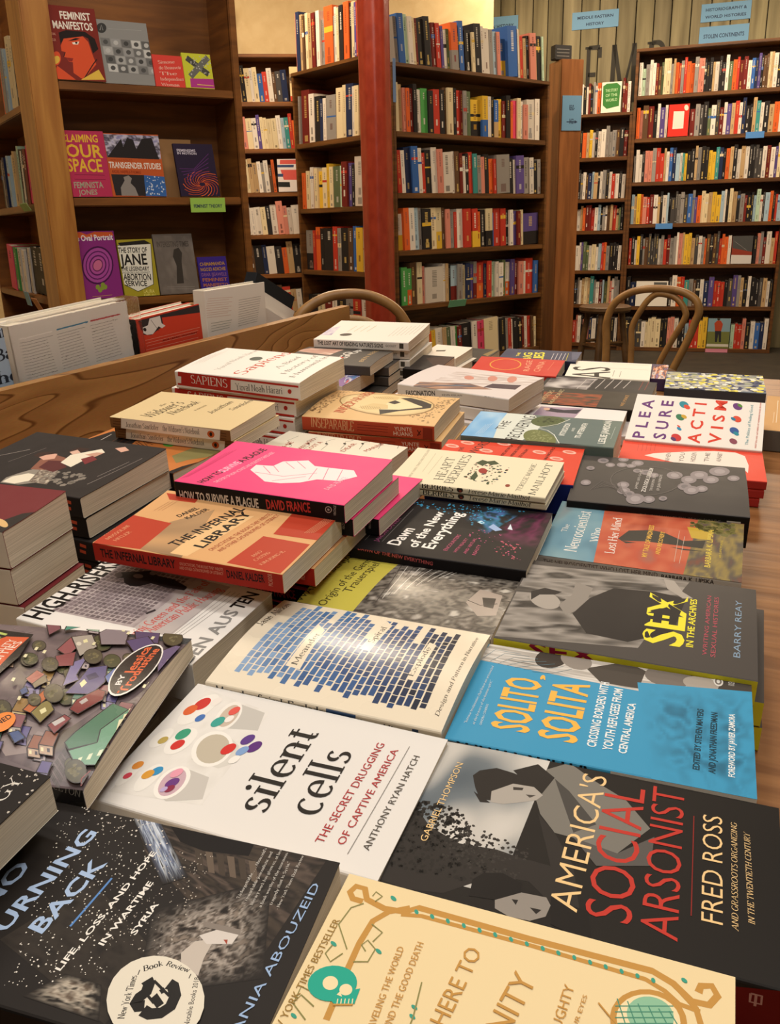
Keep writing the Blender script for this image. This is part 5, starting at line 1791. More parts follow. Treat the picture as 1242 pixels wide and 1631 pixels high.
E|5a4a3a|215,1440 219,8 25,166
E|5a4a3a|994,1514 257,11 19,178
P|d0452f|-24,340 1417,219 1396,-56 0,0
'''
ART = {}
for ln in ARTDATA.strip().split('\n'):
    if ln[0] == '@':
        p = ln[1:].split(' '); A = ART[p[0]] = {'base': p[1:4], 't': [], 's': [], 'k': []}; cur = 't'
    elif ln[0] == '#': cur = ln[1]
    else: A[cur].append(ln.split('|'))
ART['case_signs'] = {'t': [['T', s] + [''] * 5 + ['B'] for s in ('MIDDLE EASTERN', 'HISTORY', 'HISTORIOGRAPHY &', 'WORLD HISTORIES', 'STOLEN CONTINENTS', 'EUROPEAN HISTORY', 'READ-', 'INGS', 'HISTORY ESSAYS', 'FEMINIST THEORY')], 's': [], 'k': [], 'base': None}
SANS = {}
def prepare_sans():
    todo = {(o[1], o[-1]) for A in ART.values() for k in 'tsk' for o in A[k] if o[0] == 'T' and o[-1] in 'bBt'}
    todo |= {('H', f) for f in 'bBt'}
    made = []
    for s, f in sorted(todo):
        cu = bpy.data.curves.new('tmp', 'FONT'); cu.body = s; cu.size = 1; cu.resolution_u = 2 if f != 't' else 3; cu.offset = {'b': 0, 'B': .022, 't': -.006}[f]
        o = bpy.data.objects.new('tmp', cu); COL.objects.link(o); made.append((s, f, o))
    bpy.context.view_layer.update(); dg = bpy.context.evaluated_depsgraph_get()
    for s, f, o in made:
        ev = o.evaluated_get(dg); me = ev.to_mesh()
        SANS[s, f] = ([(v.co.x, v.co.y) for v in me.vertices], [tuple(p.vertices) for p in me.polygons]); ev.to_mesh_clear()
    for s, f, o in made:
        d = o.data; bpy.data.objects.remove(o); bpy.data.curves.remove(d)
prepare_sans()
# a drawn serif alphabet: strokes on a 10-unit capital height, thick uprights, thin level strokes, small serifs at the ends
SER = dict(p.split('=', 1) for p in '''A=9.4|L.6 0 4.7 10 8.8 0|L2.2 3.6 7.2 3.6
B=8|L1.6 0 1.6 10|L1.6 9.8 4 9.8|A4 7.5 2.8 2.3 90 -90|L1.6 5.2 4 5.2|A4 2.7 3.4 2.5 90 -90|L1.6 .2 4 .2
C=9|A5 5 4 4.9 48 312
D=9.4|L1.6 0 1.6 10|L1.6 9.8 4 9.8|A4 5 4.4 4.8 90 -90|L1.6 .2 4 .2
E=8|L1.6 0 1.6 10|L1.6 9.8 7 9.8 7 8|L1.6 5.2 5.4 5.2|L1.6 .2 7.2 .2 7.2 2.2
F=7.5|L1.6 0 1.6 10|L1.6 9.8 7 9.8 7 8|L1.6 5 5.4 5
G=9.5|A5 5 4 4.9 48 318|L8.2 .8 8.2 4.6
H=9.6|L1.6 0 1.6 10|L8 0 8 10|L1.6 5.2 8 5.2
I=3.4|L1.7 0 1.7 10
J=5|L3.4 10 3.4 2|A1.9 2 1.5 1.9 0 -170
K=9|L1.6 0 1.6 10|L1.6 4 7.4 10|L3.4 5.8 8 0
L=7.6|L1.6 0 1.6 10|L1.6 .2 7 .2 7 2.4
M=11.4|L1.2 0 1.6 10 5.7 1 9.8 10 10.2 0
N=9.8|L1.5 0 1.5 10 8.3 .3 8.3 10
O=10|A5 5 4.2 4.9 0 360
P=7.6|L1.6 0 1.6 10|L1.6 9.8 4 9.8|A4 7.2 2.9 2.6 90 -90|L1.6 4.6 4 4.6
Q=10|A5 5 4.2 4.9 0 360|L5.4 2 8.6 -1.6
R=8.6|L1.6 0 1.6 10|L1.6 9.8 4 9.8|A4 7.4 2.8 2.4 90 -90|L1.6 5 4 5|L4 5 8 0
S=7|A3.6 7.5 2.4 2.3 30 262|A3.4 2.6 2.8 2.5 84 -150
T=8.6|L4.3 0 4.3 10|L.6 8 .6 9.8 8 9.8 8 8
U=9.4|L1.4 10 1.4 3.4|A4.7 3.4 3.3 3.3 180 360|L8 3.4 8 10
V=9.2|L.6 10 4.6 0 8.6 10
W=13|L.6 10 3.6 0 6.5 9.6 9.4 0 12.4 10
X=9|L.8 10 8.2 0|L8 10 1 0
Y=9|L.6 10 4.5 5 8.4 10|L4.5 5 4.5 0
Z=8|L1 8.4 1 9.8 7.2 9.8 .8 .2 7.4 .2 7.4 2
a=6.2|A3 4.6 1.9 2 165 0|L4.9 4.6 4.9 0|A2.9 1.9 2 1.8 55 320
b=6.8|L1.4 0 1.4 10|A3.6 3.2 2.4 3.1 150 -150
c=5.8|A3.3 3.2 2.5 3.1 50 310
d=6.9|L5.4 0 5.4 10|A3.2 3.2 2.4 3.1 30 330
e=6|A3.2 3.2 2.5 3.1 0 315|L.9 3.5 5.6 3.5
f=4|L1.6 0 1.6 7.6|A3.2 7.6 1.6 2.2 180 60|L.4 6.2 3.4 6.2
g=6.5|A3 4.2 2 2.1 0 360|A3.1 -.8 2.4 1.8 0 360|L2 2.3 2.2 1|L4.6 5.8 6 6.4
h=7|L1.4 0 1.4 10|A3.5 4.2 2 2.1 170 0|L5.5 4.2 5.5 0
i=2.9|L1.4 0 1.4 6.2|D1.4 8.6
j=3|L1.7 6.2 1.7 -1.4|A.6 -1.4 1.1 1.6 0 -120|D1.7 8.6
k=6.8|L1.4 0 1.4 10|L1.6 2.4 5.4 6.2|L2.8 3.6 6 0
l=2.9|L1.4 0 1.4 10
m=10.4|L1.4 0 1.4 6.2|A3.3 4.2 1.9 2 165 0|L5.2 4.2 5.2 0|A7.1 4.2 1.9 2 165 0|L9 4.2 9 0
n=7|L1.4 0 1.4 6.2|A3.5 4.2 2 2.1 165 0|L5.5 4.2 5.5 0
o=6.4|A3.2 3.2 2.5 3.1 0 360
p=6.8|L1.4 -3 1.4 6.2|A3.6 3.2 2.4 3.1 150 -150
q=6.8|L5.4 -3 5.4 6.2|A3.2 3.2 2.4 3.1 30 330
r=4.8|L1.4 0 1.4 6.2|A3.2 4.4 1.8 1.8 165 50
s=5|A2.6 4.7 1.6 1.5 30 262|A2.5 1.6 1.9 1.5 84 -150
t=4.2|L1.8 8 1.8 1.4|A3 1.6 1.2 1.5 180 300|L.4 6.2 3.8 6.2
u=7|L1.4 6.2 1.4 2|A3.4 2 2 1.9 180 350|L5.5 6.2 5.5 0
v=6.4|L.6 6.2 3.2 0 5.8 6.2
w=9.4|L.6 6.2 2.7 0 4.7 6 6.7 0 8.8 6.2
x=6.4|L.8 6.2 5.6 0|L5.6 6.2 .8 0
y=6.4|L.6 6.2 3.2 0|L5.8 6.2 3.2 0 2 -2.8
z=5.6|L.8 6 5 6 .7 .2 5.1 .2
.=2.6|D1.3 .5
,=2.6|L1.5 .9 .9 -1.4
'=2|L1 10 .9 7.6
"=3.6|L.9 10 .9 7.8|L2.4 10 2.4 7.8
-=4|L.6 3.4 3.4 3.4
0=7|A3.5 5 2.7 4.9 0 360
1=4|L2 0 2 10
2=7|A3.3 7.2 2.6 2.7 160 -40|L5.4 5.4 .8 .2 6.4 .2
8=7|A3.5 7.4 2.3 2.4 0 360|A3.5 2.6 2.7 2.5 0 360'''.split('\n'))
def serif_text(s, bold=0.0, slant=0.0):
    vs, fs = [], []; x0 = 0.0; thin, thick = .5 + bold * .5, 1.35 + bold
    def quad(p): k = len(vs); vs.extend(p); fs.append((k, k + 1, k + 2, k + 3))
    for ch in s:
        g = SER.get(ch)
        if not g: x0 += 3.2; continue
        parts = g.split('|')
        for st in parts[1:]:
            n = [float(q) for q in st[1:].split()]
            if st[0] == 'D': pts = [(n[0] + .85 * math.cos(a * .785), n[1] + .85 * math.sin(a * .785)) for a in range(8)]; k = len(vs); vs.extend((x0 + a, b) for a, b in pts); fs.append(tuple(range(k, k + 8))); continue
            if st[0] == 'A': ns = 14; pts = [(n[0] + n[2] * math.cos(R(n[4] + (n[5] - n[4]) * i / ns)), n[1] + n[3] * math.sin(R(n[4] + (n[5] - n[4]) * i / ns))) for i in range(ns + 1)]
            else: pts = list(zip(n[0::2], n[1::2]))
            segs = [(pts[i], pts[i + 1]) for i in range(len(pts) - 1)]
            if st[0] == 'L':
                for (a, b) in segs:
                    dx, dy = b[0] - a[0], b[1] - a[1]; l = math.hypot(dx, dy) or 1; wd = (thin + (thick - thin) * (abs(dy) / l) ** 2) / 2
                    if dx * dy > 0 and abs(dx) > .25 * abs(dy): wd *= .6
                    nx, ny = -dy / l * wd, dx / l * wd
                    if abs(dy) > abs(dx): ny = 0; nx = -math.copysign(wd, dy)
                    quad([(x0 + a[0] + nx, a[1] + ny), (x0 + a[0] - nx, a[1] - ny), (x0 + b[0] - nx, b[1] - ny), (x0 + b[0] + nx, b[1] + ny)])
                for e, q in ((pts[0], pts[1]), (pts[-1], pts[-2])):
                    if abs(q[1] - e[1]) > 1.2 * abs(q[0] - e[0]) and abs(q[1] - e[1]) > 2.2:
                        up = .42 if q[1] > e[1] else -.42; h = thick * .5 + .75
                        quad([(x0 + e[0] - h, e[1]), (x0 + e[0] + h, e[1]), (x0 + e[0] + h, e[1] + up), (x0 + e[0] - h, e[1] + up)])
            else:
                m_ = len(pts); off = []
                for i, p in enumerate(pts):
                    a, b = pts[max(i - 1, 0)], pts[min(i + 1, m_ - 1)]; dx, dy = b[0] - a[0], b[1] - a[1]; l = math.hypot(dx, dy) or 1
                    wd = (thin + (thick - thin) * (abs(dy) / l) ** 1.5) / 2; off.append((-dy / l * wd, dx / l * wd))
                for i in range(m_ - 1):
                    a, b, oa, ob = pts[i], pts[i + 1], off[i], off[i + 1]
                    quad([(x0 + a[0] + oa[0], a[1] + oa[1]), (x0 + a[0] - oa[0], a[1] - oa[1]), (x0 + b[0] - ob[0], b[1] - ob[1]), (x0 + b[0] + ob[0], b[1] + ob[1])])
        x0 += float(parts[0]) + .55
    return [((x + slant * y) / 10, y / 10) for x, y in vs], fs
def lettering(s, f):
    """2D mesh of a string, scaled so that a capital is 1 high"""
    if (s, f) in SANS:
        v, fc = SANS[s, f]; h = max(p[1] for p in SANS['H', f][0]); return [(a / h, b / h) for a, b in v], fc
    return serif_text(s, .55 if f == 'S' else 0, .22 if f == 'i' else 0)
# ------------------------------------------------------------------ printing on a flat or curved face
def clip(poly, ax, val, keep_less):
    out = []; n = len(poly)
    for i in range(n):
        a, b = poly[i], poly[(i + 1) % n]
        ia = (a[ax] <= val) if keep_less else (a[ax] >= val); ib = (b[ax] <= val) if keep_less else (b[ax] >= val)
        if ia: out.append(a)
        if ia != ib:
            t_ = (val - a[ax]) / (b[ax] - a[ax]); out.append((a[0] + t_ * (b[0] - a[0]), a[1] + t_ * (b[1] - a[1])))
    return out
def ptsof(s): return [tuple(float(q) * 1e-4 for q in p.split(',')) for p in s.split(' ')]
def print_art(mb, ops, W, H, mapf, strips=None, z0=4e-5, dz=9e-6, sink=None):
    """ops in face coordinates (x right, y up, origin lower left); mapf(x, y, lift) gives the 3D point; everything is trimmed to the face"""
    z = z0
    def emit(poly, col, fine=False):
        xs = [p[0] for p in poly]; ys = [p[1] for p in poly]
        if max(xs) < 0 or min(xs) > W or max(ys) < 0 or min(ys) > H: return
        if min(xs) < 0: poly = clip(poly, 0, 0, False)
        if len(poly) > 2 and max(xs) > W: poly = clip(poly, 0, W, True)
        if len(poly) > 2 and min(ys) < 0: poly = clip(poly, 1, 0, False)
        if len(poly) > 2 and max(ys) > H: poly = clip(poly, 1, H, True)
        if len(poly) < 3: return
        pieces = [poly]
        if strips and not fine:
            pieces = []
            for k in range(max(0, int(min(p[0] for p in poly) / W * strips - 1e-6)), min(strips, int(max(p[0] for p in poly) / W * strips) + 1)):
                q = clip(clip(poly, 0, W * k / strips, False), 0, W * (k + 1) / strips, True) if len(poly) > 2 else []
                if len(q) > 2: pieces.append(q)
        for q in pieces:
            if len(q) < 3: continue
            v = [Vector(mapf(a, b, z)) for a, b in q]
            if len(q) <= 4 and len(poly) <= 4: mb.add(v, [tuple(range(len(q)))], col)
            else: mb.add(v, [tuple(t_) for t_ in tessellate_polygon([[Vector((a, b, 0)) for a, b in q]])], col)
    for o in ops:
        k = o[0]; z += dz
        if k in 'PLESGN': col = hexl(o[1][:6])
        if k == 'P': emit(ptsof(o[2]), col)
        elif k == 'E':
            c = ptsof(o[2]); (cx, cy), a, b_ = c; emit([(cx + a[0] * math.cos(q * .2618) + b_[0] * math.sin(q * .2618), cy + a[1] * math.cos(q * .2618) + b_[1] * math.sin(q * .2618)) for q in range(24)], col)
        elif k == 'L':
            wd = float(o[2]) * 5e-5; p = ptsof(o[3]); nrm = []
            for i in range(len(p)):
                a, b_ = p[max(i - 1, 0)], p[min(i + 1, len(p) - 1)]; dx, dy = b_[0] - a[0], b_[1] - a[1]; l = math.hypot(dx, dy) or 1; nrm.append((-dy / l * wd, dx / l * wd))
            for i in range(len(p) - 1):
                a, b_, na, nb = p[i], p[i + 1], nrm[i], nrm[i + 1]
                emit([(a[0] + na[0], a[1] + na[1]), (a[0] - na[0], a[1] - na[1]), (b_[0] - nb[0], b_[1] - nb[1]), (b_[0] + nb[0], b_[1] + nb[1])], col)
        elif k == 'N':
            cols = [hexl(c) for c in o[1].split(' ')]; q = ptsof(o[2]); nx, ny = map(int, o[3].split(',')); fx, fy = map(float, o[4].split(',')); sd = float(o[5]); con = float(o[6])
            P = lambda i, j: tuple((q[0][c] * (1 - i) + q[1][c] * i) * (1 - j) + (q[3][c] * (1 - i) + q[2][c] * i) * j for c in (0, 1))
            nx, ny = nx * 2, ny * 2
            def tone(u, v):
                ed = 1 if con > 0 else min(1, 4 * min(u, 1 - u)) * min(1, 4 * min(v, 1 - v)) * (1.0 + .5 * noise.noise((u * 9, v * 9, sd)))
                t_ = noise.noise((u * fx + sd * 3.1, v * fy + sd, sd)) * .62 + noise.noise((u * fx * 2.7, v * fy * 2.7, sd + 5)) * .3
                t_ = min(.999, max(0, .5 + t_ * abs(con) * (1 if con > 0 else 1.25))) * (len(cols) - 1); c0, c1 = cols[int(t_)], cols[min(int(t_) + 1, len(cols) - 1)]; fr = t_ - int(t_); ed = min(1, max(0, ed))
                return tuple(z_ * (1 - ed) + (a * (1 - fr) + b_ * fr) * ed for a, b_, z_ in zip(c0, c1, cols[0]))
            TN = [[tone(i / nx, j / ny) for j in range(ny + 1)] for i in range(nx + 1)]
            for i in range(nx):
                for j in range(ny):
                    qd = [P(i / nx, j / ny), P((i + 1) / nx, j / ny), P((i + 1) / nx, (j + 1) / ny), P(i / nx, (j + 1) / ny)]; cc = [TN[i][j], TN[i + 1][j], TN[i + 1][j + 1], TN[i][j + 1]]
                    if all(0 <= a <= W and 0 <= b_ <= H for a, b_ in qd): mb.add([mapf(a, b_, z) for a, b_ in qd], [(0, 1, 2, 3)], cc)
                    else: emit(qd, cc[0])
        elif k == 'S':
            q = ptsof(o[2]); rg = random.Random(int(o[5])); sz = float(o[4]) * 1e-4
            for _ in range(int(o[3])):
                i, j = rg.random(), rg.random(); x, y = ((q[0][c] * (1 - i) + q[1][c] * i) * (1 - j) + (q[3][c] * (1 - i) + q[2][c] * i) * j for c in (0, 1)); r = sz * rg.uniform(.35, 1); a0 = rg.random() * 6
                emit([(x + r * rg.uniform(.6, 1) * math.cos(a0 + q_ * 1.257), y + r * rg.uniform(.5, 1) * math.sin(a0 + q_ * 1.257)) for q_ in range(5)], col)
        elif k == 'G':
            q = ptsof(o[2]); nx, ny = map(int, o[3].split(',')); fr = float(o[4]); rg = random.Random(nx)
            P = lambda i, j: tuple((q[0][c] * (1 - i) + q[1][c] * i) * (1 - j) + (q[3][c] * (1 - i) + q[2][c] * i) * j for c in (0, 1))
            for i in range(nx):
                for j in range(ny):
                    s_ = rg.uniform(.75, 1.2); emit([P(i / nx, j / ny), P((i + fr) / nx, j / ny), P((i + fr) / nx, (j + fr) / ny), P(i / nx, (j + fr) / ny)], tuple(min(1, c * s_) for c in col))
        elif k == 'K':
            q = ptsof(o[1]); rg = random.Random(7); P = lambda i, j: tuple((q[0][c] * (1 - i) + q[1][c] * i) * (1 - j) + (q[3][c] * (1 - i) + q[2][c] * i) * j for c in (0, 1))
            n = 27
            for r in range(n):
                i = rg.uniform(-.01, .10) if r % 5 else rg.uniform(0, .04); end = rg.uniform(.9, 1.0) if r % 7 else rg.uniform(.62, .8)
                while i < end:
                    ln = rg.uniform(.05, .115); base = r / n; cc = [hexl('7f9fc6'), hexl('3f6ba0'), hexl('2c5288'), hexl('1f3a66'), hexl('1b2236')]
                    t_ = min(3.99, max(0, base * 4 + rg.uniform(-.7, .5))); c0, c1 = cc[int(t_)], cc[int(t_) + 1]; f_ = t_ - int(t_)
                    emit([P(i, (r + .1) / n), P(i + ln - .007, (r + .1 + rg.uniform(0, .08)) / n), P(i + ln - .007, (r + .92) / n), P(i + rg.uniform(-.002, .002), (r + .92 - rg.uniform(0, .08)) / n)], tuple(a * (1 - f_) + b_ * f_ for a, b_ in zip(c0, c1))); i += ln
        elif k == 'T':
            s, x, y, ln, h, an, c, f = o[1], *[float(q) for q in o[2].split(',')], float(o[3]), float(o[4]), float(o[5]), o[6], o[7]
            v, fc = lettering(s, f)
            if not v: continue
            x *= 1e-4; y *= 1e-4; ln *= 1e-4; h *= 1e-4; mn = min(p[0] for p in v); mxx = max(p[0] for p in v); sx = ln / max(mxx - mn, 1e-6); ca, sa = math.cos(R(an)), math.sin(R(an)); col = hexl(c)
            pts = [(x + (a - mn) * sx * ca - b_ * h * sa, y + (a - mn) * sx * sa + b_ * h * ca) for a, b_ in v]
            xs = [p[0] for p in pts]; ys = [p[1] for p in pts]
            if max(xs) < 0 or min(xs) > W or max(ys) < 0 or min(ys) > H: continue
            if min(xs) >= 0 and max(xs) <= W and min(ys) >= 0 and max(ys) <= H: mb.add([mapf(a, b_, z) for a, b_ in pts], fc, col)
            else:
                for t_ in fc: emit([pts[i] for i in t_], col, True)
    return z
# ------------------------------------------------------------------ a lying or standing paperback
def book_meshes(name, L, W, T, art=None, lift=0.0, bow=0.0, base=('e6ded2', 'e6ded2', 'e9dfcf'), hard=False, gloss=False):
    """X along the spine from head to tail, Y from spine to fore edge, Z up through the thickness; returns cover and page meshes"""
    c = .0022 if hard else .0006; ov = .003 if hard else 0.0; ns = 24 if (lift or bow) else 1
    h0 = [lift * (k / ns) ** 2 + bow * math.sin(math.pi * k / ns) for k in range(ns + 1)]
    def hz(y):
        q = min(max(y / W, 0), 1) * ns; i = min(int(q), ns - 1); return h0[i] + (h0[i + 1] - h0[i]) * (q - i)
    mb = MB(); cb, cs = hexl(base[0]), hexl(base[1]); r = .0016 if not hard else .001
    outer = [(W * k / ns, T + hz(W * k / ns)) for k in range(ns, 0, -1)] + [(r, T + hz(r)), (r * .3, T - r * .3), (0, T - r), (0, r), (r * .3, r * .3), (r, 0), (W, 0)]
    inner = [(W, c), (r + c, c), (c, r + c), (c, T - r - c), (r + c, T - c)] + [(W * k / ns, T - c + hz(W * k / ns)) for k in range(1, ns + 1)]
    ring = outer + inner; n = len(ring); vs = [(x, y, z) for x in (0, L) for y, z in ring]; no = len(outer)
    for i in range(n):
        j = (i + 1) % n; sp = ns + 1 <= i < ns + 5
        mb.add([vs[i], vs[j], vs[n + j], vs[n + i]], [(0, 1, 2, 3)] if False else [(3, 2, 1, 0)], cs if sp else (cb if i < no else hexl('e2dccf')))
    for x_, rev in ((0, False), (L, True)):       # the thin card edge at head and tail
        k = len(inner)
        pr = [(0, n - 1)]
        tess = tessellate_polygon([[Vector((y, z, 0)) for y, z in ring]])
        mb.add([(x_, y, z) for y, z in ring], [tuple(t_) if rev else tuple(reversed(t_)) for t_ in tess], cb)
    if art:
        top = lambda x, y, z: (L - y, x, T + hz(x) + z)
        print_art(mb, art['t'], W, L, top, strips=(ns if ns > 1 else None))
        if art['s']: print_art(mb, art['s'], L, T, lambda x, y, z: (x, -z, y))
    pg = MB(); a = c + .0002; pv = []; x0, x1 = (.0004 + ov, L - .0004 - ov); y1 = W - .0006 - ov
    prof = [(a, a), (a, T - a)] + [(W * k / ns if k < ns else y1, T - a + hz(W * k / ns) * .96) for k in range(1, ns + 1)] + [(y1, a)]
    for x in (x0, x1): pv += [(x, y, z) for y, z in prof]
    m_ = len(prof); pg.add(pv, [(m_ + i, m_ + (i + 1) % m_, (i + 1) % m_, i) for i in range(m_)], hexl('ffffff'))
    tess = tessellate_polygon([[Vector((y, z, 0)) for y, z in prof]])
    pg.add(pv[:m_], [tuple(reversed(t_)) for t_ in tess]); pg.add(pv[m_:], [tuple(t_) for t_ in tess])
    m1 = mb.mesh('cover'); m1.materials.append(M['gloss' if gloss else 'cover']); m2 = pg.mesh('page_block'); m2.materials.append(M['page_w'] if base[2] == 'w' else M['page'])
    return m1, m2
def fixn(me):
    b_ = bmesh.new(); b_.from_mesh(me); bmesh.ops.recalc_face_normals(b_, faces=b_.faces); b_.to_mesh(me); b_.free()
def put_book(name, meshes, matrix, label, group=None, cat='book'):
    r = empty(name, matrix); tag(r, label, cat, group)
    for nm, me in zip(('cover', 'page_block'), meshes):
        o = bpy.data.objects.new(nm, me); COL.objects.link(o); o.parent = r
    return r
TB = {'america': [-0.1551, 0.3565, -0.418, 0.4597, 0.229, 0.1412, 0.036, 2],
 'eternity': [-0.1643, 0.1982, -0.395, 0.3806, 0.2099, 0.14, 0.0316, 3],
 'noturn': [-0.366, 0.2032, -0.402, 3.6014, 0.1997, 0.1311, 0.0293, 3],
 'silent': [-0.3713, 0.3595, -0.416, -1.1691, 0.2159, 0.1374, 0.0245, 3],
 'solito': [-0.1568, 0.4977, -0.417, 1.2037, 0.2162, 0.1351, 0.0243, 3],
 'sex': [-0.155, 0.6372, -0.413, 0.0295, 0.2158, 0.1569, 0.0256, 3],
 'neuro': [-0.1554, 0.8251, -0.422, -0.7164, 0.2045, 0.1413, 0.034, 2],
 'surreal': [-0.1461, 0.9518, -0.41, 2.0657, 0.2022, 0.1579, 0.04, 2],
 'heart': [-0.3516, 0.8963, -0.385, -0.8489, 0.1905, 0.1091, 0.0087, 2],
 'insep': [-0.5793, 1.1309, -0.397, 1.3985, 0.2096, 0.1453, 0.0232, 4],
 'lost': [-0.7827, 1.6077, -0.395, 3.1853, 0.2041, 0.1677, 0.019, 5],
 'sapiens': [-0.8075, 1.1464, -0.345, -4.0158, 0.2295, 0.1467, 0.029, 5],
 'widow': [-0.7798, 0.9405, -0.355, -2.4994, 0.1964, 0.1191, 0.0168, 2],
 'plague': [-0.5306, 0.7252, -0.34, -2.5566, 0.2031, 0.1237, 0.0214, 7],
 'infernal': [-0.551, 0.6085, -0.362, -1.2872, 0.2102, 0.1271, 0.0213, 2],
 'meander': [-0.3615, 0.4967, -0.41, -0.4068, 0.2029, 0.141, 0.0267, 3],
 'segreg': [-0.5779, 0.2979, -0.386, 10.0614, 0.229, 0.1836, 0.0188, 5],
 'highris': [-0.5807, 0.5246, -0.405, -4.5529, 0.2005, 0.1261, 0.0425, 2],
 'darkfig': [-0.8412, 0.7021, -0.359, -2.7136, 0.2088, 0.1567, 0.0262, 5],
 'benjamin': [-0.3559, 0.6541, -0.42, -2.6692, 0.1966, 0.1348, 0.035, 2],
 'dawn': [-0.3394, 0.7495, -0.405, 0.4796, 0.1882, 0.1446, 0.0145, 1],
 'word': [-0.3323, 0.9761, -0.404, 2.9746, 0.1879, 0.131, 0.043, 2],
 'recover': [-0.3238, 1.1141, -0.4, 0.8456, 0.2102, 0.1159, 0.0445, 1],
 'woman': [-0.3263, 1.3829, -0.452, 0.1268, 0.1961, 0.0824, 0.019, 2],
 'monsters': [-0.3221, 1.4592, -0.45, -1.0614, 0.2077, 0.103, 0.02, 2],
 'hands': [-0.3052, 1.5671, -0.455, -2.5923, 0.2041, 0.0879, 0.0175, 2],
 'aswhite': [-0.2719, 1.6574, -0.455, 2.8543, 0.1588, 0.1233, 0.0095, 1],
 'redyel': [-0.4595, 1.6324, -0.45, 1.3465, 0.1746, 0.1153, 0.02, 2],
 'biglies': [-0.4267, 1.7524, -0.449, 0.6861, 0.1604, 0.0836, 0.0205, 2],
 'fascin': [-0.5033, 1.347, -0.4, -11.7854, 0.2079, 0.1415, 0.0225, 3],
 'gou': [-0.7973, 1.4903, -0.413, -0.528, 0.1865, 0.1235, 0.0192, 4],
 'manwho': [-0.6078, 1.0126, -0.418, -6.128, 0.2005, 0.1073, 0.024, 3],
 'pleasure': [-0.1162, 1.2957, -0.447, -1.0448, 0.1942, 0.1373, 0.018, 1],
 'redwhen': [-0.1136, 1.1717, -0.45, 2.1299, 0.1968, 0.1276, 0.0133, 3],
 'camo': [-0.0825, 1.6193, -0.455, 2.026, 0.1736, 0.1203, 0.035, 1],
 'gy': [-0.5623, 0.1758, -0.356, 0.0, 0.21, 0.14, 0.029, 4],
 'darkred': [-0.7664, 0.5406, -0.33, 2.7291, 0.1679, 0.0946, 0.04, 4],
 'nia': [-0.8288, 0.8955, -0.3895, -12.0028, 0.21, 0.1171, 0.0334, 3],
 'wood': [0.0814, 1.4168, -0.455, -3.168, 0.21, 0.1959, 0.035, 1],
 'purpleblue': [-0.8363, 1.4309, -0.432, -4.3432, 0.2, 0.1339, 0.029, 2],
 'darkA': [-0.5884, 1.6072, -0.445, -1.262, 0.072, 0.1174, 0.0225, 2],
 'whiteB': [-0.6009, 1.7457, -0.452, -7.2929, 0.086, 0.0941, 0.019, 2],
 'darkC': [-0.5833, 1.8088, -0.474, -5.0321, 0.11, 0.1149, 0.016, 1],
 'pebble': [-0.5135, 1.378, -0.4685, -5.0187, 0.13, 0.1207, 0.02, 1],
 'whiteA': [-0.2766, 1.7139, -0.465, 1.106, 0.19, 0.1119, 0.025, 1]}
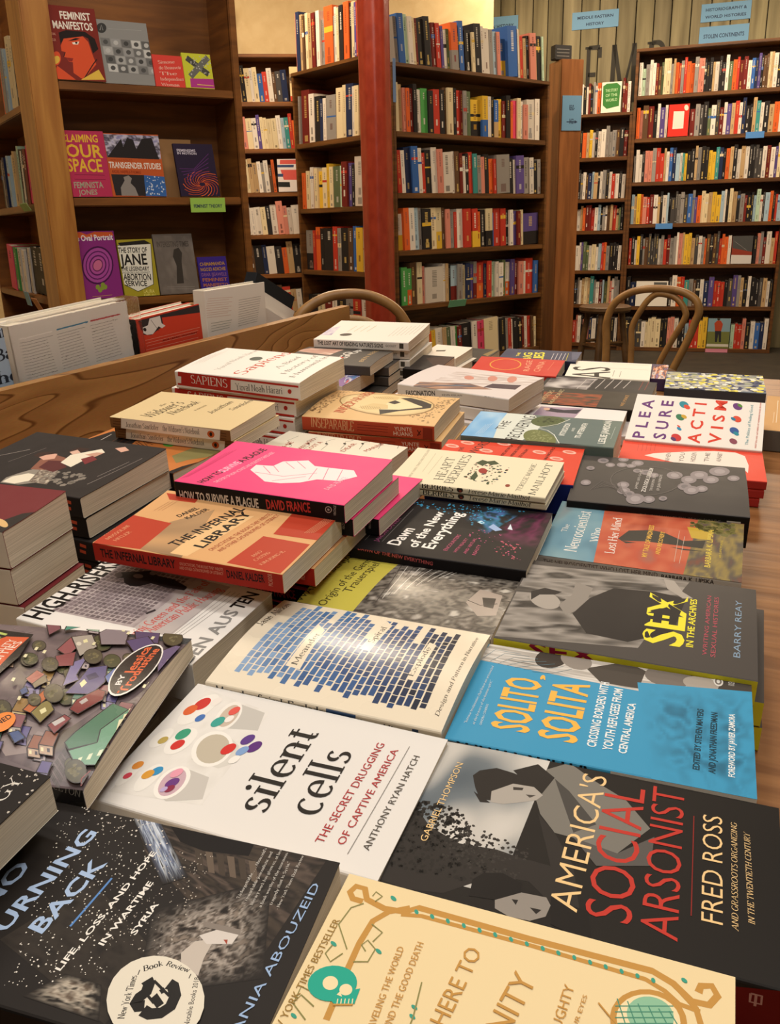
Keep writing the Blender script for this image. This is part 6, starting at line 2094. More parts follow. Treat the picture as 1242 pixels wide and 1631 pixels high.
OFF = {'america': [(0.0035, 0.0005, -0.973)], 'eternity': [(0.0016, 0.0047, 1.3201), (0.0, 0.0023, -0.8986)], 'noturn': [(-0.0048, -0.004, 1.5851), (-0.0025, -0.004, 0.4422)], 'silent': [(-0.0211, 0.0044, -1.2192), (-0.0138, -0.0018, 1.7294)], 'solito': [(-0.0028, 0.0026, -1.2646), (0.0017, 0.0011, -1.0134)], 'sex': [(0.0081, 0.013, -0.9291), (0.01, 0.0066, 1.2347)], 'neuro': [(-0.0011, 0.0012, 1.2449)], 'surreal': [(-0.0018, 0.0163, 1.3365)], 'heart': [(0.001, 0.001, 0.0)], 'insep': [(0.01, -0.0011, 1.204), (0.01, 0.0051, -0.4544), (0.0058, 0.0, -0.4429)], 'lost': [(-0.002, 0.006, 1.0), (0.0, 0.008, -1.0), (-0.003, 0.006, 0.0), (-0.003, 0.006, 0.0)], 'sapiens': [(-0.0129, 0.0042, 0.6983), (-0.0156, 0.0067, -0.471), (-0.0135, 0.0056, -1.2959), (-0.0091, 0.0061, -0.6355)], 'widow': [(0.0019, 0.0044, 0.2247)], 'plague': [(0.002, 0.0139, 0.201), (0.01, 0.07, -1.324), (-0.0261, 0.0061, -0.671), (-0.0261, 0.0082, -0.7507), (-0.0271, 0.008, -1.6364), (-0.021, 0.0068, -1.4348)], 'infernal': [(0.004, 0.055, 0.0)], 'meander': [(-0.0018, 0.0053, 0.3082), (-0.0056, 0.0092, -1.3968)], 'segreg': [(-0.059, 0.0105, -5.8087), (-0.06, 0.0107, -6.176), (-0.0622, 0.0102, -6.0519), (-0.0593, 0.0103, -5.7885)], 'highris': [(-0.0051, 0.0039, -0.0852)], 'darkfig': [(-0.0006, 0.0002, 0.9457), (0.01, 0.0049, -1.6874), (0.01, 0.0027, -0.5628), (0.01, 0.0028, -0.353)], 'benjamin': [(0.0031, 0.0036, -1.0788)], 'word': [(-0.0048, 0.0013, 0.7397)], 'woman': [(0.01, -0.004, 0.3661)], 'monsters': [(-0.0507, -0.004, 1.3735)], 'hands': [(0.0017, 0.0004, 0.683)], 'redyel': [(-0.0175, 0.0037, -1.0045)], 'biglies': [(-0.0115, 0.0009, 0.7834)], 'fascin': [(-0.0023, 0.0001, -0.3165), (-0.0568, 0.0017, -0.5208)], 'gou': [(0.01, 0.07, 0.7076), (0.01, 0.07, -0.2844), (0.01, 0.0287, 0.591)], 'manwho': [(-0.0031, 0.0008, -0.7113), (0.0054, 0.0001, -0.5174)], 'redwhen': [(-0.0016, -0.0009, 0.4303), (-0.006, 0.0014, -0.1406)], 'gy': [(-0.0179, -0.004, 0.999), (-0.027, -0.004, 0.8595), (-0.0263, -0.004, 1.056)], 'darkred': [(-0.002, 0.0006, -0.1132), (0.0038, 0.0009, 0.0363), (0.0033, -0.0004, -0.8424)], 'nia': [(0.0048, 0.0007, 0.6855), (0.0028, 0.0036, -1.3382)], 'purpleblue': [(-0.07, -0.004, 0.0479)], 'darkA': [(0.0068, 0.0009, 1.1322)], 'whiteB': [(0.01, -0.004, 0.0274)]}
SIZES = {'d_feminist': (0.147, 0.212), 'd_gray': (0.16, 0.187), 'd_red': (0.1, 0.096), 'd_x': (0.1, 0.108), 'd_claiming': (0.126, 0.2), 'd_trans': (0.182, 0.195), 'd_motion': (0.14, 0.17), 'd_oval': (0.125, 0.215), 'd_jane': (0.12, 0.186), 'd_interesting': (0.14, 0.2), 'd_purple': (0.107, 0.12), 'f_red': (0.15, 0.23), 'f_green': (0.15, 0.22), 'f_man': (0.17, 0.24), 'f_gray': (0.15, 0.21), 'f_white': (0.25, 0.2), 'f_war': (0.15, 0.22), 'f_portrait': (0.14, 0.22)}
# ------------------------------------------------------------------ the room
def rotz(p, az): return Matrix.Translation(p) @ Matrix.Rotation(R(az), 4, 'Z')
def plank_mat():
    m, t, b = new_mat('weathered_planks', .75, .2); L = t.links.new
    tc = t.nodes.new('ShaderNodeTexCoord'); mp = t.nodes.new('ShaderNodeMapping'); mp.inputs['Scale'].default_value = (9, 9, .7)
    n = t.nodes.new('ShaderNodeTexNoise'); n.inputs['Scale'].default_value = 1.6; n.inputs['Detail'].default_value = 7
    at = t.nodes.new('ShaderNodeAttribute'); at.attribute_name = 'Col'
    cr = t.nodes.new('ShaderNodeValToRGB'); cr.color_ramp.elements[0].color = hexl('746b54'); cr.color_ramp.elements[1].color = hexl('aaa080'); cr.color_ramp.elements[0].position = .3; cr.color_ramp.elements[1].position = .75
    mx = t.nodes.new('ShaderNodeMix'); mx.data_type = 'RGBA'; mx.blend_type = 'MULTIPLY'; mx.inputs[0].default_value = 1
    L(tc.outputs['Object'], mp.inputs[0]); L(mp.outputs[0], n.inputs[0]); L(n.outputs['Fac'], cr.inputs[0]); L(cr.outputs[0], mx.inputs[6]); L(at.outputs['Color'], mx.inputs[7]); L(mx.outputs[2], b.inputs['Base Color'])
    return m
M['plank'] = plank_mat()
WZ = 3.3
PW = Vector((3.056, 7.007, 0)) + Vector((math.sin(R(18.8)), math.cos(R(18.8)), 0)) * .35   # a point of the plank wall
rng = random.Random(4)
mb = MB(); x = -2.40
while x < 2.2:
    wd = rng.uniform(.115, .15); s = rng.uniform(.66, 1.0); mb.box((x + .004, 0, 0), (x + wd - .004, .025, WZ), (s, s, s * rng.uniform(.92, 1.0), 1), bev=.003); x += wd
mb.box((-2.4, .02, 0), (2.2, .06, WZ), (.12, .11, .1, 1))
wall = mb.build('wall_back', M['plank'], None, rotz(PW, -18.8)); tag(wall, kind='structure')
mb = MB()   # big painted letters on the planks
v, fc = lettering('EMP', 'S'); mn = min(p[0] for p in v)
for a in (('E', -1.575, .135), ('M', -1.385, .235), ('P', -1.09, .15)):
    v, fc = lettering(a[0], 'S'); mn = min(p[0] for p in v); mx_ = max(p[0] for p in v); sx = a[2] / (mx_ - mn)
    mb.add([(a[1] + (p[0] - mn) * sx, -.0015, 1.955 + p[1] * .43) for p in v], fc, hexl('2f2c25'))
o = mb.build('wall_back_lettering', M['paper'], wall); o['label'] = 'large dark painted capital letters'
mb = MB(); mb.box((-7, 0, 0), (.0, .08, WZ)); wl = mb.build('wall_left', M['plaster'], None, rotz(Vector((.86, 7.27, 0)), 8)); tag(wl, kind='structure')
mb = MB(); mb.box((0, 0, 0), (.9, .06, WZ)); o = mb.build('wall_return', M['plaster'], None, rotz(Vector((.86, 7.28, 0)), 87)); tag(o, kind='structure')
mb = MB(); mb.box((-5, -3, -.06), (6, 10, 0)); o = mb.build('floor', M['floor']); tag(o, kind='structure')
mb = MB(); mb.box((-5, -3, WZ), (6, 10, WZ + .06)); o = mb.build('ceiling', M['ceil']); tag(o, kind='structure')
mb = MB(); mb.box((-3.6, -3, 0), (-3.5, 7.0, WZ)); o = mb.build('wall_west', M['plaster']); tag(o, kind='structure')
mb = MB(); mb.box((4.6, -3, 0), (4.7, 7.2, WZ)); o = mb.build('wall_east', M['plaster']); tag(o, kind='structure')
mb = MB()   # fluted red column
prof = []; seg = 64
for z in (0, .02, .3, WZ): pass
vs = []; fs = []
for zi, (z, rr) in enumerate(((0, .115), (.10, .115), (.13, .088), (WZ, .085))):
    for k in range(seg):
        a = 2 * math.pi * k / seg; q = rr * (1 - .035 * (1 + math.cos(a * 10)) / 2 * (zi > 1)); vs.append((q * math.cos(a), q * math.sin(a), z))
for zi in range(3):
    for k in range(seg): fs.append((zi * seg + k, zi * seg + (k + 1) % seg, (zi + 1) * seg + (k + 1) % seg, (zi + 1) * seg + k))
mb.add(vs, fs); mb.sm = True
o = mb.build('pillar', M['red'], None, Matrix.Translation((-.025, 5.05, 0))); tag(o, 'red painted iron pillar in front of the corner bookcases', kind='structure')
# ------------------------------------------------------------------ bookcases
def bookcase(name, label, P, az, x0, x1, shelves, top, depth=.25, mat='case', lip=.03, back=True, ends=(1, 1), panel=.022, base=True, group=None, shelf_depth=None, toprail=True):
    r = empty(name, rotz(Vector((P[0], P[1], 0)), az)); tag(r, label, 'bookcase', group)
    ht = top
    for s, xx in ((0, x0 - panel), (1, x1)):
        if ends[s]: q = MB(); q.box((xx, 0, 0), (xx + panel, depth, ht), bev=.002); q.build('side_panel', M[mat], r)
    if back: q = MB(); q.box((x0, depth - .012, .02), (x1, depth, ht)); q.build('back_panel', M[mat], r)
    for z in shelves: q = MB(); q.box((x0, .001, z - lip), (x1, depth - .012, z), bev=.003); q.build('shelf', M[mat], r)
    if toprail: q = MB(); q.box((x0 - panel, -.004, ht), (x1 + panel, depth, ht + .022), bev=.003); q.build('top_board', M[mat], r)
    if base: q = MB(); q.box((x0, .02, 0), (x1, .035, min(shelves) - lip)); q.build('kick_board', M[mat], r)
    return r
PC = (1.157, 6.204)
CR_Z = (.22, .587, .906, 1.226, 1.554, 1.907); CL_Z = (.40, .78, 1.165, 1.558, 1.977)
cr = bookcase('bookcase', 'dark brown bookcase just right of the red pillar, books on its top too', PC, 40, -1.394, -.10, CR_Z[:-1], 1.882, .26, 'case', .03, toprail=True)
PCL = (.07, 5.29)
cl = bookcase('bookcase', 'dark brown bookcase just left of the red pillar, turned away to the left', PCL, -51, -.976, -.30, CL_Z[:-1], 1.952, .26, 'case', .03)
P2 = (3.056, 7.007)
RR_Z = (.03, .365, .696, 1.013, 1.33, 1.65, 1.956)
rr = bookcase('bookcase', 'wide brown bookcase along the plank wall at the right', P2, -18.8, -1.125, .005, RR_Z, 2.262, .25, 'case')
NR_Z = (.06, .38, .655, .97, 1.215, 1.528, 1.85)
nr = bookcase('bookcase', 'narrow brown bookcase between the sign post and the wide rear bookcase', P2, -18.8, -1.555, -1.17, NR_Z[:-1], 1.826, .24, 'case')
FL_Z = (.12, .43, .728, 1.005, 1.295, 1.585, 1.888)
fl = bookcase('bookcase', 'brown bookcase far back against the cream wall, seen left of the corner bookcases', (-.98, 6.61), 8, -.30, .85, FL_Z, 2.165, .25, 'leftcase')
PL = (-.99, 2.957); LF_Z = (.50, .836, 1.157, 1.497)
lf = bookcase('bookcase', 'brown display bookcase at the left with books facing out', PL, 31, 0, .575, LF_Z, 2.5, .2, 'leftcase', .026, ends=(0, 1), toprail=True)
q = MB(); q.box((-.085, -.004, 0), (0, .2, 2.5), bev=.004); o = q.build('corner_post', M['stile'], lf); o['label'] = 'broad lighter honey coloured post'
q = MB(); q.box((.575, -.006, 0), (.60, .012, 2.5), bev=.003); q.build('face_frame', M['leftcase'], lf)
PLS = (-1.18, 3.22); LS_Z = (.5, .819, 1.155, 1.485)
ls = bookcase('bookcase', 'brown bookcase at the left edge, round the corner from the honey coloured post', PLS, -57.6, -1.14, .0, LS_Z, 2.5, .18, 'leftcase', .026, ends=(1, 0), toprail=True)
q = MB()
for x_ in (-.9, -.45): q.box((x_, .16, .05), (x_ + .012, .168, 2.4), hexl('8a8782'))
o = q.build('shelf_track', M['metal'], ls); o['label'] = 'grey metal shelf track'
q = MB(); q.box((-.08, -.08, 0), (.08, .12, 2.065), bev=.004); sp = q.build('sign_post', M['post'], None, rotz(Vector((1.262, 6.44, 0)), 14)); tag(sp, 'square orange-brown wooden post carrying a blue arrow sign', 'post')
q = MB(); q.box((-.055, -.05, 2.066), (.07, .01, 2.155), hexl('2b2a2c'), bev=.003); q.box((-.06, -.056, 2.072), (-.0552, .0, 2.15), hexl('2b2a2c'))
for k in range(3): q.box((-.045, -.0515, 2.085 + k * .02), (.05, -.05, 2.092 + k * .02), hexl('6a6866'))
o = q.build('black_box', M['paper'], None, rotz(Vector((1.20, 6.44, 0)), 20)); tag(o, 'small black box with grey stripes on top of the sign post', 'box')
# ------------------------------------------------------------------ shelved books
PAL = dict(k='2a2727', d='4a4644', w='ddd3c6', c='d9c7a0', t='b99a70', r='b93a2c', R='6f2722', o='d5622e', y='dcb23a', b='3a64a8', n='27304f', l='9fb6c4', g='4f9a50', G='5d6a4c', m='b4cdb2', p='d8476a', s='cf8472', v='5a4a86', e='8f8983', B='5e4430', i='cfc5b8', a='3f8a86')
NAMEC = dict(k='black', d='charcoal', w='white', c='cream', t='tan', r='red', R='dark red', o='orange', y='yellow', b='blue', n='navy', l='pale blue', g='green', G='olive', m='mint green', p='pink', s='salmon', v='purple', e='grey', B='brown', i='ivory', a='teal')
def shelf_mesh(th, h, d, cols, rg, mb=None, off=None):
    """standing book: X thickness, Y depth (spine at y=0), Z up; with title bars on the spine"""
    cov = MB() if mb is None else mb; pg = MB() if mb is None else mb; T_ = off or Matrix.Identity(4)
    def bx(m, a, b, c): m.box(a, b, c, mat=T_)
    j = rg.uniform(.9, 1.1); C = [tuple(min(1, q * j) for q in hexl(PAL[c])[:3]) + (1,) for c in cols]
    n = len(C); t = .0018
    for i in range(n):
        z1 = h - h * i / n * (1.0 if n > 1 else 1); z0 = h - h * (i + 1) / n
        if n == 2: z1, z0 = ((h, h * .42), (h * .42, 0))[i]
        bx(cov, (0, 0, z0), (th, t, z1), C[i]); bx(cov, (0, t, z0), (t, d, z1), C[i]); bx(cov, (th - t, t, z0), (th, d, z1), C[i])
    lum = sum(C[0][:3]) / 3; ink = rg.choice(['f0e8da', 'e0c070', 'd9d2c8'] if lum < .22 else ['2a2624', '5a2a24', '30405a'])
    kk = rg.uniform(.35, .75); ik = tuple(p_ * kk + q_ * (1 - kk) for p_, q_ in zip(hexl(ink), C[0])); a, b = th * rg.uniform(.34, .40), th * rg.uniform(.56, .66)
    if th > .010:
        z = h * rg.uniform(.86, .93); tot = h * rg.uniform(.12, .45); e = z - tot
        while z > e:                                  # a lettered title running down the spine
            l_ = rg.uniform(.004, .009); bx(cov, (a, -.0002, z - l_), (b, 0, z), ik); z -= l_ + rg.uniform(.0025, .005)
        if rg.random() < .6: z = h * rg.uniform(.2, .4); bx(cov, (th * .36, -.0002, z - h * .14), (th * .62, 0, z), ik)
        if rg.random() < .45: bx(cov, (th * .3, -.0002, h * .04), (th * .7, 0, h * .04 + th * .4), ik)
        if rg.random() < .25: z = h * rg.uniform(.5, .8); bx(cov, (0, -.00012, z), (th, 0, z + h * rg.uniform(.02, .1)), hexl(PAL[rg.choice('wkrcyb')]))
    bx(pg, (t, t, .001), (th - t, d - .003, h - .003), hexl('ffffff') if mb is None else hexl('e0d4bf'))
    return cov, pg
PG_X = page_mat('page_edges_upright', 0)
COUNT = [0]
def shelve(P, az, z, x0, x1, row, where, group, lean=0, seed=1, depth=.17, setback=.012, flip=False, mb=None, hs=1.0):
    """one shelf of books from x0 to x1; row = tokens colours+width.height"""
    rg = random.Random(seed); toks = []
    for t_ in row.split():
        k = 0
        while not t_[k].isdigit(): k += 1
        a, b = t_[k:].split('.', 1); toks.append((t_[:k], float(a), float(b) / 100 * hs))
    tot = sum(t_[1] for t_ in toks); ca = math.cos(R(lean)); sc = (x1 - x0 - math.tan(R(abs(lean))) * .24) / tot; x = x0 + (math.tan(R(lean)) * .24 if lean > 0 else 0)
    base = rotz(Vector((P[0], P[1], 0)), az); n = len(toks)
    for i, (c, wd, h) in enumerate(toks):
        th = wd * sc * ca - .0008; d = min(depth, h * rg.uniform(.62, .72)); sb = setback + rg.uniform(0, .02) + (depth - d) * .2
        m_ = base @ Matrix.Translation((x, sb, z + .0005 + (th * math.sin(R(-lean)) if lean < 0 else 0))) @ Matrix.Rotation(R(-lean), 4, 'Y')
        if lean < 0: pass
        x += wd * sc
        if mb is not None: shelf_mesh(th, h, d, c, rg, mb, m_); continue
        cov, pg = shelf_mesh(th, h, d, c, rg)
        r = empty('shelved_book', m_); k = (n - i) if flip else i + 1
        cn = NAMEC[c[0]] + (' and ' + NAMEC[c[1]] if len(c) > 1 else '')
        size = '' if len(c) > 1 else 'thick ' if th > .042 else ('thin ' if th < .017 else ''); tag(r, '%s%s spine, %s %s' % (size, cn, ordn(k), where), 'book', group)
        cov.build('cover', M['shelfbook'], r); pg.build('page_block', PG_X, r); COUNT[0] += 1
WR = 'book from the red pillar'
CRB = ['e22.28 b42.30 m26.30 w30.29 c25.29 R18.29 k45.29 k40.31 e12.27 R28.28 r28.28 G15.24 v20.27 w25.25 G22.26 oe50.30 k12.24 b35.32 R15.28 k45.27 c22.26 k55.32 w22.31 w45.30 e30.30 l28.29 s25.29 by55.25 b80.34 w10.33 t30.33 r25.29 t27.28 k22.30 s52.32 t14.28 k40.31 m16.31',
 'c30.31 t25.30 s20.28 o25.28 R25.28 k25.31 w40.28 g45.29 k35.28 r45.29 k35.29 B25.31 c40.31 k25.31 r35.30 R15.30 e25.30 G40.30 yk85.25 yb45.28 w28.28 k25.28 bt35.26 y35.27 R30.26 k35.30 o20.26 p40.27 c30.29 w25.27 s40.25 i70.29 w40.30 k16.24',
 'r25.28 w25.28 n40.30 b40.31 w25.30 r25.27 k40.29 w35.31 s35.30 i65.28 w18.29 B30.29 R20.28 w25.26 k20.28 r30.29 a30.28 e25.27 s25.26 k40.28 o30.25 r20.25 e95.28 k35.26 w14.25 v60.28 e45.27 i30.27 k30.25 e26.26',
 'wy40.25 o35.29 w35.29 l30.29 e20.29 k60.28 c40.29 cy40.29 B25.29 s30.28 e30.27 r20.26 w40.28 r50.28 k15.28 ry40.28 oy25.26 k35.27 ck50.28 b20.25 r50.28 r40.28 k25.27 w25.27 v40.26 R25.26 c25.27 vk125.24',
 'k25.26 g40.27 go30.26 B45.30 c35.30 s20.27 i130.26 w20.28 t20.28 k20.27 lR45.26 e40.27 c30.26 n35.27 v30.26 eR25.28 ro55.27 n20.26 r35.28 m35.27 w25.27 w35.26 G25.28 wo45.26 v35.28 R30.27 s40.26 w25.26 r65.28 b40.26',
 'k60.23 w25.23 w20.23 v60.24 r30.23 o40.23 y30.24 w50.25 t25.25 G30.25 w35.25 g20.25 R30.25 k90.26 w40.27 p50.27 c110.28 w25.28 k45.27 e20.26 r30.26 w20.25 k50.26 k30.25 R20.26 w30.26 r25.26 B20.26 c20.25']
for i, row in enumerate(CRB):
    z = CR_Z[5 - i]; sh = ('on top of the right-hand bookcase' if i == 0 else '%s shelf on right' % ordn(i))
    shelve(PC, 40, z if i else 1.905, -1.385, -.11, row, WR + ', ' + sh, 'upright books %s right of the pillar' % ('on the bookcase top' if i == 0 else 'on the %s shelf' % ordn(i)), lean=(5, 2, 3.5, 2.5, 1, 4)[i], seed=20 + i, depth=.19, hs=.82)
CLB = ['s20.33 n25.33 t20.31 B15.30 c20.31 t25.30 R25.30 k15.28 w25.30 e20.25 o60.31 e20.25 w15.29 c15.28 k25.29 o35.30 k15.29 c25.29 v15.28 r15.28',
 'e12.28 R55.31 w35.28 k40.26 n20.24 w20.24 e60.25 c40.28 c20.29 n45.29 w15.27 c25.27 t15.24', 'o20.22 c20.23 w20.25 r12.24 c20.24 y20.22 c25.24 y15.26 c20.24 G40.24 m15.24 R30.26 v20.25 k15.24 i50.28',
 'ek50.25 r15.25 o25.27 k20.26 k60.26 r25.27 e20.26 k40.26 B25.26 b20.27 y35.26 c12.25', 'k30.22 c20.22 R25.22 w15.21 k25.22 e20.21 r20.22 w20.22']
for i, row in enumerate(CLB):
    sh = ('on top of the left-hand bookcase' if i == 0 else '%s shelf on left' % ordn(i))
    shelve(PCL, -51, CL_Z[4 - i] if i else 1.975, -.97, -.31, row, WR + ', ' + sh, 'upright books %s left of the pillar' % ('on the bookcase top' if i == 0 else 'on the %s shelf' % ordn(i)), lean=(-1, -2, -1.5, -1, 0)[i], seed=40 + i, depth=.19, flip=True)
LSB = ['k18.25 o14.26 e20.27 l14.26 t22.28 c25.29 c14.27 k12.24 v20.29 k20.30 w12.25 o14.25', 'k25.22 e16.23 n18.24 v20.24 l18.24 c20.24 y14.22 t20.25 m14.27 k25.25 w14.24 k20.24 R18.24 p22.25 r20.25 o20.24 w40.22',
 'p40.23 g20.22 v12.22 w16.22 k16.21 w20.21 n12.22 w14.22 k45.22 k40.22 k50.22 w14.20 R14.20']
for i, row in enumerate(LSB):
    shelve(PLS, -57.6, LS_Z[3 - i], (-.55, -.82, -.9)[i], -.02, row, 'book left of the honey post, %s shelf down' % ordn(i + 1), 'upright books on the %s shelf at the left edge' % ordn(i + 1), lean=-5, seed=60 + i, depth=.125, setback=.006, flip=True, hs=.80)
# the hundreds of small far books on the rear bookcases, beyond the nearest three hundred
mass = MB()
def rowof(s, seed, hmin=19, hmax=25):
    rg = random.Random(seed); return ' '.join('%s%d.%.1f' % (c, rg.randint(16, 34), rg.uniform(hmin, hmax)) for c in s)
RRB = ['wmewwRBGccetorerooesskkktwkkwGorRRwbnvkBBctwkyyww', 'osBRkwvwsrrrgbRedkGwdRwvtrwnkktawktowve', 'ewwksserrtwbnlwaykktekkyyankotkwtwkkddwRwvcdv', 'ltyosrRwtkilkddeedbevocctyylwkctkeRkklmwdlokrl', 'rkwykeBddddierReewstyytdweoBkBdroowknwkkewrrkseRwtr', 'knwwwwwwGGlkkdworaeBkwnvrrrkdvetkwkkdtwk', 'kkddwcccckkssikklrrryyryeekktsmrrskwbnw']
for i, s in enumerate(RRB):
    skip = {1: (.62, .70), 4: (.78, .88), 5: (.045, .30), 6: (.66, .80)}.get(i)
    z = RR_Z[6 - i]
    if not skip: shelve(P2, -18.8, z, -1.118, 0, rowof(s, i), '', '', 0, 80 + i, mb=mass, depth=.17)
    else:
        xa, xb = {1: (-.885, -.722), 4: (-.335, -.172), 5: (-1.045, -.782), 6: (-.46, -.278)}[i]; n1 = max(2, int(len(s) * (xa + 1.118) / 1.118)); n2 = max(2, int(len(s) * (-xb) / 1.118))
        shelve(P2, -18.8, z, -1.118, xa, rowof(s[:n1], i), '', '', 0, 80 + i, mb=mass, depth=.17); shelve(P2, -18.8, z, xb, 0, rowof(s[-n2:], i + 9), '', '', 0, 90 + i, mb=mass, depth=.17)
NRB = ['wkwRkewoRRw', 'kotywkwweeeBkR', 'kewBnltkwekwrwkw', 'wtoRRrwlkewBtrtGk', 'wwvGGwcwlroekkkw', 'kewtctaewRlGtswee', 'rswkssnwkrrtkw']
for i, s in enumerate(NRB):
    z = NR_Z[6 - i] if i else 1.849
    if i == 0: shelve(P2, -18.8, z, -1.55, -1.40, rowof('wkwRkewo', 31), '', '', 0, 101, mb=mass); shelve(P2, -18.8, z, -1.235, -1.175, rowof('RRw', 32), '', '', 0, 102, mb=mass)
    else: shelve(P2, -18.8, z, -1.55, -1.175, rowof(s, i + 30, *((16, 20) if i == 3 else (18, 23))), '', '', -1, 110 + i, mb=mass)
FLB = ['kotkcwcbrwBdnek' + 'wrkcso', 'cwvccccwlaroctrse' + 'kwrct', 'csRkccttwewBokog' + 'ktwr', 'wckwssiwrrwkyyw' + 'wrek', 'nwkotkcRewdcccB' + 'kwt', 'cwkBrtwkcetkwrd' + 'kwc', 'kwtcrkewtckrwec' + 'kwt']
for i, s in enumerate(FLB):
    sk = {0: (.350, .505), 2: (.230, .397)}.get(i)
    if sk: shelve((-.98, 6.61), 8, FL_Z[6 - i], -.29, sk[0], rowof(s[6:13] + s[:13], i + 50, 18, 23), '', '', 4, 120 + i, mb=mass); shelve((-.98, 6.61), 8, FL_Z[6 - i], sk[1], .84, rowof(s[13:], i + 60, 18, 23), '', '', 4, 130 + i, mb=mass)
    else: shelve((-.98, 6.61), 8, FL_Z[6 - i], -.29, .84, rowof(s[8:16] + s, i + 50, 18, 23), '', '', 4, 120 + i, mb=mass)
o = mass.build('shelved_books', M['shelfbook']); tag(o, 'rows of small upright books packed on the far rear bookcases', 'books', None, 'stuff')
# ------------------------------------------------------------------ books facing out
def face_book(name, art, label, P, az, x, z, size, T, lean, setback=.0, group=None, kind='shelved_book', gloss=False, base2='e6ded2'):
    A = ART.get(art); Wd, L = size; b = A['base'] if A and A['base'] else ('8a8070', '8a8070', 'e9dfcf')
    me = book_meshes(name, L, Wd, T, A, base=(b[0], b[1], b[2]), gloss=gloss)
    for q in me: fixn(q)
    # book axes: X head->tail = down, Y spine->fore edge = right, Z front = towards the viewer
    m_ = rotz(Vector((P[0], P[1], 0)), az) @ Matrix.Translation((x, setback, z)) @ Matrix.Rotation(R(-lean), 4, 'X') @ Matrix(((0, 1, 0, 0), (0, 0, -1, 0), (-1, 0, 0, 0), (0, 0, 0, 1))) @ Matrix.Translation((-L, 0, 0))
    return put_book(kind, me, m_, label, group)
FO = [('d_feminist', 'dark red book with orange woman face, top shelf of display bookcase', .002, 1.497, .018, 12), ('d_gray', 'grey grid-patterned book, second on the top display shelf', .1505, 1.497, .012, 11), ('d_red', 'small plain red book on the top display shelf', .312, 1.497, .008, 10),
 ('d_x', 'small yellow book with photographic X and magenta block', .414, 1.497, .012, 12), ('d_claiming', 'raspberry book with yellow CLAIMING OUR SPACE lettering', .003, 1.157, .014, 10), ('d_trans', 'wide orange book on transgender studies with photo panels', .130, 1.157, .016, 10),
 ('d_motion', 'dark book with red swirl standing above the green shelf tag', .361, 1.157, .012, 14), ('d_oval', 'purple book with concentric ovals, lowest display shelf', .002, .836, .016, 9), ('d_jane', 'olive book with white hand-lettered JANE shield', .131, .836, .014, 9),
 ('d_interesting', 'brown-grey book with a standing figure, lowest display shelf', .257, .836, .014, 10), ('d_purple', 'small violet book at the right end of the lowest display shelf', .405, .836, .01, 11)]
for i, (a, lab, x_, z, T, le) in enumerate(FO):
    sz = SIZES[a]; face_book(a, a, lab, PL, 31, x_, z + .001, (sz[0], sz[1] / math.cos(R(le))), T, le, .02 + (i % 2) * .006, 'books facing out on the left display bookcase')
q = MB(); q.box((0, 0, 0), (.125, .022, .19), hexl('b98a5a')); o = q.build('book_prop', M['paper'], None, rotz(Vector((PL[0], PL[1], 0)), 31) @ Matrix.Translation((.317, .10, 1.158))); tag(o, 'plain brown cardboard prop behind the dark swirl book', 'book stand')
for a, lab, P, az, x_, z, T, le, sb in [('f_red', 'red facing-out book with white rectangle on the wide rear bookcase', P2, -18.8, -.88, 1.651, .02, 4, .02), ('f_green', 'white facing-out book with green blot on the narrow bookcase top', P2, -18.8, -1.395, 1.85, .02, 4, .02),
     ('f_man', 'facing-out book picturing a standing man in red, bottom rear shelf', P2, -18.8, -.455, .031, .02, 4, .02), ('f_gray', 'facing-out book with black and rust photo on the rear bookcase', P2, -18.8, -.33, .697, .02, 4, .02), ('f_white', 'wide white facing-out book behind the bentwood chair', P2, -18.8, -1.04, .366, .02, 4, .02),
     ('f_war', 'white facing-out book with red blocks on the far left bookcase', (-.98, 6.61), 8, .240, 1.296, .02, 4, .02), ('f_portrait', 'cream facing-out book with portrait photo on the far left bookcase', (-.98, 6.61), 8, .36, 1.889, .02, 3, .02)]:
    face_book(a, a, lab, P, az, x_, z, SIZES[a], T, le, sb, 'books facing out on the rear bookcases')
# ------------------------------------------------------------------ the display table
YAW, T1, T2 = R(-21), R(5.5), R(-1.5)
e1 = Vector((math.cos(YAW) * math.cos(T2), math.sin(YAW) * math.cos(T2), math.sin(T2))); e2 = Vector((-math.sin(YAW) * math.cos(T1), math.cos(YAW) * math.cos(T1), math.sin(T1)))
e2 -= e1 * e1.dot(e2); e2.normalize(); e3 = e1.cross(e2)
TF = Matrix(((e1.x, e2.x, e3.x, 0), (e1.y, e2.y, e3.y, 0), (e1.z, e2.z, e3.z, CAMZ), (0, 0, 0, 1)))   # table frame: u across, v along, w up from camera height
TW = -.49; VF = 1.86
tb = empty('display_table', TF); tag(tb, 'long oak display table covered with stacks of books', 'table')
q = MB(); pl = [(-1.225, .10), (.52, .10), (.52, VF), (-1.03 + (VF - 1.008) * .2128, VF)]; q.add([(a, b_, TW - .04) for a, b_ in pl] + [(a, b_, TW) for a, b_ in pl], [(3, 2, 1, 0), (4, 5, 6, 7), (0, 1, 5, 4), (1, 2, 6, 5), (2, 3, 7, 6), (3, 0, 4, 7)]); q.build('tabletop', M['table'], tb)
q = MB(); q.box((-1.10, .22, TW - .13), (.40, .245, TW - .041)); q.box((-.80, 1.86, TW - .13), (.40, 1.885, TW - .041)); q.box((.375, .246, TW - .13), (.40, 1.859, TW - .041)); q.build('apron', M['table'], tb)
for u in (-.74, .33):
    for v in (.26, 1.82):
        top = TF @ Vector((u, v, TW - .041)); q = MB(); q.box((-.035, -.035, -(top.z)), (.035, .035, .012), bev=.004); o = q.build('leg', M['table'], tb); o.matrix_world = Matrix.Translation(top) @ Matrix.Rotation(YAW, 4, 'Z')
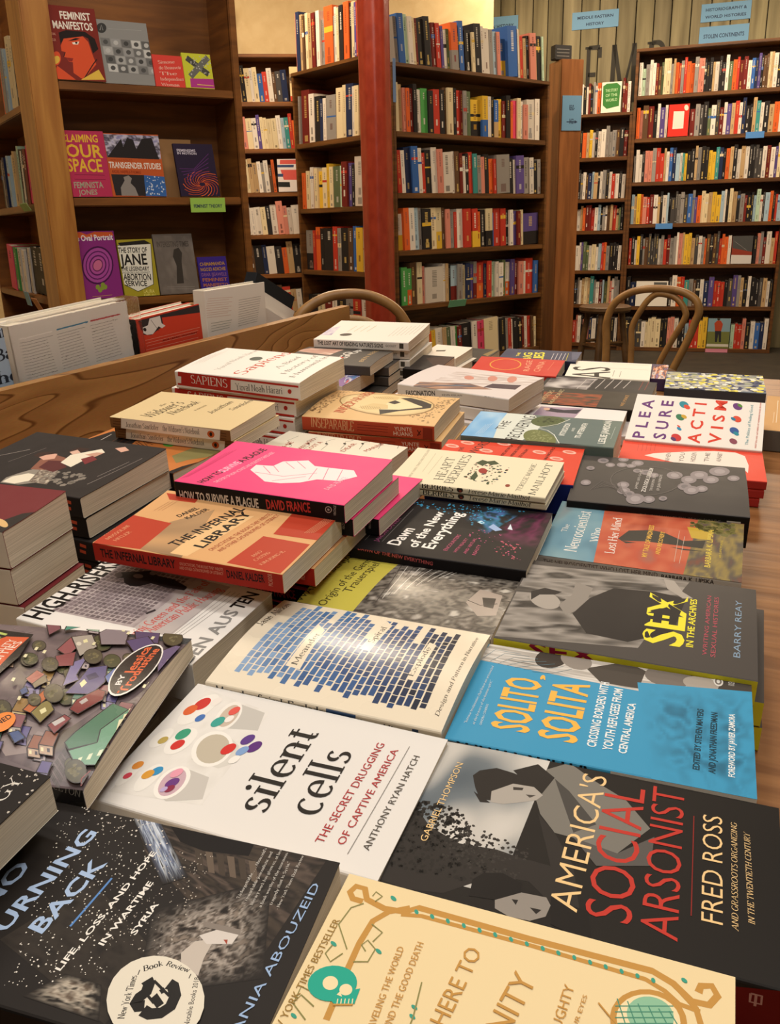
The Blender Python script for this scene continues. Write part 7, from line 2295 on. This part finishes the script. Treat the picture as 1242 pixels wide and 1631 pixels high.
# bin of standing books along the table's left side
tr_dir = R(77.986); TRM = TF @ Matrix.Translation((-1.036, 1.008, TW)) @ Matrix.Rotation(tr_dir, 4, 'Z')   # x along the front board, y back over the bin, z up from the table top
tr = empty('book_bin', TRM); tag(tr, 'long pine bin of standing books along the left side of the table', 'bin')
FZ = -.155
def board(name, x0, x1, y0, y1, za, zb, ht):
    q = MB(); vs = [(x0, y0, za), (x1, y0, za), (x1, y1, za), (x0, y1, za), (x0, y0, ht(x0)), (x1, y0, ht(x1)), (x1, y1, ht(x1)), (x0, y1, ht(x0))]
    q.add(vs, [(0, 3, 2, 1), (4, 5, 6, 7), (0, 1, 5, 4), (1, 2, 6, 5), (2, 3, 7, 6), (3, 0, 4, 7)]); return q.build(name, M['tray'], tr)
HT = lambda x: .1335 - .0355 * x
board('front_board', -.95, .945, 0, .022, FZ, 0, HT); board('end_board', .921, .945, .0225, .36, FZ, 0, lambda x: -.03); board('back_board', -.95, .945, .3605, .384, FZ, 0, HT)
q = MB(); q.box((-.95, .0225, FZ), (.9205, .36, FZ + .014)); q.build('bin_floor', M['tray'], tr)
for x_ in (-.9, .89):
    for y_ in (.05, .33):
        top = TRM @ Vector((x_, y_, FZ)); q = MB(); q.box((-.025, -.025, -top.z), (.025, .025, -.001), bev=.003); o = q.build('leg', M['tray'], tr); o.matrix_world = Matrix.Translation(top) @ Matrix.Rotation(R(56), 4, 'Z')
TRAYB = {}
def tray_book(art, label, x, y, size, T, lean, zb=FZ + .015, n=1, labels=(), sp=None, gloss=False, gap=.004, ang=0, ztop=None):
    A = ART.get(art); Wd, L = size; b = A['base'] if A and A['base'] else sp
    me = book_meshes('tray', L, Wd, T, A, base=b, hard=True, gloss=gloss)
    for q_ in me: fixn(q_)
    blank = None
    if n > 1:
        blank = book_meshes('tray', L, Wd, T, None, base=b, hard=True)
        for q_ in blank: fixn(q_)
    for k in range(n):
        if ztop is not None: m_ = TRM @ Matrix.Translation((x, y + T, ztop)) @ Matrix.Rotation(R(ang), 4, 'Y') @ Matrix.Translation((0, 0, -L))
        else: m_ = TRM @ Matrix.Translation((x + k * .004, y + k * (T + gap) + T, zb + Wd * math.sin(R(ang)))) @ Matrix.Rotation(R(ang), 4, 'Y')
        m_ = m_ @ Matrix(((0, 1, 0, 0), (0, 0, -1, 0), (-1, 0, 0, 0), (0, 0, 0, 1))) @ Matrix.Translation((-L, 0, -T))
        r = put_book('hardcover_book', me if k == 0 else blank, m_, label if k == 0 else labels[k - 1], 'books standing in the pine bin')
        if k == 0 and art: TRAYB[art] = r
# ------------------------------------------------------------------ stacks of books on the table
def stack(key, short, label, gloss=False, lift=0, bow=0, tilt=0, off=None, n=None, hard=False):
    u, v, w_, yaw, L, W, T, cnt = TB[key]; n = n or cnt
    A = ART[key]; b = list(A['base'])
    TT = T; T = T - .0012 if n > 1 else T
    me = book_meshes(key, L, W, T, A, lift, bow, b, hard, gloss)
    for q_ in me: fixn(q_)
    if A['k']:
        st = MB(); print_art(st, A['k'], W, L, lambda x, y, z: (L - y, x, T + z + .0012))
    rg = random.Random(key)
    for k in range(n):
        ju, jv, jy = (0, 0, 0) if k == 0 else (rg.uniform(-.007, .007), rg.uniform(-.002, .006), rg.uniform(-2, 2))
        if off and k: ju, jv, jy = off[min(k, len(off)) - 1]
        if k: ju, jv, jy = OFF[key][k - 1]
        m_ = TF @ Matrix.Translation((u + ju, v + jv, w_ - (k + 1) * TT + .0006)) @ Matrix.Rotation(R(yaw + jy), 4, 'Z')
        if tilt: m_ = TF @ Matrix.Translation((u, v, w_)) @ Matrix.Rotation(R(yaw), 4, 'Z') @ Matrix.Rotation(R(tilt), 4, 'X') @ Matrix.Translation((0, 0, -T))
        lab = label if k == 0 else ('copy directly under the %s' % short if k == 1 else '%s copy down in the stack under the %s' % (ordn(k), short))
        if k and k == n - 1 and n > 2: lab = 'bottom copy of the stack under the %s' % short
        r = put_book('paperback_book' if not hard else 'hardcover_book', me if k == 0 else stack.flat(key, L, W, T, A, b, hard, gloss), m_, lab, ('stack of the %s' % short) if n > 1 else None)
        if k == 0 and A['k']: o = st.build('sticker', M['paper'], r.children[0]); o['label'] = 'round cream award seal'
_flat = {}
def _fl(key, L, W, T, A, b, hard, gloss):
    if key not in _flat:
        _flat[key] = book_meshes(key, L, W, T, {'t': [], 's': A['s']}, 0, 0, b, hard, gloss)
        for q_ in _flat[key]: fixn(q_)
    return _flat[key]
stack.flat = _fl
STK = [('noturn', 'black book with pale blue BACK title', 'black star-speckled book with pale blue title and round cream seal, near left corner', dict(lift=.004, off=[(-.012, -.004, 1)])),
 ('eternity', 'cream book with teal skull', 'cream book with gold scrollwork and teal skull at the near edge', dict()),
 ('america', 'black book reading SOCIAL ARSONIST', 'black book with grey photo and red SOCIAL ARSONIST lettering', dict()),
 ('silent', 'white book with pill cups', 'white book titled silent cells with paper cups of pills', dict(lift=.003, off=[(-.02, -.006, -2), (-.012, .0, 1)])),
 ('solito', 'sky blue book', 'sky blue book with yellow SOLITO, SOLITA title, beside the wood edge', dict()),
 ('meander', 'cream book of blue bricks', 'cream book with rows of blue bricks in the middle of the table', dict(gloss=True, bow=.006)),
 ('sex', 'grey book with yellow SEX title', 'dark grey photo book with yellow SEX title', dict(bow=.002)),
 ('benjamin', 'glossy yellow and grey book', 'glossy book with mustard band and grey hair photograph', dict(gloss=True, bow=.005)),
 ('neuro', 'blue to red book with pale spine', 'blue and rust book with leaning figure and pale grey spine', dict(lift=.004)),
 ('dawn', 'black book with cyan specks', 'black book with white Dawn title and cyan specks', dict()),
 ('surreal', 'dark grey jellyfish book', 'dark grey book with pale jellyfish circles, black spine', dict(bow=.003)),
 ('heart', 'thin cream berries book', 'thin cream book titled HEART BERRIES with a flower cluster', dict(lift=.003, off=[(.001, .001, 0)])),
 ('word', 'red book with navy spine', 'vermilion book with pale ovals and navy underside, behind the thin cream berries book', dict()),
 ('recover', 'book with sky and road', 'book with blue sky, trees and forking road', dict()),
 ('infernal', 'orange-red book with THE INFERNAL LIBRARY', 'orange-red book with tan fading pages on its cover, spine forward', dict(lift=.005, off=[(.008, .03, 0)])),
 ('plague', 'hot pink book with black spine', 'hot pink book with white fist and black spine', dict(lift=.004)),
 ('highris', 'white thick HIGH-RISERS book', 'thick white book with mauve tower photo and reclining man', dict(lift=.003)),
 ('segreg', 'glossy illustrated town book', 'glossy cartoon book of crowded houses under a light glare', dict(gloss=True, bow=.008, off=[(-.06, .0, -6)])),
 ('gy', 'black book ending in GY', 'black book cut off by the left picture edge, title ending GY', dict()),
 ('darkfig', 'black book with pale figures', 'black book with pale painterly figures at the left edge', dict(lift=.004)),
 ('darkred', 'dark red cut-off book', 'maroon book with black shape, cut off at the left edge', dict(lift=.003)),
 ('nia', 'orange and black book with green dot', 'orange and black low book with green dot sticker, near the pine bin', dict(lift=.003)),
 ('widow', 'kraft-brown handwritten book', 'kraft-brown book with handwritten title beside the pine bin', dict(lift=.003)),
 ('sapiens', 'white and red Sapiens book', 'white book with red lettering and red SAPIENS spine', dict(lift=.004, bow=.003)),
 ('insep', 'tan engraved portrait book', 'tan book with engraved portrait oval and rust spine', dict(bow=.004)),
 ('manwho', 'cream book with beaded lines', 'cream book with beaded black lines, half under the pink book', dict()),
 ('gou', 'charcoal and blush book', 'charcoal and blush book under the tall white stack at the bin end', dict(bow=.003)),
 ('purpleblue', 'lilac and blue book', 'thick lilac and blue book between the red-spined stack and charcoal book', dict()),
 ('lost', 'white nature-signs book', 'white book atop the tall white stack near the bin end', dict(lift=.004, off=[(-.012, .02, 1), (-.010, .022, -1), (-.013, .02, 0)])),
 ('darkA', 'black plain book', 'black book just right of the tall white stack', dict()),
 ('whiteB', 'cream plain book', 'cream book behind the black book at the tall white stack', dict(lift=.003)),
 ('darkC', 'charcoal and gold book', 'charcoal book with gold corner at the far table edge', dict()),
 ('fascin', 'white FASCINATION book', 'white book with clear film cover and FASCINATION on its spine', dict(bow=.003)),
 ('pebble', 'black book with scattered flecks', 'low black book with white and red flecks beside the rust-spined stack', dict()),
 ('redyel', 'red book with yellow ring', 'red book with ring of yellow lettering at the far end', dict(lift=.003)),
 ('biglies', 'navy book with yellow title', 'navy book with yellow BIG LIES lettering at the far table edge', dict()),
 ('aswhite', 'small white AS book', 'small white book with tall thin letters AS in front of the chair', dict()),
 ('whiteA', 'purple and orange book', 'dark purple and orange book under the small white AS book', dict()),
 ('hands', 'black book with grey hands', 'black book with grey photo and pale vertical titles', dict(lift=.003)),
 ('monsters', 'dark brown flame book', 'dark brown book with flame colours in front of the black-grey book', dict()),
 ('woman', 'white book with reclining woman', 'white book with mauve photo of a seated woman', dict()),
 ('camo', 'yellow and blue patterned book', 'yellow and blue busy patterned book at the far right', dict()),
 ('redwhen', 'red book with white brushstroke', 'red book with white brushstroke, under the white activism book', dict()),
 ('wood', 'tan and grey book', 'tan book with blue-grey stripe at the right edge of the table', dict())]
for key, short, label, kw in STK: stack(key, short, label, **kw)
stack('pleasure', '', 'white book with spaced purple and red letters PLEASURE ACTIVISM', tilt=14, n=1)

tray_book('b_blue', 'pale blue hardcover with dark blue spine at the left end of the bin', -.137, .026, (.2, .355), .03, 0)
tray_book('b_plastic', 'shrink-wrapped white book with three columns of text in the bin', .078, .027, (.245, .354), .034, 0, n=2, labels=('white book directly behind the shrink-wrapped three-column book',))
tray_book('b_guitar', 'red hardcover with white guitar on its back, in the bin', .330, .026, (.17, .318), .026, 0, n=2, labels=('second red guitar book, behind the first in the bin',))
tray_book('b_white', 'white text-covered book standing right of the red guitar book', .512, .027, (.185, .328), .034, 0, ang=3)
for k, (x, y, zt, lab) in enumerate([(.712, .066, .142, 'foremost of the slanting white books at the bin far end'), (.728, .087, .148, 'second slanting white book from the front of the bin far end'), (.757, .108, .154, 'third slanting white book from the front of the bin far end'), (.787, .129, .160, 'slanting white book just before the black-covered one in the bin'), (.835, .150, .184, 'slanting black-covered book with white pages at the bin far end')]):
    tray_book(None, lab, x, y, (.155, .20), .0205 if k < 4 else .034, 0, zb=None, ang=31, ztop=zt, sp=(('d9d2ca', 'd9d2ca', 'w') if k < 4 else ('24262a', '24262a', 'w')))
q = MB()   # clear wrap round the three-column book
q.box((.0765, .0248, -.139), (.3245, .0645, .2235), bev=.0015); o = q.build('shrink_wrap', M['film'], TRAYB['b_plastic'], TRM); o['label'] = 'clear shrink wrap'

# ------------------------------------------------------------------ signs and tags
def sign(name, label, lines, size, mat, col='6f9cc0', ink='2a3a55', thick=.003, group=None, arrow=False):
    q = MB(); Wd, Hh = size; q.box((0, 0, 0), (Wd, thick, Hh), hexl(col))
    if lines:
        n = len(lines); hh = Hh / (n + 1.2)
        ops = []
        for i, s in enumerate(lines):
            l_ = min(.82, .055 * len(s)) * Wd; y = Hh - (i + 1.05) * Hh / (n + .55) - (0.15 * Hh if arrow else 0) * 0
            ops.append(['T', s, '%d,%d' % ((Wd - l_) / 2 * 1e4, y * 1e4), l_ * 1e4, Hh / (n + 1.4) * (.55 if not arrow else .5) * 1e4, 0, ink, 'B'])
        if arrow: ops.append(['L', ink, '60', '%d,%d %d,%d' % (Wd * .25 * 1e4, Hh * .25 * 1e4, Wd * .72 * 1e4, Hh * .25 * 1e4)]); ops.append(['P', ink, '%d,%d %d,%d %d,%d' % (Wd * .66e4, Hh * .30e4, Wd * .82e4, Hh * .25e4, Wd * .66e4, Hh * .20e4)])
        print_art(q, ops, Wd, Hh, lambda x, y, z: (x, -z, y), z0=2e-4)
    return tag(q.build(name, M['paper'], None, mat), label, 'sign' if name == 'sign' else 'tag', group)
WM = rotz(PW, -18.8)
on = lambda x_, z: WM @ Matrix.Translation((x_, -.004, z))
sign('sign', 'blue MIDDLE EASTERN HISTORY sign on the plank wall', ['MIDDLE EASTERN', 'HISTORY'], (.365, .125), on(-1.69, 2.515))
sign('sign', 'blue HISTORIOGRAPHY and WORLD HISTORIES sign, upper of two', ['HISTORIOGRAPHY &', 'WORLD HISTORIES'], (.36, .125), on(-.703, 2.487))
sign('sign', 'blue STOLEN CONTINENTS sign, lower of two above the wide bookcase', ['STOLEN CONTINENTS'], (.36, .12), on(-.705, 2.335))
sign('sign', 'blue HISTORY sign half hidden behind the corner bookcase books', ['EUROPEAN HISTORY'], (.40, .13), on(-2.53, 2.535))
sign('sign', 'tall blue arrow sign on the wooden post', ['READ-', 'INGS'], (.14, .215), sp.matrix_world @ Matrix.Translation((-.066, -.0835, 1.63)), arrow=True)
def shelf_tag(label, P, az, x_, z, size, col, tiltx=0, ink=None): return sign('shelf_tag', label, ink, size, rotz(Vector((P[0], P[1], 0)), az) @ Matrix.Translation((x_, -.008, z)) @ Matrix.Rotation(R(tiltx), 4, 'X'), col, thick=.002)
shelf_tag('lime green tag under the dark swirl book', PL, 31, .385, 1.108, (.125, .047), 'a3d05a', 0, ['FEMINIST THEORY'])
shelf_tag('mint green tag on a low shelf right of the pillar', PC, 40, -1.0, .553, (.15, .045), '7fc49a', 20)
shelf_tag('blue tag on the wide rear bookcase below the second shelf', P2, -18.8, -.31, 1.612, (.13, .045), '4f86c6')
shelf_tag('blue tag low at the left of the wide rear bookcase', P2, -18.8, -.92, .972, (.13, .042), '4f86c6')
shelf_tag('pink tag under the standing-man book', P2, -18.8, -.46, -.0 + .002, (.17, .028), 'd98aa0')
shelf_tag('pale green slip on the shelf edge left of the honey post', PLS, -57.6, -.32, 1.132, (.13, .03), 'a9cf86', 30)
shelf_tag('pale blue tag hanging low left of the honey post', PLS, -57.6, -.52, .775, (.085, .055), '86b3cc', 10)
shelf_tag('orange tag hanging low beside the honey post', PLS, -57.6, -.32, .765, (.10, .055), 'e09a6a', 25)
shelf_tag('long blue strip taped beside the red pillar', PC, 40, -1.419, 1.70, (.02, .22), '6f8fc0')
# ------------------------------------------------------------------ bentwood chairs and stool
def curve_pts(ctrl, per=6):
    p = [Vector(c) for c in ctrl]; out = []
    for i in range(len(p) - 1):
        a, b, c, d = p[max(i - 1, 0)], p[i], p[i + 1], p[min(i + 2, len(p) - 1)]
        for k in range(per): t_ = k / per; out.append(.5 * ((2 * b) + (c - a) * t_ + (2 * a - 5 * b + 4 * c - d) * t_ ** 2 + (3 * b - a - 3 * c + d) * t_ ** 3))
    out.append(p[-1]); return out
def bentwood(label, mat, outer, inner, seat_z, seat_c, seat_r, legs):
    r = empty('bentwood_chair', mat); tag(r, label, 'chair')
    q = MB(); q.tube(curve_pts(outer), .0155, 12); o = q.build('back_frame', M['bent'], r)
    q = MB(); q.tube(curve_pts(inner), .0125, 12); o = q.build('inner_hoop', M['bent'], r)
    q = MB(); q.lathe([(0.001, -.022), (seat_r * .97, -.022), (seat_r, -.012), (seat_r, -.002), (seat_r * .96, .006), (seat_r * .8, .001), (.001, -.002)], 40, c=(seat_c[0], seat_c[1], seat_z)); q.build('seat', M['seat'], r)
    for a, b in legs: q = MB(); q.tube([a, ((a[0] + b[0]) / 2, (a[1] + b[1]) / 2, (a[2] + b[2]) / 2), b], [.016, .015, .011], 10); q.build('leg', M['bent'], r)
    q = MB(); n = 28; q.tube([(seat_c[0] + seat_r * .78 * math.cos(k * 6.2832 / n), seat_c[1] + seat_r * .78 * math.sin(k * 6.2832 / n), .22) for k in range(n + 1)], .008, 8); q.build('leg_ring', M['bent'], r)
    return r
ratio = 3.6
P0 = Vector((1.041, 3.6, 0))
oc = [(-.137, 0, .47), (-.139, 0, .56), (-.142, 0, .645), (-.114, 0, .72), (-.048, 0, .767), (.042, 0, .784), (.145, 0, .778), (.211, 0, .749), (.232, 0, .704), (.219, 0, .652), (.192, 0, .572), (.153, 0, .480), (.148, 0, .47)]
ic = [(-.028, 0, .47), (-.030, 0, .56), (-.031, 0, .632), (.002, 0, .702), (.036, 0, .748), (.075, 0, .765), (.14, 0, .749), (.178, 0, .702), (.177, 0, .665), (.131, 0, .576), (.096, 0, .501), (.090, 0, .47)]
sc_ = (.01, -.165)
bentwood('bentwood chair with double hoop back beyond the far end of the table', rotz(P0, -35), oc, ic, .468, sc_, .205, [((sc_[0] + a * .15, sc_[1] + b * .15, .45), (sc_[0] + a * .19, sc_[1] + b * .19, .001)) for a, b in ((1, 1), (-1, 1), (1, -1), (-1, -1))])
oc2 = [(-.17, -.03, .45), (-.185, .01, .60), (-.185, .03, .72), (-.15, .045, .80), (-.08, .055, .845), (0, .055, .858), (.08, .055, .845), (.15, .045, .80), (.185, .03, .72), (.185, .01, .60), (.17, -.03, .45)]
ic2 = [(-.10, -.03, .45), (-.115, .005, .60), (-.11, .02, .70), (-.07, .035, .765), (0, .04, .785), (.07, .035, .765), (.11, .02, .70), (.115, .005, .60), (.10, -.03, .45)]
bentwood('bentwood chair half hidden behind the end of the pine bin', rotz(Vector((-.10, 2.62, 0)), 10), oc2, ic2, .45, (0, -.2), .20, [((a * .15, -.2 + b * .15, .43), (a * .19, -.2 + b * .19, .001)) for a, b in ((1, 1), (-1, 1), (1, -1), (-1, -1))])
st = empty('stool', rotz(Vector((1.33, 5.35, 0)), 20)); tag(st, 'round dark wooden stool standing against the narrow bookcase', 'stool')
q = MB(); q.lathe([(.001, -.035), (.145, -.035), (.155, -.022), (.153, -.004), (.14, .002), (.001, -.006)], 36, c=(0, 0, .56)); q.build('seat', M['stool'], st)
ends = []
for a in (45, 135, 225, 315):
    c_, s_ = math.cos(R(a)), math.sin(R(a)); p, p2 = Vector((.10 * c_, .10 * s_, .53)), Vector((.175 * c_, .175 * s_, .001)); ends.append((p, p2)); q = MB(); q.tube([p, p.lerp(p2, .5), p2], [.017, .021, .015], 12); q.build('leg', M['stool'], st)
for k in range(4):
    for t_ in (.35, .68): q = MB(); q.tube([ends[k][0].lerp(ends[k][1], t_ + .04 * (k % 2)), ends[(k + 1) % 4][0].lerp(ends[(k + 1) % 4][1], t_ + .04 * (k % 2))], .010, 8); q.build('rung', M['stool'], st)
# ------------------------------------------------------------------ chrome wall lamp, upper left
lm = empty('wall_lamp', rotz(Vector((-.985, 6.20, 2.50)), 8)); tag(lm, 'round chrome lamp on the cream wall, at the top beside the left bookcase', 'lamp')
q = MB(); q.lathe([(.001, -.085), (.04, -.078), (.066, -.055), (.078, -.02), (.07, .02), (.045, .05), (.02, .062), (.001, .064)], 32); q.build('shade', M['metal'], lm)
q = MB(); q.tube([(0, .0, .05), (0, .2, .10), (0, .3, .10), (0, .56, .09)], .012, 10); q.build('arm', M['metal'], lm)
q = MB(); q.lathe([(.001, 0), (.06, 0), (.06, .012), (.001, .014)], 24); o = q.build('wall_plate', M['metal'], lm); o.location = (0, .565, .09); o.rotation_euler = (R(90), 0, 0)
